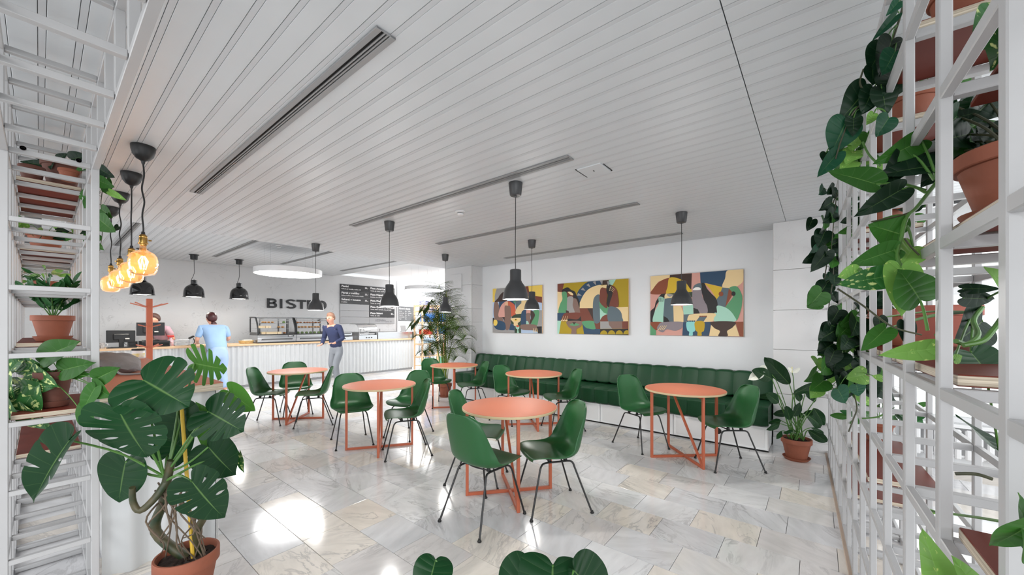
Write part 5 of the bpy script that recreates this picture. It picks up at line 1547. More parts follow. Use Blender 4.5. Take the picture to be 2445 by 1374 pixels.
def person(label, loc, rot, H_, lean, arms, legs, shirt, pants, shoe, hair, hairlong, sleeve, parts=True, bulk=1.0, head_dir=0.0):
    """local: faces +X. arms/legs: joint positions"""
    t = thing('person', label, 'person', loc, rot)
    k = H_ / 1.72
    hip = Vector((0, 0, 0.93 * k)); ch = Vector((lean * 0.32, 0, 1.27 * k)); nk = Vector((lean * 0.48 + 0.01, 0, 1.46 * k)); hd = Vector((lean * 0.6 + 0.035, 0, 1.60 * k))
    J = [(*hip, (0.095 * bulk, 0.08 * bulk))]; E_ = []
    i1 = chain(J, E_, 0, [(*(hip + (ch - hip) * 0.45), (0.10 * bulk, 0.075 * bulk)), (*ch, (0.13 * bulk, 0.09 * bulk))])
    i2 = chain(J, E_, i1, [(ch.x + lean * 0.1, 0, 1.40 * k, (0.11 * bulk, 0.08 * bulk)), (*nk, 0.052), (hd.x - 0.02, 0, 1.53 * k, 0.06)])
    i3 = chain(J, E_, i2, [(*hd, (0.078, 0.092)), (hd.x, 0, 1.665 * k, (0.062, 0.075))])
    SJ = [(*hip + Vector((0, 0, -0.06)), (0.172 * bulk, 0.128 * bulk)), (*(hip + (ch - hip) * 0.45), (0.155 * bulk, 0.118 * bulk)), (*ch, (0.172 * bulk, 0.125 * bulk)), (ch.x + lean * 0.1, 0, 1.40 * k, (0.132 * bulk, 0.105 * bulk)), (*(nk - Vector((0.0, 0, 0.02))), 0.068)]
    SE = [(0, 1), (1, 2), (2, 3), (3, 4)]
    for s_, (el, wr, hdr) in zip((1, -1), arms):
        sh_ = Vector((ch.x + lean * 0.08, s_ * 0.175 * bulk, 1.40 * k)); el, wr = Vector(el), Vector(wr)
        a = chain(J, E_, i1 + 1, [(*sh_, 0.052), (*((sh_ + el) / 2), 0.045), (*el, 0.038), (*((el + wr) / 2), 0.034), (*wr, (0.026, 0.02))])
        fd = (wr - el).normalized() if hdr is None else Vector(hdr)
        sd = fd.cross(Vector((0, 0, 1)));
        if sd.length < 0.1:
            sd = Vector((1, 0, 0))
        sd.normalize(); hand(J, E_, a, wr, fd, sd * s_, sd.cross(fd) * 1.0)
        q = (sh_ + (el - sh_) * sleeve) if sleeve <= 1 else el + (wr - el) * (sleeve - 1)
        pts = [(*sh_, 0.07 * bulk), (*((sh_ + q) / 2 if sleeve <= 1 else (sh_ + el) / 2), 0.064), (*(q if sleeve <= 1 else el), 0.064 if sleeve <= 1 else 0.052)]
        if sleeve > 1:
            pts.append((*q, 0.042))
        chain(SJ, SE, 3, pts)
    PJ = [(0, 0, 1.03 * k, 0.118 * bulk), (0, 0, 0.97 * k, 0.125 * bulk), (0, 0, 0.91 * k, 0.12 * bulk)]; PE = [(0, 1), (1, 2)]
    for s_, (kn, an, fx) in zip((1, -1), legs):
        kn, an = Vector(kn), Vector(an); th_ = Vector((0, s_ * 0.09, 0.86 * k))
        a = chain(J, E_, 0, [(*th_, 0.06 * bulk), (*((th_ + kn) / 2), 0.056 * bulk), (*kn, 0.045), (*((kn + an) / 2), 0.044), (*an, 0.036)])
        fd = Vector((math.cos(fx), math.sin(fx), 0))
        chain(J, E_, a, [(*(an + fd * 0.05 + Vector((0, 0, -0.045))), 0.034), (*(an + fd * 0.13 + Vector((0, 0, -0.055))), 0.026)])
        chain(PJ, PE, 2, [(*(th_ - Vector((0, 0, 0.06))), 0.092 * bulk), (*((th_ + kn) / 2), 0.09 * bulk), (*kn, 0.076), (*((kn + an) / 2), 0.07), (*(an + Vector((0, 0, 0.02))), 0.062)])
        sj = [(*(an + Vector((-0.03 * fd.x, -0.03 * fd.y, -0.03))), 0.046), (*(an + fd * 0.06 + Vector((0, 0, -0.045))), 0.042), (*(an + fd * 0.16 + Vector((0, 0, -0.055))), 0.034)]
        skinned('shoe', sj, [(0, 1), (1, 2)], shoe, t, 2)
    # nose, ears
    chain(J, E_, i2 + 1, [(hd.x + 0.085, 0, hd.z - 0.005, 0.02), (hd.x + 0.105, 0, hd.z - 0.02, 0.012)])
    for s_ in (-1, 1):
        chain(J, E_, i2 + 1, [(hd.x - 0.005, s_ * 0.078, hd.z - 0.005, 0.018), (hd.x - 0.012, s_ * 0.09, hd.z + 0.01, 0.012)])
    body = skinned('body', J, E_, SKIN, t)
    for s_ in (-1, 1):
        B().lathe([(0.011 * math.sin(PI * q / 6), -0.011 * math.cos(PI * q / 6)) for q in range(7)], 10, (hd.x + 0.074, s_ * 0.031, hd.z + 0.012)).build('eye', M_SCREEN, t)
    B().tube([(hd.x + 0.078, -0.022, hd.z - 0.052), (hd.x + 0.086, 0, hd.z - 0.054), (hd.x + 0.078, 0.022, hd.z - 0.052)], 0.005, 6).build('mouth', mat('lips', (176, 96, 88), 0.5), t)
    skinned('shirt', SJ, SE, shirt, t)
    skinned('trousers', PJ, PE, pants, t)
    hb = B(); P = []
    for i in range(15):
        th_ = PI * i / 14; row = []
        for j in range(25):
            ph = 2 * PI * j / 24
            x, y, z = math.sin(th_) * math.cos(ph), math.sin(th_) * math.sin(ph), math.cos(th_)
            face = max(0.0, min(1.0, (x * 1.3 - z * 0.9 - 0.05) * 2.4)); low = max(0.0, min(1.0, (-z - 0.45) * 3))
            k_ = 1 - 0.42 * face - 0.35 * low * (0 if hairlong and x < 0.2 else 1)
            k_ *= 1 + 0.03 * math.sin(9 * ph + 3 * th_)
            row.append((hd.x - 0.012 + 0.112 * x * k_, 0.098 * y * k_, hd.z + 0.03 + 0.118 * z * k_))
        P.append(row)
    hb.grid(P); hb.build('hair', hair, t, smooth=80)
    if hairlong:
        skinned('hair_tail', [(hd.x - 0.07, 0, hd.z - 0.04, (0.075, 0.05)), (hd.x - 0.09, -0.02, hd.z - 0.12, (0.075, 0.045)), (hd.x - 0.11, -0.055, hd.z - 0.19, (0.05, 0.03)), (hd.x - 0.12, -0.08, hd.z - 0.24, (0.02, 0.016))], [(0, 1), (1, 2), (2, 3)], hair, t)
    return t


person('person in pale blue scrubs with dark red hair leaning at the counter', (2.32, 9.72, 0), math.radians(99), 1.68, 0.42,
       [((0.18, 0.29, 1.13), (0.40, 0.20, 1.055), (1, -0.4, -0.02)), ((0.17, -0.28, 1.13), (0.40, -0.16, 1.055), (1, 0.3, -0.02))],
       [((0.03, 0.10, 0.48), (0.0, 0.11, 0.085), 0.1), ((0.05, -0.11, 0.48), (-0.04, -0.12, 0.085), -0.2)],
       mat('pale_blue_scrubs', (150, 180, 214), 0.8, var=0.06, vscale=5), mat('pale_blue_trousers', (162, 186, 222), 0.8, var=0.05), mat('white_clog', (222, 222, 222), 0.5),
       mat('dark_red_hair', (66, 24, 26), 0.45, var=0.3, vscale=20), True, 0.85, bulk=1.22)
person('person in navy jumper and grey trousers walking past the counter, head bent', (4.38, 8.82, 0), math.radians(205), 1.70, 0.30,
       [((0.12, 0.27, 1.12), (0.33, 0.20, 1.02), (1, -0.2, 0.1)), ((0.10, -0.27, 1.10), (0.30, -0.16, 0.98), (1, 0.2, 0.0))],
       [((0.16, 0.10, 0.50), (0.10, 0.11, 0.085), 0.0), ((0.05, -0.10, 0.49), (-0.24, -0.11, 0.12), 0.0)],
       mat('navy_jumper', (44, 52, 84), 0.85, var=0.1, vscale=8), mat('grey_trousers', (128, 132, 138), 0.85, var=0.08, vscale=6), mat('brown_shoe', (82, 58, 48), 0.6),
       mat('light_brown_hair', (150, 112, 90), 0.6, var=0.2, vscale=20), False, 1.9)
person('person with tied brown hair working behind the counter beside the coat stand', (1.80, 11.27, 0), math.radians(215), 1.66, 0.5,
       [((0.12, 0.25, 1.12), (0.27, 0.14, 1.04), (1, -0.4, 0)), ((0.12, -0.25, 1.12), (0.27, -0.12, 1.04), (1, 0.3, 0))],
       [((0.03, 0.10, 0.48), (0.0, 0.10, 0.085), 0), ((0.03, -0.10, 0.48), (0.0, -0.10, 0.085), 0)],
       mat('rose_top', (196, 160, 172), 0.8), mat('dark_trousers', (50, 48, 50), 0.8), M_RUBBER, mat('brown_hair', (84, 58, 50), 0.5, var=0.2, vscale=20), False, 0.7)
# ================================================================== PLANT LATTICES
MOD = 0.325
PW = 0.03
M_BOLT = mat('bolt_steel', (150, 150, 152), 0.3, 0.8)


def lattice(root, us, c0, c1, axis, zlev, posts_to, boards, bolts=(), PC=0.03):
    """us: bay positions along the run; c0,c1: the two side planes; axis 0: runs along X, 1: along Y"""
    def P(u, c, z):
        return (u, c, z) if axis == 0 else (c, u, z)

    def S(du, dc, dz):
        return (du, dc, dz) if axis == 0 else (dc, du, dz)
    cm = (c0 + c1) / 2; wd = abs(c1 - c0)
    for u in us:
        z0, z1 = posts_to(u)
        for c in (c0, c1):
            boxpart('post', P(u, c, (z0 + z1) / 2), S(PW, PC, z1 - z0), M_LATTICE, root, 0.0025)
        for z in zlev:
            if z0 - 0.03 <= z <= z1 + 0.03:
                boxpart('rung', P(u, cm, z), S(PW * 0.9, wd - PC, 0.024), M_LATTICE, root, 0.002)
    for z in zlev:
        ok = [u for u in us if posts_to(u)[0] - 0.03 <= z]
        a, b_ = min(ok), max(ok)
        for c in (c0, c1):
            ci = c + (0.0 if c == c0 else 0.0)
            boxpart('rail', P((a + b_) / 2, ci, z), S(b_ - a + PW * 0.96, PC * 0.9, 0.026), M_LATTICE, root, 0.002)
    for (ua, ub, z) in boards:
        boxpart('shelf_board', P((ua + ub) / 2, cm, z + 0.016 + 0.013), S(ub - ua - 0.01, wd - PW - 0.012, 0.003 * 2 + 0.02), M_BOARD, root, 0.0008)
        boxpart('board_core', P((ua + ub) / 2, cm, z + 0.016 + 0.013), S(ub - ua - 0.008, wd - PW - 0.010, 0.021), M_PLY, root, 0.0005)
    for (u, c, z) in bolts:
        B().lathe([(0, 0), (0.011, 0), (0.010, 0.003), (0.005, 0.003), (0.004, 0.001), (0, 0.001)], 14, P(u, c, z), mx=Matrix.Rotation(PI / 2, 4, 'X') if axis == 1 else Matrix.Rotation(-PI / 2, 4, 'X')).build('bolt', M_BOLT, root)


ZL = [MOD * k for k in range(9)]
ZL[0] = 0.02
TOW = thing('plant_lattice', 'tall white lattice shelf tower on the left with terracotta pots', 'plant shelf', (0, 0, 0))
usL = [-0.47 + 0.0 + 0.33 * k for k in range(0, 10)]
usL = [2.966 - 0.33 * k for k in range(10, 0, -1)] + [2.966 + 0.33 * k for k in range(10)]
lattice(TOW, usL, -0.107, 0.183, 1, ZL, lambda u: (0.0, 2.6) if u > 2.9 else (2.275, 2.6),
        [(3.62, 4.61, 2.275), (4.28, 5.27, 1.95), (4.94, 5.6, 1.625), (3.62, 4.94, 1.3), (2.98, 3.60, 0.975), (3.62, 4.61, 0.65), (4.94, 5.9, 0.65), (4.61, 5.27, 0.975)],
        [(2.9465, c, z) for z in (2.29, 2.29) for c in (-0.05, 0.125)] + [(2.2865, c, 2.60) for c in (-0.05, 0.125)])
LAT = thing('plant_lattice', 'white lattice plant shelf wall along the right side with hanging vines', 'plant shelf', (0, 0, 0), math.radians(1.57))
def MU(u):
    return 0.891 + (u - 0.85) * 1.034


usR = [MU(0.20 + 0.325 * k) for k in range(17)]
lattice(LAT, usR, -0.25, -0.54, 0, ZL, lambda u: (0.0, 2.6),
        [(MU(a_), MU(b_), c_) for a_, b_, c_ in [(1.5, 1.825, 2.275), (2.15, 2.475, 2.275), (0.85, 1.5, 1.625), (2.8, 3.45, 1.95), (1.175, 2.8, 1.3), (2.475, 3.45, 0.65), (3.125, 3.775, 0.325), (0.85, 1.175, 0.975), (3.45, 4.4, 1.3), (4.1, 5.0, 0.975)]],
        [(1.99, -0.235 - 0.32, 0.65), (2.64, -0.555, 0.66), (2.3, -0.555, 0.02)], 0.021)


def uR(u, c, z):
    b_ = math.radians(1.57); u = MU(u)
    return Vector((u * math.cos(b_) - c * math.sin(b_), u * math.sin(b_) + c * math.cos(b_), z))


# ================================================================== LEAVES
OUT = {
    'heart': [(0, 0), (0.10, -0.12), (0.28, -0.15), (0.44, -0.03), (0.5, 0.16), (0.45, 0.40), (0.32, 0.63), (0.16, 0.83), (0.05, 0.94), (0, 1.0)],
    'monstera': [(0, 0), (0.10, -0.17), (0.30, -0.22), (0.50, -0.12), (0.60, 0.10), (0.59, 0.36), (0.49, 0.60), (0.30, 0.80), (0.10, 0.93), (0, 1.0)],
    'oval': [(0, 0), (0.10, 0.05), (0.24, 0.18), (0.33, 0.36), (0.34, 0.54), (0.28, 0.72), (0.16, 0.88), (0.05, 0.96), (0, 1.0)],
    'strap': [(0, 0), (0.12, 0.06), (0.2, 0.25), (0.22, 0.45), (0.2, 0.65), (0.14, 0.82), (0.05, 0.95), (0, 1.0)],
}


def leaf_mesh(name, kind, base, tip, width, roll, m, droop=0.12, fold=0.12, wavy=0.02, slits=None, seed=0, res=(34, 7), thick=False, fan=0.18, curl=0.0, lat=None):
    """a real leaf surface grown from base to tip; vertices relative to base"""
    base, tip = Vector(base), Vector(tip)
    Y_ = tip - base; L = Y_.length; Y_.normalize()
    view = FW.copy()
    X_ = Y_.cross(view)
    if X_.length < 0.05:
        X_ = Y_.cross(Vector((0, 0, 1)))
    X_.normalize(); Z_ = X_.cross(Y_)           # towards the room
    if Z_.dot(view) > 0:
        Z_ = -Z_; X_ = -X_
    R = Matrix.Rotation(roll, 3, Y_); X_ = R @ X_; Z_ = R @ Z_
    if lat is not None:            # lateral axis given as its direction in the room
        X_ = Vector(lat).normalized(); X_ = (X_ - Y_ * X_.dot(Y_)).normalized(); Z_ = X_.cross(Y_)
        if Z_.dot(view) > 0:
            Z_ = -Z_
    rg_ = random.Random(seed)
    oc = [(v[0], v[1]) for v in spline([(p[0], p[1], 0) for p in OUT[kind]], 120)]

    def E_(q):
        t = q * 120; i = min(int(t), 119); f = t - i
        return oc[i][0] * (1 - f) + oc[i + 1][0] * f, oc[i][1] * (1 - f) + oc[i + 1][1] * f

    ph = rg_.random() * 6

    def pt(q, s, side):
        ex, ey = E_(q)
        qa = 0.0 if q < fan else ((q - fan) / (1 - fan)) ** 1.1
        ax, ay = 0.0, qa * 0.96
        # curved side veins
        x = ax + (ex - ax) * s; y = ay + (ey - ay) * (s ** 1.15)
        xx = x * 2 * width
        z = fold * abs(x) * 2 * width - droop * y * y - curl * (2 * x) ** 2 * width
        z += wavy * math.sin(q * 15 + ph + (1.3 if side > 0 else 0)) * s * s
        z += 0.006 * (math.sin(q * 2 * PI * 8) * s * (1 - s)) * 2
        v = X_ * (xx * side * L) + Y_ * (y * L) + Z_ * (z * L)
        return v
    b = B(); uv = []
    nq, ns = res
    for side in (-1, 1):
        if slits:
            cuts = [0.0] + [c_[0] for c_ in slits] + [1.0]
            rad = [0.3, *[c_[1] for c_ in slits], 0.3]
            info = {c_[0]: c_ for c_ in slits}
        else:
            cuts = [0.0, 1.0]; info = {}

        def gap(c_, s):
            if c_ not in info:
                return 0.0
            _, s0, s1, g = info[c_]
            if side < 0:
                g = g * 0.9
            if s <= s0:
                return 0.0
            if s1 >= 1.0:
                return g * ((s - s0) / (1 - s0)) ** 0.6
            if s >= s1:
                return 0.0
            return g * math.sin(PI * (s - s0) / (s1 - s0)) ** 0.7
        for k in range(len(cuts) - 1):
            qa, qb = cuts[k], cuts[k + 1]; n_ = max(3, int(nq * (qb - qa)))
            P = []; U = []
            for i in range(n_ + 1):
                f = i / n_; row = []; ur = []
                for j in range(ns + 1):
                    s = j / ns
                    lo = qa + gap(qa, s); hi = qb - gap(qb, s)
                    q = lo + (hi - lo) * f
                    sm_ = s
                    if info and (qa > 0 or qb < 1):
                        sm_ = s * (1 - 0.05 * abs(2 * f - 1) ** 4 * s)
                    row.append(pt(q, sm_, side)); ur.append((s * 1.0, q))
                P.append(row); U += ur
            if side < 0:
                P = P[::-1]
                U2 = []
                for i in range(n_, -1, -1):
                    U2 += U[i * (ns + 1):(i + 1) * (ns + 1)]
                U = U2
            b.grid(P); uv += U
    me = b.mesh(name, m, 0)
    me.polygons.foreach_set('use_smooth', [True] * len(me.polygons))
    # face up
    uvl = me.uv_layers.new(name='UVMap')
    li = [0] * len(me.loops); me.loops.foreach_get('vertex_index', li)
    co = []
    for v in li:
        co += [uv[v][0], uv[v][1]]
    uvl.data.foreach_set('uv', co)
    # orient normals to +Z_
    s_ = 0.0
    for p in list(me.polygons)[::7]:
        s_ += p.normal.dot(Z_)
    if s_ < 0:
        me.flip_normals()
    return me


def add_leaf(plant, kind, base, tip, width, roll, m, **kw):
    me = leaf_mesh('leaf', kind, base, tip, width, roll, m, **kw)
    return inst('leaf', me, Vector(base) - plant.location, plant)


SLM = [(0.30, 0.72, 1.0, 0.010), (0.42, 0.45, 1.0, 0.018), (0.52, 0.40, 1.0, 0.020), (0.62, 0.42, 1.0, 0.020), (0.72, 0.48, 1.0, 0.016), (0.82, 0.6, 1.0, 0.010)]
SLH = [(0.38, 0.35, 0.78, 0.014), (0.50, 0.38, 1.0, 0.016), (0.62, 0.4, 0.82, 0.014), (0.74, 0.45, 0.85, 0.010)]
SL2 = [(0.44, 0.42, 0.84, 0.016), (0.58, 0.5, 1.0, 0.014)]
SLF = [(0.34, 0.30, 1.0, 0.030), (0.46, 0.25, 1.0, 0.034), (0.58, 0.25, 1.0, 0.034), (0.70, 0.28, 1.0, 0.030), (0.82, 0.4, 1.0, 0.02)]


def pot(plant, R, h, m, saucer=True, off=(0, 0, 0), tilt=0.0, sm=None):
    ox, oy, oz = off; z0 = oz + (0.018 if saucer else 0)
    rt = R; rb = R * 0.66
    mx = Matrix.Rotation(tilt, 4, 'Y')
    B().lathe([(0, 0), (rb, 0), (rb + (rt - rb) * 0.74, h * 0.76), (rt * 0.98, h * 0.765), (rt, h * 0.78), (rt, h * 0.985), (rt * 0.985, h), (rt * 0.92, h), (rt * 0.9, h * 0.97), (rt * 0.86, h * 0.78), (rb * 0.9, h * 0.06), (0, h * 0.06)], 44, (ox, oy, z0), mx=mx).build('pot', m, plant)
    sl = B(); P = []
    for i in range(7):
        P.append([(rt * 0.885 * i / 6 * math.cos(2 * PI * j / 28), rt * 0.885 * i / 6 * math.sin(2 * PI * j / 28), h * 0.88 + 0.006 * math.sin(5 * i + j * 2.1)) for j in range(29)])
    o = len(sl.v); sl.grid(P); sl.v = [tuple(mx @ Vector(v) + Vector((ox, oy, z0))) for v in sl.v]
    sl.build('soil', M_SOIL, plant)
    if saucer:
        B().lathe([(0, 0), (rb * 1.12, 0), (rb * 1.36, 0.026), (rb * 1.38, 0.03), (rb * 1.32, 0.03), (rb * 1.08, 0.014), (0, 0.014)], 40, (ox, oy, oz)).build('saucer', sm or m, plant)


def stem(plant, pts, r, m=None, n=12, name='stem', seg=7):
    L_ = Vector(plant.location)
    q = spline([Vector(p) - L_ for p in pts], n)
    if isinstance(r, tuple):
        rr = [r[0] + (r[1] - r[0]) * k / n for k in range(n + 1)]
    else:
        rr = r
    return B().tube(q, rr, seg).build(name, m or M_STEM, plant)


def petiole(plant, a, b_, r=0.0025, sag=0.02, m=None):
    a, b_ = Vector(a), Vector(b_); c_ = (a + b_) / 2 + Vector((0, 0, sag))
    return stem(plant, [a, c_, b_], (r * 1.2, r * 0.8), m, 8, 'petiole', 6)


# ------------------------------------------------------------------ monstera in the left foreground
mpos = W(447, 1400, 1.95); mpos.z = 0
mon = thing('potted_monstera', 'large potted monstera with split leaves in the left foreground', 'plant', mpos)
pot(mon, 0.134, 0.262, M_TERRA, saucer=True, off=(0, 0, 0))
node = W(395, 1150, 1.9)
stem(mon, [mpos + Vector((0.0, 0.02, 0.24)), W(372, 1270, 1.93), W(390, 1200, 1.92), W(398, 1150, 1.9), W(410, 1100, 1.9)], (0.024, 0.018), M_CANE, 20, 'cane', 12)
stem(mon, [mpos + Vector((0.04, 0.0, 0.24)), W(470, 1270, 1.95), W(488, 1230, 1.93), W(470, 1190, 1.9), W(440, 1160, 1.9)], (0.02, 0.014), M_CANE, 18, 'cane', 12)
stem(mon, [W(398, 1150, 1.9), W(370, 1190, 1.86), W(335, 1220, 1.83), W(318, 1200, 1.82), W(316, 1165, 1.8)], (0.018, 0.012), M_CANE, 16, 'cane', 12)
B().bar(mpos * 0 + Vector((0.02, -0.03, 0.2)), W(432, 948, 1.93) - mpos, 0.016, 0.016, 0.005).build('bamboo_stake', M_BAMBOO, mon)
rgr = random.Random(5)
for k in range(15):
    x0 = rgr.uniform(360, 470); y0 = rgr.uniform(1150, 1215); x1 = rgr.uniform(345, 505); y1 = rgr.uniform(1285, 1345)
    d0 = rgr.uniform(1.82, 1.97)
    stem(mon, [W(x0, y0, 1.9), W((x0 * 2 + x1) / 3 + rgr.uniform(-26, 26), y0 + 45, d0), W((x0 + 2 * x1) / 3 + rgr.uniform(-26, 26), y0 + 95, d0), W(min(max(x1, 385), 490), y1, 1.93)], (0.0045, 0.0028), M_ROOT, 12, 'aerial_root', 6)
# kind, base px, tip px, depths, half width, roll, material, slits
def tilt(base, a, b_, d, r=0.6):
    """orientation of a flat leaf from how its midrib a and half width b_ look foreshortened: returns base, tip and lateral axis"""
    bw = W(base[0], base[1], d); ray = (bw - Vector((0, 0, EYE))) / d; s_ = d / 905.7
    Pa = RT * a[0] * s_ - Vector((0, 0, 1)) * a[1] * s_; Pb = RT * b_[0] * s_ - Vector((0, 0, 1)) * b_[1] * s_
    best = None
    for k in range(-200, 201):
        za = Pa.length * 1.6 * k / 200
        den = ray.dot(Pa) + za * ray.dot(ray)
        if abs(den) < 1e-5:
            continue
        zb = -(Pa.dot(Pb) + za * ray.dot(Pb)) / den
        A = Pa + ray * za; Bv = Pb + ray * zb
        e_ = abs(Bv.length / A.length - r) * 2 + 0.25 * abs(zb) / Pb.length + 0.12 * abs(za) / Pa.length + (0.1 if za > 0 else 0)
        if best is None or e_ < best[0]:
            best = (e_, A, Bv)
    return bw, bw + best[1], best[2]


ML = [
    ((342, 908, 1.74), 'T', (102, 58), (80, -62), L_MON, SL2 + [(0.72, 0.5, 1.0, 0.014)], 0.10, 0.08),
    ((286, 985, 1.66), 'T', (62, 124), (97, -6), L_MON, SLH, 0.08, 0.06),
    ((497, 983, 1.84), 'T', (84, 48), (48, -50), L_MON, SLM[1:5], 0.06, 0.06),
    ((458, 1150, 1.76), 'T', (72, 95), (66, -42), L_MON, SLH[:3], 0.08, 0.08),
    ((300, 1102, 1.84), 'T', (-22, 101), (58, 8), L_MON, None, 0.06, 0.06),
    ((548, 935, 1.98), (607, 984, 2.0), 0.42, 0.2, L_MONL, None, 0.05, 0.1),
    ((426, 974, 1.95), (424, 1070, 1.95), 0.54, 0.05, L_MON, None, 0.1, 0.1),
    ((166, 1052, 1.62), (56, 1206, 1.56), 0.30, 0.25, L_MON, [(0.46, 0.3, 0.85, 0.018), (0.62, 0.4, 1.0, 0.014)], 0.10, 0.5),
    ((498, 1068, 1.92), (556, 1140, 1.92), 0.62, 0.1, L_MON, None, 0.1, 0.1),
    ((572, 1085, 1.95), (580, 1132, 1.95), 0.22, 0.3, L_VAR, None, 0.05, 0.2),
    ((464, 868, 2.0), (541, 884, 2.0), 0.62, 0.3, L_MONL, SLF, 0.03, 0.05),
    ((400, 1090, 2.0), (455, 1010, 2.0), 0.34, 0.3, L_MON, None, 0.1, 0.1),
    ((520, 1060, 2.02), (460, 960, 2.02), 0.22, 0.3, L_MONL, None, 0.1, 0.1),
]
for k, (b_, t_, w_, rl, m_, sl, dr, fo) in enumerate(ML):
    if t_ == 'T':
        bb, tt, lt = tilt(b_, w_, rl, b_[2])
        add_leaf(mon, 'monstera', bb, tt, 0.5, 0, m_, droop=dr, fold=fo, wavy=0.018, slits=sl, seed=k, res=(90, 10), lat=lt)
    else:
        bb, tt = W(*b_), W(*t_)
        add_leaf(mon, 'monstera', bb, tt, w_ * 0.92, rl, m_, droop=dr, fold=fo, wavy=0.018, slits=sl, seed=k, res=(90, 10))
    petiole(mon, node + Vector((0, 0, 0.02 * (k % 3))), bb, 0.0055, 0.03 if k % 2 else -0.02)

# ------------------------------------------------------------------ plant in the foreground whose top leaves just enter the view
fp = thing('potted_foliage_plant', 'dark green foliage plant cropped by the bottom edge of the photo', 'plant', (0.90, 0.62, 0.0))
pot(fp, 0.13, 0.2, M_TERRA)
for (b_, t_, w_, kk) in [((1320, 1350, 1.06), (1318, 1500, 0.96), 0.85, 'monstera'), ((1370, 1362, 1.05), (1440, 1450, 0.98), 0.7, 'monstera'), ((1268, 1364, 1.07), (1215, 1460, 1.0), 0.7, 'monstera'),
                         ((1040, 1338, 1.1), (1010, 1450, 1.0), 0.6, 'heart')]:
    bb, tt = W(*b_), W(*t_)
    add_leaf(fp, kk, bb, tt, w_ * 0.8, 0.0, L_MON, droop=0.25, fold=-0.25, wavy=0.03, seed=3, res=(60, 8))
    petiole(fp, Vector((0.9, 0.62, 0.2)), bb, 0.004, 0.02)

# ------------------------------------------------------------------ left tower plants
lp2 = thing('potted_pothos', 'variegated pothos in weathered pot on the tower, trailing leaves around it', 'plant', (0.045, 3.13, 0.9755 + 0.045))
pot(lp2, 0.070, 0.165, M_TERRADARK)
PL = [((108, 852, 1.95), (183, 815, 1.93), 0.30, L_POT), ((150, 884, 1.95), (219, 867, 1.93), 0.30, L_POT), ((40, 921, 1.93), (119, 930, 1.9), 0.22, L_VAR),
      ((62, 930, 1.93), (92, 984, 1.9), 0.52, L_VAR), ((2, 892, 1.9), (24, 958, 1.88), 0.42, L_VAR), ((46, 862, 1.95), (4, 903, 1.93), 0.34, L_VAR),
      ((50, 872, 1.97), (112, 884, 1.95), 0.26, L_VAR), ((-6, 958, 1.88), (42, 1003, 1.86), 0.4, L_VAR), ((52, 980, 1.9), (119, 1027, 1.88), 0.26, L_VAR),
      ((228, 925, 1.93), (190, 987, 1.9), 0.26, L_POT), ((222, 922, 1.94), (262, 950, 1.93), 0.42, L_POT), ((232, 904, 1.94), (283, 879, 1.94), 0.36, L_POT),
      ((76, 888, 1.95), (131, 925, 1.9), 0.22, L_VAR), ((96, 868, 2.0), (128, 862, 1.98), 0.4, L_POT), ((170, 885, 1.98), (208, 896, 1.95), 0.3, L_POT),
      ((30, 868, 1.98), (70, 862, 1.98), 0.3, L_VAR), ((225, 890, 1.97), (246, 915, 1.97), 0.3, L_LIGHT), ((210, 1005, 1.93), (186, 955, 1.93), 0.3, L_POT)]
pc = Vector((0.045, 3.13, 1.17))
for k, (b_, t_, w_, m_) in enumerate(PL):
    bb, tt = W(*b_), W(*t_)
    add_leaf(lp2, 'heart', bb, tt, w_ * 1.1, 0.15 * ((k % 3) - 1), m_, droop=0.10, fold=0.25, wavy=0.02, seed=20 + k, res=(36, 6))
    petiole(lp2, pc + Vector((0.03 * math.cos(k * 2.1), 0.03 * math.sin(k * 2.1), 0)), bb, 0.0022, 0.02)


def zz(plant, c, n, L, m, rng_, lean=0.5, leafL=0.075, wd=0.3, kind='oval', pairs=6):
    for k in range(n):
        a = 2 * PI * k / n + rng_.uniform(-0.3, 0.3); le = rng_.uniform(0.1, lean); LL = L * rng_.uniform(0.7, 1.05)
        top = c + Vector((math.cos(a) * LL * le, math.sin(a) * LL * le, LL * (1 - 0.35 * le)))
        mid = c + (top - c) * 0.5 + Vector((0, 0, LL * 0.08))
        stem(plant, [c, mid, top], (0.004, 0.0018), None, 10, 'stem', 6)
        for q in range(pairs):
            f = 0.35 + 0.65 * q / (pairs - 1)
            p = c.lerp(mid, f * 2) if f < 0.5 else mid.lerp(top, f * 2 - 1)
            for s_ in (-1, 1):
                sd = Vector((-math.sin(a) * s_, math.cos(a) * s_, 0.35)) * 0.8 + (top - c).normalized() * 0.7 + Vector((rng_.uniform(-.2, .2), rng_.uniform(-.2, .2), rng_.uniform(-.2, .2)))
                if q == pairs - 1 and s_ == 1:
                    sd = (top - c)
                add_leaf(plant, kind, p, p + sd.normalized() * leafL * rng_.uniform(0.8, 1.15), wd, rng_.uniform(-0.5, 0.5), m, droop=0.1, fold=0.2, wavy=0.0, seed=k * 9 + q, res=(12, 2))


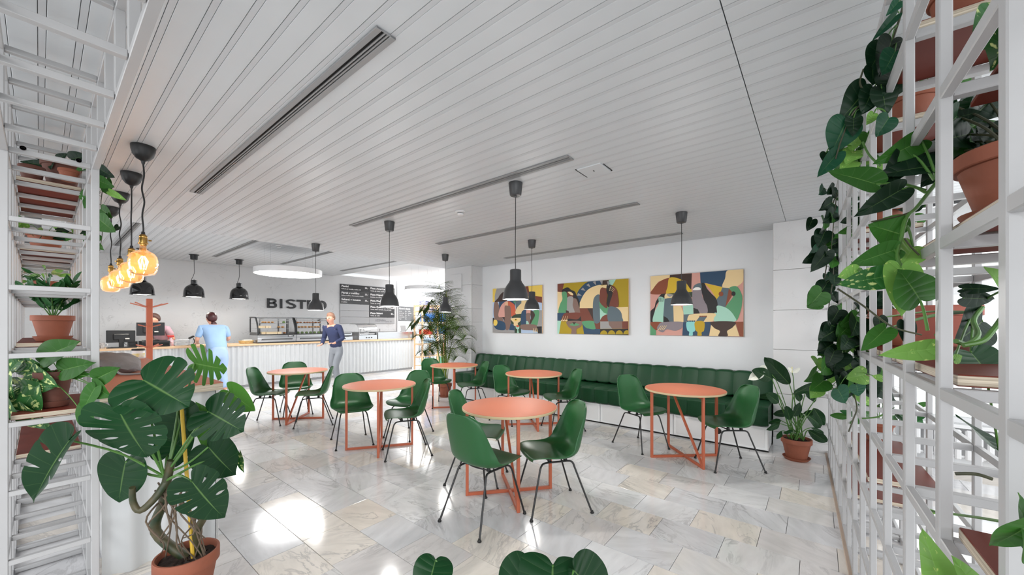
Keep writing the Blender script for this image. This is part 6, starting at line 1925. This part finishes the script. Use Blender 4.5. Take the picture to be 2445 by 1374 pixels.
lp1 = thing('potted_zz_plant', 'glossy leafed plant in clean terracotta bowl at eye level in left tower', 'plant', (0.055, 3.86, 1.344))
pot(lp1, 0.095, 0.145, M_TERRA)
zz(lp1, Vector((0.055, 3.86, 1.48)), 9, 0.26, L_ZZ, random.Random(4), 0.8, 0.085, 0.30, pairs=6)
lp3 = thing('potted_plant', 'dark leafed plant in weathered pot on the topmost board of left tower', 'plant', (0.09, 3.83, 2.319))
pot(lp3, 0.092, 0.17, M_TERRADARK)
for k, (b_, t_, w_) in enumerate([((105, 395, 2.45), (44, 384, 2.4), 0.24), ((118, 388, 2.5), (78, 374, 2.45), 0.2), ((125, 382, 2.4), (118, 404, 2.38), 0.5), ((170, 380, 2.5), (210, 372, 2.5), 0.4), ((140, 380, 2.5), (160, 366, 2.5), 0.4)]):
    add_leaf(lp3, 'heart', W(*b_), W(*t_), w_, 0.1, L_DARK, seed=k, droop=0.1, fold=0.2)
lp5 = thing('small_terracotta_pot', 'small stacked terracotta pot beside the pot on the topmost tower board', 'pot', (-0.03, 3.72, 2.319))
pot(lp5, 0.055, 0.09, M_TERRADARK, saucer=False)


def bush(name, label, loc, R, h, m, leafm, n, spread, seed, kind='heart', ll=0.07, hang=0.0, pm=None, wd=0.45):
    t = thing(name, label, 'plant', loc)
    pot(t, R, h, pm or M_TERRA)
    r = random.Random(seed); c = Vector(loc) + Vector((0, 0, h * 0.95))
    for k in range(n):
        a = r.uniform(0, 2 * PI); rr = spread * math.sqrt(r.random()) ; zz_ = r.uniform(0.02, spread * 0.9) - hang * rr / spread
        p = c + Vector((math.cos(a) * rr, math.sin(a) * rr, zz_))
        dirv = Vector((math.cos(a), math.sin(a), r.uniform(-0.7, 0.5))).normalized()
        add_leaf(t, kind, p, p + dirv * ll * r.uniform(0.7, 1.25), wd, r.uniform(-0.5, 0.5), leafm[k % len(leafm)], seed=k, droop=0.15, fold=0.2, wavy=0.02, res=(20, 4))
        if k % 2 == 0:
            petiole(t, c, p, 0.0018, 0.01)
    return t


bush('potted_vine', 'trailing plant on the second board from the top in left tower', (0.03, 4.62, 1.994), 0.10, 0.14, None, [L_POT, L_LIGHT, L_DARK], 22, 0.15, 41, hang=0.05)
bush('potted_vine', 'trailing plant on the highest board rear in left tower', (0.05, 4.4, 2.319), 0.09, 0.12, None, [L_DARK, L_POT], 14, 0.14, 42)
bush('potted_plant', 'bushy plant deep inside left tower above eye level', (0.04, 5.3, 1.669), 0.10, 0.14, None, [L_ZZ, L_LIGHT], 26, 0.15, 43, kind='oval', ll=0.1, wd=0.3)


def vine(plant, pts, n, ll, mats, seed, width=0.46, spreadd=0.03, r=0.0022, stemm=None, kind='heart', res=(22, 4), down=0.5):
    """a hanging stem along world points with leaves on petioles"""
    r_ = random.Random(seed); q = spline(pts, 40); L_ = Vector(plant.location)
    B().tube([p - L_ for p in q], r, 6).build('vine_stem', stemm or M_DARKSTEM, plant)
    for k in range(n):
        f = (k + 0.5) / n; p = q[min(40, int(f * 40))]
        side = -RT if r_.random() < 0.5 else RT
        off = side * r_.uniform(0.2, 1) * spreadd * 1.4 - FW * r_.uniform(-0.3, 1) * spreadd + Vector((0, 0, r_.uniform(-0.6, 0.8) * spreadd))
        b0 = p + off
        dr = (side * r_.uniform(0.1, 0.9) - FW * r_.uniform(0, 0.5) - Vector((0, 0, 1)) * r_.uniform(down * 0.5, down * 2)).normalized()
        add_leaf(plant, kind, b0, b0 + dr * ll * r_.uniform(0.7, 1.25), width * r_.uniform(0.85, 1.1), r_.uniform(-0.6, 0.6), mats[k % len(mats)], seed=seed * 50 + k, droop=0.12, fold=0.15, wavy=0.025, res=res)
        petiole(plant, p, b0, 0.0014, 0.004, stemm)


hv = thing('hanging_pothos', 'green vine hanging outside the left tower beside the lamp canopies', 'plant', (0.27, 3.35, 2.34))
pot(hv, 0.045, 0.07, M_TERRA, saucer=False, off=(-0.16, 0.2, -0.02))
vine(hv, [W(236, 400, 2.45), W(245, 440, 2.44), W(241, 490, 2.43), W(246, 540, 2.43), W(238, 600, 2.43)], 13, 0.085, [L_POT, L_DARK, L_POT], 11, 0.5, 0.035)
for (b_, t_, w_, m_) in [((238, 404, 2.4), (271, 424, 2.4), 0.36, L_DARK), ((236, 432, 2.4), (270, 447, 2.4), 0.4, L_POT), ((262, 458, 2.38), (299, 478, 2.38), 0.2, L_LIGHT), ((242, 500, 2.4), (266, 520, 2.4), 0.5, L_POT), ((238, 525, 2.38), (272, 555, 2.38), 0.5, L_POT), ((283, 541, 2.42), (271, 552, 2.42), 0.5, L_DARK), ((235, 585, 2.4), (247, 598, 2.4), 0.4, L_POT)]:
    add_leaf(hv, 'heart', W(*b_), W(*t_), w_, 0.1, m_, droop=0.1, fold=0.15, seed=int(b_[0]))

# ------------------------------------------------------------------ right lattice plants


def big_leaves(plant, specs, anchor, seed=0, pr=0.003, kind='heart'):
    for k, (b_, t_, w_, m_, rl, fo) in enumerate(specs):
        bb, tt = W(*b_), W(*t_)
        add_leaf(plant, kind, bb, tt, w_ * 1.12, rl, m_, droop=0.08, fold=fo, wavy=0.015, seed=seed + k, res=(44, 7))
        if anchor is not None:
            an = anchor[k % len(anchor)] if isinstance(anchor, list) else anchor
            petiole(plant, an, bb, pr, 0.01)


bd = 0.029 + 0.016 + 0.0
rA = uR(1.27, -0.40, 1.625 + 0.044)
ra = thing('potted_pothos', 'dense dark pothos in terracotta pot nearest the camera on right lattice', 'plant', rA)
pot(ra, 0.118, 0.145, M_TERRA)
big_leaves(ra, [((2235, 395, 1.02), (2088, 415, 1.05), 0.20, L_DARK, 0.4, 0.3), ((2200, 335, 1.03), (2088, 392, 1.06), 0.26, L_POT, -0.2, 0.2), ((2170, 362, 1.05), (2104, 452, 1.05), 0.24, L_DARK, 0.2, 0.4),
                ((2091, 440, 1.03), (1978, 404, 1.08), 0.30, L_POT, 0.1, 0.25), ((2154, 452, 1.0), (2042, 517, 1.03), 0.24, L_DARK, 0.1, 0.2), ((2150, 560, 0.98), (2075, 535, 1.0), 0.6, L_POT, 0.0, 0.1),
                ((2137, 597, 0.95), (2029, 634, 0.99), 0.27, L_POT, 0.1, 0.15), ((2120, 660, 0.93), (2000, 680, 0.97), 0.27, L_VAR, 0.1, 0.1), ((2048, 648, 0.97), (2000, 662, 0.99), 0.45, L_LIGHT, 0.1, 0.1),
                ((2196, 716, 0.87), (2150, 640, 0.88), 0.66, L_POT, 0.05, 0.1), ((2150, 640, 0.9), (2158, 755, 0.88), 0.3, L_LIGHT, 0.3, 0.2), ((2240, 832, 0.85), (2098, 850, 0.9), 0.21, L_LIGHT, 0.1, 0.3),
                ((2180, 590, 0.96), (2150, 640, 0.94), 0.4, L_LIGHT, 0.3, 0.2)],
           [W(2240, 440, 1.0), W(2240, 440, 1.0), W(2230, 430, 1.0), W(2210, 455, 1.0), W(2210, 460, 0.99), W(2165, 520, 0.97), W(2150, 640, 0.93), W(2150, 640, 0.92), W(2060, 655, 0.96), W(2215, 790, 0.86), W(2150, 640, 0.92), W(2235, 800, 0.86), W(2165, 540, 0.97)], 100)
stem(ra, [W(2250, 420, 1.0), W(2225, 450, 0.99), W(2190, 495, 0.98), W(2165, 520, 0.97), W(2152, 570, 0.95), W(2142, 610, 0.94), W(2150, 650, 0.92), W(2150, 740, 0.9)], (0.005, 0.003), M_STEM, 30, 'vine_stem', 8)
stem(ra, [W(2190, 500, 0.98), W(2150, 515, 0.98), W(2080, 530, 1.0)], 0.0022, M_DARKSTEM, 12, 'vine_stem', 6)
stem(ra, [W(2160, 570, 0.95), W(2175, 590, 0.94), W(2195, 610, 0.93)], 0.002, M_DARKSTEM, 8, 'aerial_root', 6)
stem(ra, [W(2000, 690, 0.99), W(2060, 730, 0.98), W(2130, 780, 0.97), W(2200, 800, 0.96)], 0.0022, M_DARKSTEM, 16, 'vine_stem', 6)
rr_ = random.Random(12)
for k in range(34):
    px, py = rr_.uniform(2270, 2400), rr_.uniform(205, 375); d_ = rr_.uniform(0.95, 1.2)
    bb = W(px, py, d_); tt = W(px + rr_.uniform(-75, 70), py + rr_.uniform(-20, 75), d_ - 0.03)
    add_leaf(ra, 'heart', bb, tt, 0.42, rr_.uniform(-0.4, 0.4), [L_DARK, L_MON, L_DARK, L_POT][k % 4], seed=200 + k, droop=0.15, fold=0.2, res=(24, 4))
    if k % 2 == 0:
        petiole(ra, rA + Vector((0.02 * math.cos(k), 0.02 * math.sin(k), 0.13)), bb, 0.003, 0.02, M_DARKSTEM)

rBp = uR(1.66, -0.40, 2.275 + 0.044)
rb = thing('potted_philodendron', 'dark heart-leaf philodendron spilling from the top board of right lattice', 'plant', rBp)
pot(rb, 0.085, 0.13, M_TERRA)
big_leaves(rb, [((2138, 38, 1.3), (2084, 96, 1.32), 0.16, L_TEAL, 0.2, 0.4), ((2108, 110, 1.32), (2076, 172, 1.34), 0.52, L_DARK, 0.1, 0.1), ((2128, 98, 1.3), (2104, 182, 1.31), 0.42, L_DARK, -0.1, 0.1), ((2136, 125, 1.28), (2108, 178, 1.28), 0.4, L_TEAL, 0.2, 0.1),
                ((2083, 160, 1.34), (2087, 203, 1.34), 0.45, L_DARK, 0.1, 0.1), ((2135, 170, 1.33), (2125, 238, 1.33), 0.6, L_DARK, 0.1, 0.1), ((2068, 215, 1.36), (2006, 290, 1.38), 0.42, L_DARK, 0.0, 0.15), ((2085, 212, 1.34), (2060, 270, 1.35), 0.4, L_DARK, 0.3, 0.1),
                ((2105, 212, 1.33), (2121, 274, 1.33), 0.50, L_DARK, 0.0, 0.1), ((2020, 290, 1.38), (1986, 368, 1.4), 0.46, L_TEAL, 0.1, 0.1), ((2038, 282, 1.37), (2038, 325, 1.37), 0.4, L_DARK, 0.2, 0.1), ((1999, 366, 1.4), (1953, 423, 1.42), 0.28, L_TEAL, 0.1, 0.3),
                ((1972, 365, 1.42), (1973, 392, 1.42), 0.5, L_DARK, 0.1, 0.1), ((2122, 282, 1.3), (2094, 326, 1.3), 0.42, L_TEAL, 0.1, 0.1), ((2086, 272, 1.33), (2070, 298, 1.33), 0.36, L_LIGHT, 0.1, 0.1), ((2145, 5, 1.3), (2118, 36, 1.3), 0.3, L_TEAL, 0.1, 0.4)],
           [W(2146, 30, 1.33), W(2140, 60, 1.33), W(2142, 60, 1.33), W(2146, 90, 1.33), W(2130, 110, 1.33), W(2140, 140, 1.33), W(2095, 200, 1.35), W(2100, 205, 1.34), W(2100, 205, 1.34), W(2045, 255, 1.37), W(2050, 262, 1.37), W(2010, 320, 1.39), W(2010, 320, 1.39), W(2100, 260, 1.32), W(2100, 260, 1.33), W(2150, 0, 1.33)], 300, 0.0022)
stem(rb, [W(2158, 10, 1.34), W(2146, 50, 1.33), W(2130, 100, 1.33), W(2110, 170, 1.34), W(2085, 225, 1.35), W(2040, 265, 1.37), W(2010, 330, 1.39), W(1995, 380, 1.4)], (0.004, 0.0025), M_DARKSTEM, 30, 'vine_stem', 8)
stem(rb, [W(2062, 165, 1.35), W(2053, 195, 1.35), W(2060, 212, 1.35), W(2074, 218, 1.35)], 0.003, M_DARKSTEM, 14, 'vine_stem', 6)
stem(rb, [W(2060, 340, 1.36), W(2075, 370, 1.3), W(2100, 395, 1.2), W(2092, 388, 1.2)], 0.0035, M_STEM, 14, 'vine_stem', 6)

rCp = uR(1.95, -0.40, 1.3 + 0.044)
rc = thing('potted_pothos', 'broad-leafed plant in pinkish terracotta pot just below eye level, right lattice', 'plant', rCp)
pot(rc, 0.105, 0.155, M_TERRAPINK, sm=M_TERRADARK)
big_leaves(rc, [((2318, 842, 1.05), (2392, 926, 1.0), 0.52, L_MON, 0.0, 0.1), ((2345, 768, 1.15), (2290, 820, 1.12), 0.5, L_DARK, 0.0, 0.1), ((2386, 1078, 0.95), (2288, 985, 1.05), 0.30, L_MON, 0.2, 0.15), ((2115, 785, 1.15), (2058, 842, 1.2), 0.34, L_POT, 0.1, 0.15), ((2098, 760, 1.2), (2108, 800, 1.2), 0.34, L_DARK, 0.2, 0.2),
                ((2300, 690, 1.1), (2392, 690, 1.05), 0.2, L_DARK, 0.2, 0.2), ((2300, 712, 1.1), (2385, 716, 1.1), 0.22, L_DARK, 0.3, 0.2), ((2402, 690, 1.0), (2356, 635, 1.0), 0.34, L_LIGHT, 0.2, 0.3), ((2278, 860, 0.95), (2300, 850, 0.95), 0.45, L_LIGHT, 0, 0.1), ((2160, 770, 1.1), (2172, 830, 1.1), 0.3, L_DARK, 0.2, 0.2)],
           W(2325, 745, 1.2), 400)
stem(rc, [W(2345, 735, 1.15), W(2325, 765, 1.08), W(2335, 800, 1.0), W(2310, 822, 0.97), W(2282, 815, 0.95)], 0.006, M_STEM, 20, 'vine_stem', 8)
stem(rc, [W(2392, 760, 0.95), W(2370, 790, 0.93), W(2345, 815, 0.92), W(2300, 825, 0.93)], 0.006, M_LIGHTSTEM if 'M_LIGHTSTEM' in globals() else M_STEM, 20, 'vine_stem', 8)
stem(rc, [W(2370, 1145, 1.0), W(2330, 1133, 1.02), W(2281, 1132, 1.05)], 0.0045, M_DARKSTEM, 14, 'vine_stem', 8)
rdp = thing('potted_plant', 'orange terracotta pot with sparse plant at eye level between the lattice posts', 'plant', uR(2.62, -0.40, 1.344))
pot(rdp, 0.12, 0.165, M_TERRA)
for k in range(10):
    a = k * 0.63; c_ = uR(2.62, -0.40, 1.5)
    p = c_ + Vector((0.07 * math.cos(a), 0.07 * math.sin(a), 0.05 + 0.012 * k)); petiole(rdp, c_, p, 0.002, 0.01)
    add_leaf(rdp, 'heart', p, p + Vector((0.08 * math.cos(a), 0.08 * math.sin(a), -0.03)), 0.45, 0.2, L_DARK, seed=k, res=(20, 4))
bush('potted_plant', 'small orange pot with dark plant on a low board of right lattice', uR(3.28, -0.41, 0.694), 0.075, 0.11, None, [L_ZZ, L_POT], 22, 0.14, 51, kind='oval', ll=0.12, wd=0.28)
bush('potted_vine', 'small light-leafed vine in red pot on the top board of right lattice', uR(2.32, -0.40, 2.319), 0.085, 0.12, None, [L_LIGHT, L_POT], 22, 0.13, 52)
bush('potted_vine', 'dark bushy vine on the far upper board of right lattice', uR(3.1, -0.40, 1.994), 0.10, 0.14, None, [L_DARK, L_POT], 26, 0.16, 53, hang=0.1)
bush('potted_vine', 'bushy vine on the far middle board of right lattice', uR(3.9, -0.40, 1.344), 0.10, 0.14, None, [L_DARK, L_ZZ], 30, 0.16, 54, hang=0.1)

# hanging clusters seen against the pier
h1 = thing('hanging_philodendron', 'small-leafed vine hanging highest beside the stone pier', 'plant', uR(4.2, -0.32, 2.05))
pot(h1, 0.06, 0.09, M_TERRA, saucer=False, off=(0.0, -0.1, 0.2))
d_ = 3.1
vine(h1, [W(2000, 455, d_), W(1985, 500, d_), W(1970, 560, d_), W(1975, 620, d_), W(1965, 680, d_), W(1955, 735, d_)], 26, 0.12, [L_DARK, L_DARK, L_TEAL, L_POT], 61, 0.5, 0.08, 0.004, res=(16, 3))
vine(h1, [W(1998, 460, 3.0), W(1992, 520, 3.0), W(1985, 600, 3.0), W(1990, 650, 3.0), W(1978, 740, 3.0)], 16, 0.11, [L_DARK, L_POT], 62, 0.5, 0.06, 0.003, res=(16, 3))
for (b_, t_, w_, m_) in [((1962, 612, 3.0), (1917, 628, 3.0), 0.26, L_DARK), ((1942, 612, 3.0), (1918, 625, 3.0), 0.3, L_DARK), ((1962, 698, 3.0), (1930, 735, 3.0), 0.5, L_POT), ((1960, 728, 3.0), (1928, 735, 3.0), 0.3, L_POT), ((1940, 525, 3.1), (1928, 552, 3.1), 0.4, L_DARK), ((1975, 600, 2.95), (1938, 650, 2.95), 0.3, L_DARK)]:
    add_leaf(h1, 'heart', W(*b_), W(*t_), w_ * 1.1, 0.1, m_, seed=int(b_[1]), droop=0.1, fold=0.15, res=(20, 4))
h2 = thing('hanging_philodendron', 'thick heart-leaf vine bunch hanging low beside the peace lily', 'plant', uR(3.0, -0.30, 1.5))
pot(h2, 0.06, 0.09, M_TERRADARK, saucer=False, off=(0.0, -0.12, 0.16))
vine(h2, [W(2045, 735, 2.1), W(2025, 770, 2.05), W(2020, 830, 2.0), W(2015, 880, 2.0), W(2030, 930, 2.0)], 34, 0.105, [L_DARK, L_DARK, L_POT, L_DARK], 63, 0.52, 0.09, 0.003, res=(18, 3))
vine(h2, [W(2020, 800, 2.1), W(1995, 830, 2.1), W(1980, 870, 2.1), W(1985, 920, 2.1), W(2000, 940, 2.1)], 26, 0.085, [L_POT, L_LIGHT, L_POT], 64, 0.5, 0.07, 0.003, res=(18, 3))
big_leaves(h2, [((2066, 895, 1.7), (2022, 905, 1.7), 0.45, L_LIGHT, 0.2, 0.1), ((2045, 920, 1.75), (2052, 948, 1.75), 0.6, L_TEAL, 0.1, 0.1), ((2000, 930, 1.85), (2022, 965, 1.85), 0.5, L_TEAL, 0.0, 0.1), ((2105, 905, 1.5), (2083, 898, 1.5), 0.35, L_LIGHT, 0.3, 0.1)], W(2030, 890, 1.9), 500, 0.0018)
stem(h2, [W(2118, 915, 1.4), W(2126, 950, 1.4), W(2122, 975, 1.4), W(2100, 995, 1.42), W(2058, 1000, 1.45)], 0.003, M_STEM, 18, 'vine_stem', 6)
stem(h2, [W(2040, 945, 1.8), W(2046, 975, 1.75), W(2038, 1000, 1.75), W(2026, 1032, 1.75)], 0.003, M_DARKSTEM, 18, 'vine_stem', 6)
h3 = thing('hanging_vine', 'pale rooty vine tuft hanging near the ceiling on right lattice', 'plant', uR(2.6, -0.32, 2.2))
pot(h3, 0.05, 0.07, M_TERRA, saucer=False, off=(0.0, -0.1, 0.2))
vine(h3, [W(2040, 330, 1.9), W(2036, 370, 1.9), W(2030, 430, 1.9)], 16, 0.09, [L_LIGHT, L_POT], 65, 0.5, 0.06, 0.002, M_STEM, res=(16, 3))
for k in range(14):
    x = 2022 + 3 * k; stem(h3, [W(x, 340 + k, 1.9), W(x + rr_.uniform(-9, 9), 370, 1.88), W(x + rr_.uniform(-12, 12), 395 + rr_.uniform(-10, 20), 1.9)], 0.0014, M_STEM, 8, 'aerial_root', 5)

# near bottom right plant on the low board
rf = thing('potted_pothos', 'big-leafed pothos on the low brown board at the bottom right corner', 'plant', uR(0.93, -0.40, 0.975 + 0.044))
pot(rf, 0.08, 0.12, M_TERRA)
big_leaves(rf, [((2250, 1420, 0.62), (2212, 1263, 0.66), 0.38, L_LIGHT, 0.1, 0.15), ((2340, 1420, 0.6), (2276, 1326, 0.62), 0.3, L_LIGHT, 0.1, 0.15), ((2478, 1240, 0.45), (2372, 1318, 0.5), 0.34, L_POT, 0.3, 0.25), ((2480, 1300, 0.5), (2425, 1250, 0.5), 0.5, L_MON, 0.1, 0.1), ((2450, 1320, 0.47), (2448, 1180, 0.47), 0.25, L_POT, 0.3, 0.2),
                ((2212, 1010 + 210, 1.0), (2243, 1228, 1.0), 0.2, L_LIGHT, 0.2, 0.2)], uR(0.93, -0.40, 1.12), 600, 0.0035)
rg2 = thing('potted_plant', 'variegated plant at the top right corner seen behind the diagonal rail', 'plant', uR(1.18, -0.42, 1.95 + 0.044))
pot(rg2, 0.07, 0.1, M_TERRA)
boxpart('board_clip', (0, 0, -0.02), (0.3, 0.2, 0.012), M_BOARD, rg2)
big_leaves(rg2, [((2410, 60, 0.8), (2376, 165, 0.8), 0.5, L_VAR, 0.0, 0.1), ((2400, 40, 0.85), (2340, 110, 0.82), 0.4, L_VAR, 0.2, 0.1)], uR(1.18, -0.42, 2.08), 700)

# ------------------------------------------------------------------ peace lily by the pier
plp = Vector((5.09, 0.17, 0.0))
pl = thing('potted_peace_lily', 'peace lily with white flowers in terracotta pot by the stone pier', 'plant', plp)
pot(pl, 0.138, 0.21, M_TERRA)
ds = 4.05
LL = [((1885, 918), (1830, 856), 0.24), ((1860, 945), (1808, 950), 0.2), ((1859, 962), (1833, 940), 0.35), ((1893, 942), (1958, 914), 0.16), ((1910, 960), (1902, 930), 0.35), ((1893, 995), (1915, 963), 0.35), ((1886, 1003), (1880, 972), 0.3),
      ((1925, 990), (1970, 1020), 0.3), ((1943, 975), (1971, 1018), 0.28), ((1930, 1028), (1981, 1060), 0.24), ((1936, 1022), (1972, 1036), 0.16), ((1865, 1005), (1838, 1012), 0.28), ((1862, 1012), (1835, 1028), 0.2), ((1866, 1030), (1856, 1050), 0.4),
      ((1885, 985), (1850, 990), 0.2), ((1918, 988), (1955, 984), 0.26), ((1925, 930), (1948, 960), 0.4), ((1870, 1035), (1895, 1030), 0.28), ((1905, 985), (1920, 1000), 0.4), ((1843, 905), (1802, 885), 0.3), ((1950, 950), (1930, 935), 0.4)]
sr = random.Random(9)
for k, (b_, t_, w_) in enumerate(LL):
    d0 = ds + sr.uniform(-0.12, 0.12)
    bb, tt = W(*b_, d0), W(*t_, d0 + sr.uniform(-0.1, 0.06))
    add_leaf(pl, 'oval', bb, tt, w_ * 1.25, sr.uniform(-0.3, 0.3), L_LILY, seed=k, droop=0.12, fold=0.15, wavy=0.02, res=(26, 4))
    root = plp + Vector((sr.uniform(-0.06, 0.06), sr.uniform(-0.06, 0.06), 0.22))
    stem(pl, [root, root.lerp(bb, 0.55) + Vector((0, 0, 0.03)), bb], (0.006, 0.004), None, 10, 'petiole', 6)
for (b_, t_, w_, r_) in [((1825, 887), (1789, 906), 0.22, 0.5), ((1832, 882), (1812, 880), 0.3, 0.2), ((1891, 890), (1912, 880), 0.25, 0.2), ((1891, 890), (1883, 878), 0.2, 0.2)]:
    bb, tt = W(*b_, ds - 0.05), W(*t_, ds - 0.08)
    me = leaf_mesh('spathe', 'oval', bb, tt, w_ * 1.6, r_, M_SPATHE, seed=1, droop=0.1, fold=0.3, res=(20, 4)); inst('spathe', me, bb - plp, pl)
for x, y in ((1826, 886), (1891, 890)):
    e_ = W(x, y, ds - 0.05)
    stem(pl, [plp + Vector((0, 0, 0.22)), plp.lerp(e_, 0.6) + Vector((0, 0, 0.25)), e_], 0.004, None, 12, 'flower_stem', 6)
    B().tube([e_ - plp, e_ - plp + Vector((-0.01, 0.0, 0.06))], 0.006, 8).build('spadix', mat('cream_spadix', (226, 220, 170), 0.7), pl)

# ------------------------------------------------------------------ areca palm
pp = Vector((5.08, 5.80, 0.0))
pa = thing('potted_palm', 'tall feathery areca palm in terracotta pot left of the bench', 'plant', pp)
pot(pa, 0.135, 0.25, M_TERRA)
pr_ = random.Random(21)
FR = [((1058, 760), 0.0), ((1040, 720), 0.02), ((1088, 800), 0.02), ((1020, 780), 0.02), ((1046, 700), 0.02), ((1066, 712), 0.0), ((1080, 728), 0.02), ((1010, 742), 0.03), ((982, 778), 0.06), ((1100, 778), 0.03), ((1116, 800), 0.04), ((1118, 832), 0.06), ((1000, 800), 0.05), ((1010, 838), 0.06), ((1090, 752), 0.02), ((1030, 760), 0.02), ((1074, 780), 0.0), ((1050, 790), 0.0), ((1095, 850), 0.05), ((1025, 835), 0.05)]
for k, (t_, s_) in enumerate(FR):
    d0 = 7.3 + pr_.uniform(-0.2, 0.1)
    tip = W(*t_, d0)
    root = pp + Vector((pr_.uniform(-0.05, 0.05), pr_.uniform(-0.05, 0.05), 0.23))
    bx = Vector((root.x, root.y, 0)); hh = tip.z - root.z
    mid = root + Vector(((tip.x - root.x) * 0.22, (tip.y - root.y) * 0.22, hh * 0.72 + 0.08)); m2 = root + Vector(((tip.x - root.x) * 0.62, (tip.y - root.y) * 0.62, hh * 1.04 + 0.06 + s_))
    q = spline([root, mid, m2, tip], 40)
    B().tube([p - pp for p in q], [0.008 - 0.006 * i / 40 for i in range(41)], 6).build('rachis', mat('palm_rachis', (120, 140, 52), 0.5), pa)
    fb = B(); uvn = 0
    for i in range(13, 41):
        f = (i - 13) / 27
        T_ = (q[min(i + 1, 40)] - q[i - 1]).normalized(); sd = T_.cross(Vector((0, 0, 1)))
        if sd.length < 0.1:
            sd = RT.copy()
        sd.normalize(); ll = 0.30 * (0.45 + 0.75 * math.sin(PI * (0.18 + 0.72 * f))) * 0.9
        for s2 in (-1, 1):
            dr = (T_ * 0.42 + sd * s2 * 0.9 + Vector((0, 0, 0.22 - 0.25 * f))).normalized()
            pn = dr.cross(Vector((0, 0, 1))).normalized() * 0.011
            a0 = q[i] - pp; pts = [a0, a0 + dr * ll * 0.35, a0 + dr * ll * 0.7 + Vector((0, 0, -0.02)), a0 + dr * ll + Vector((0, 0, -0.06))]
            ws = (0.3, 1, 0.8, 0.08)
            fb.grid([[p - pn * w_, p + Vector((0, 0, -0.003)), p + pn * w_] for p, w_ in zip(pts, ws)])
    me = fb.mesh('leaflets', L_PALM, 0); me.uv_layers.new(name='UVMap')
    o = inst('leaflets', me, (0, 0, 0), pa); o['kind'] = 'stuff'
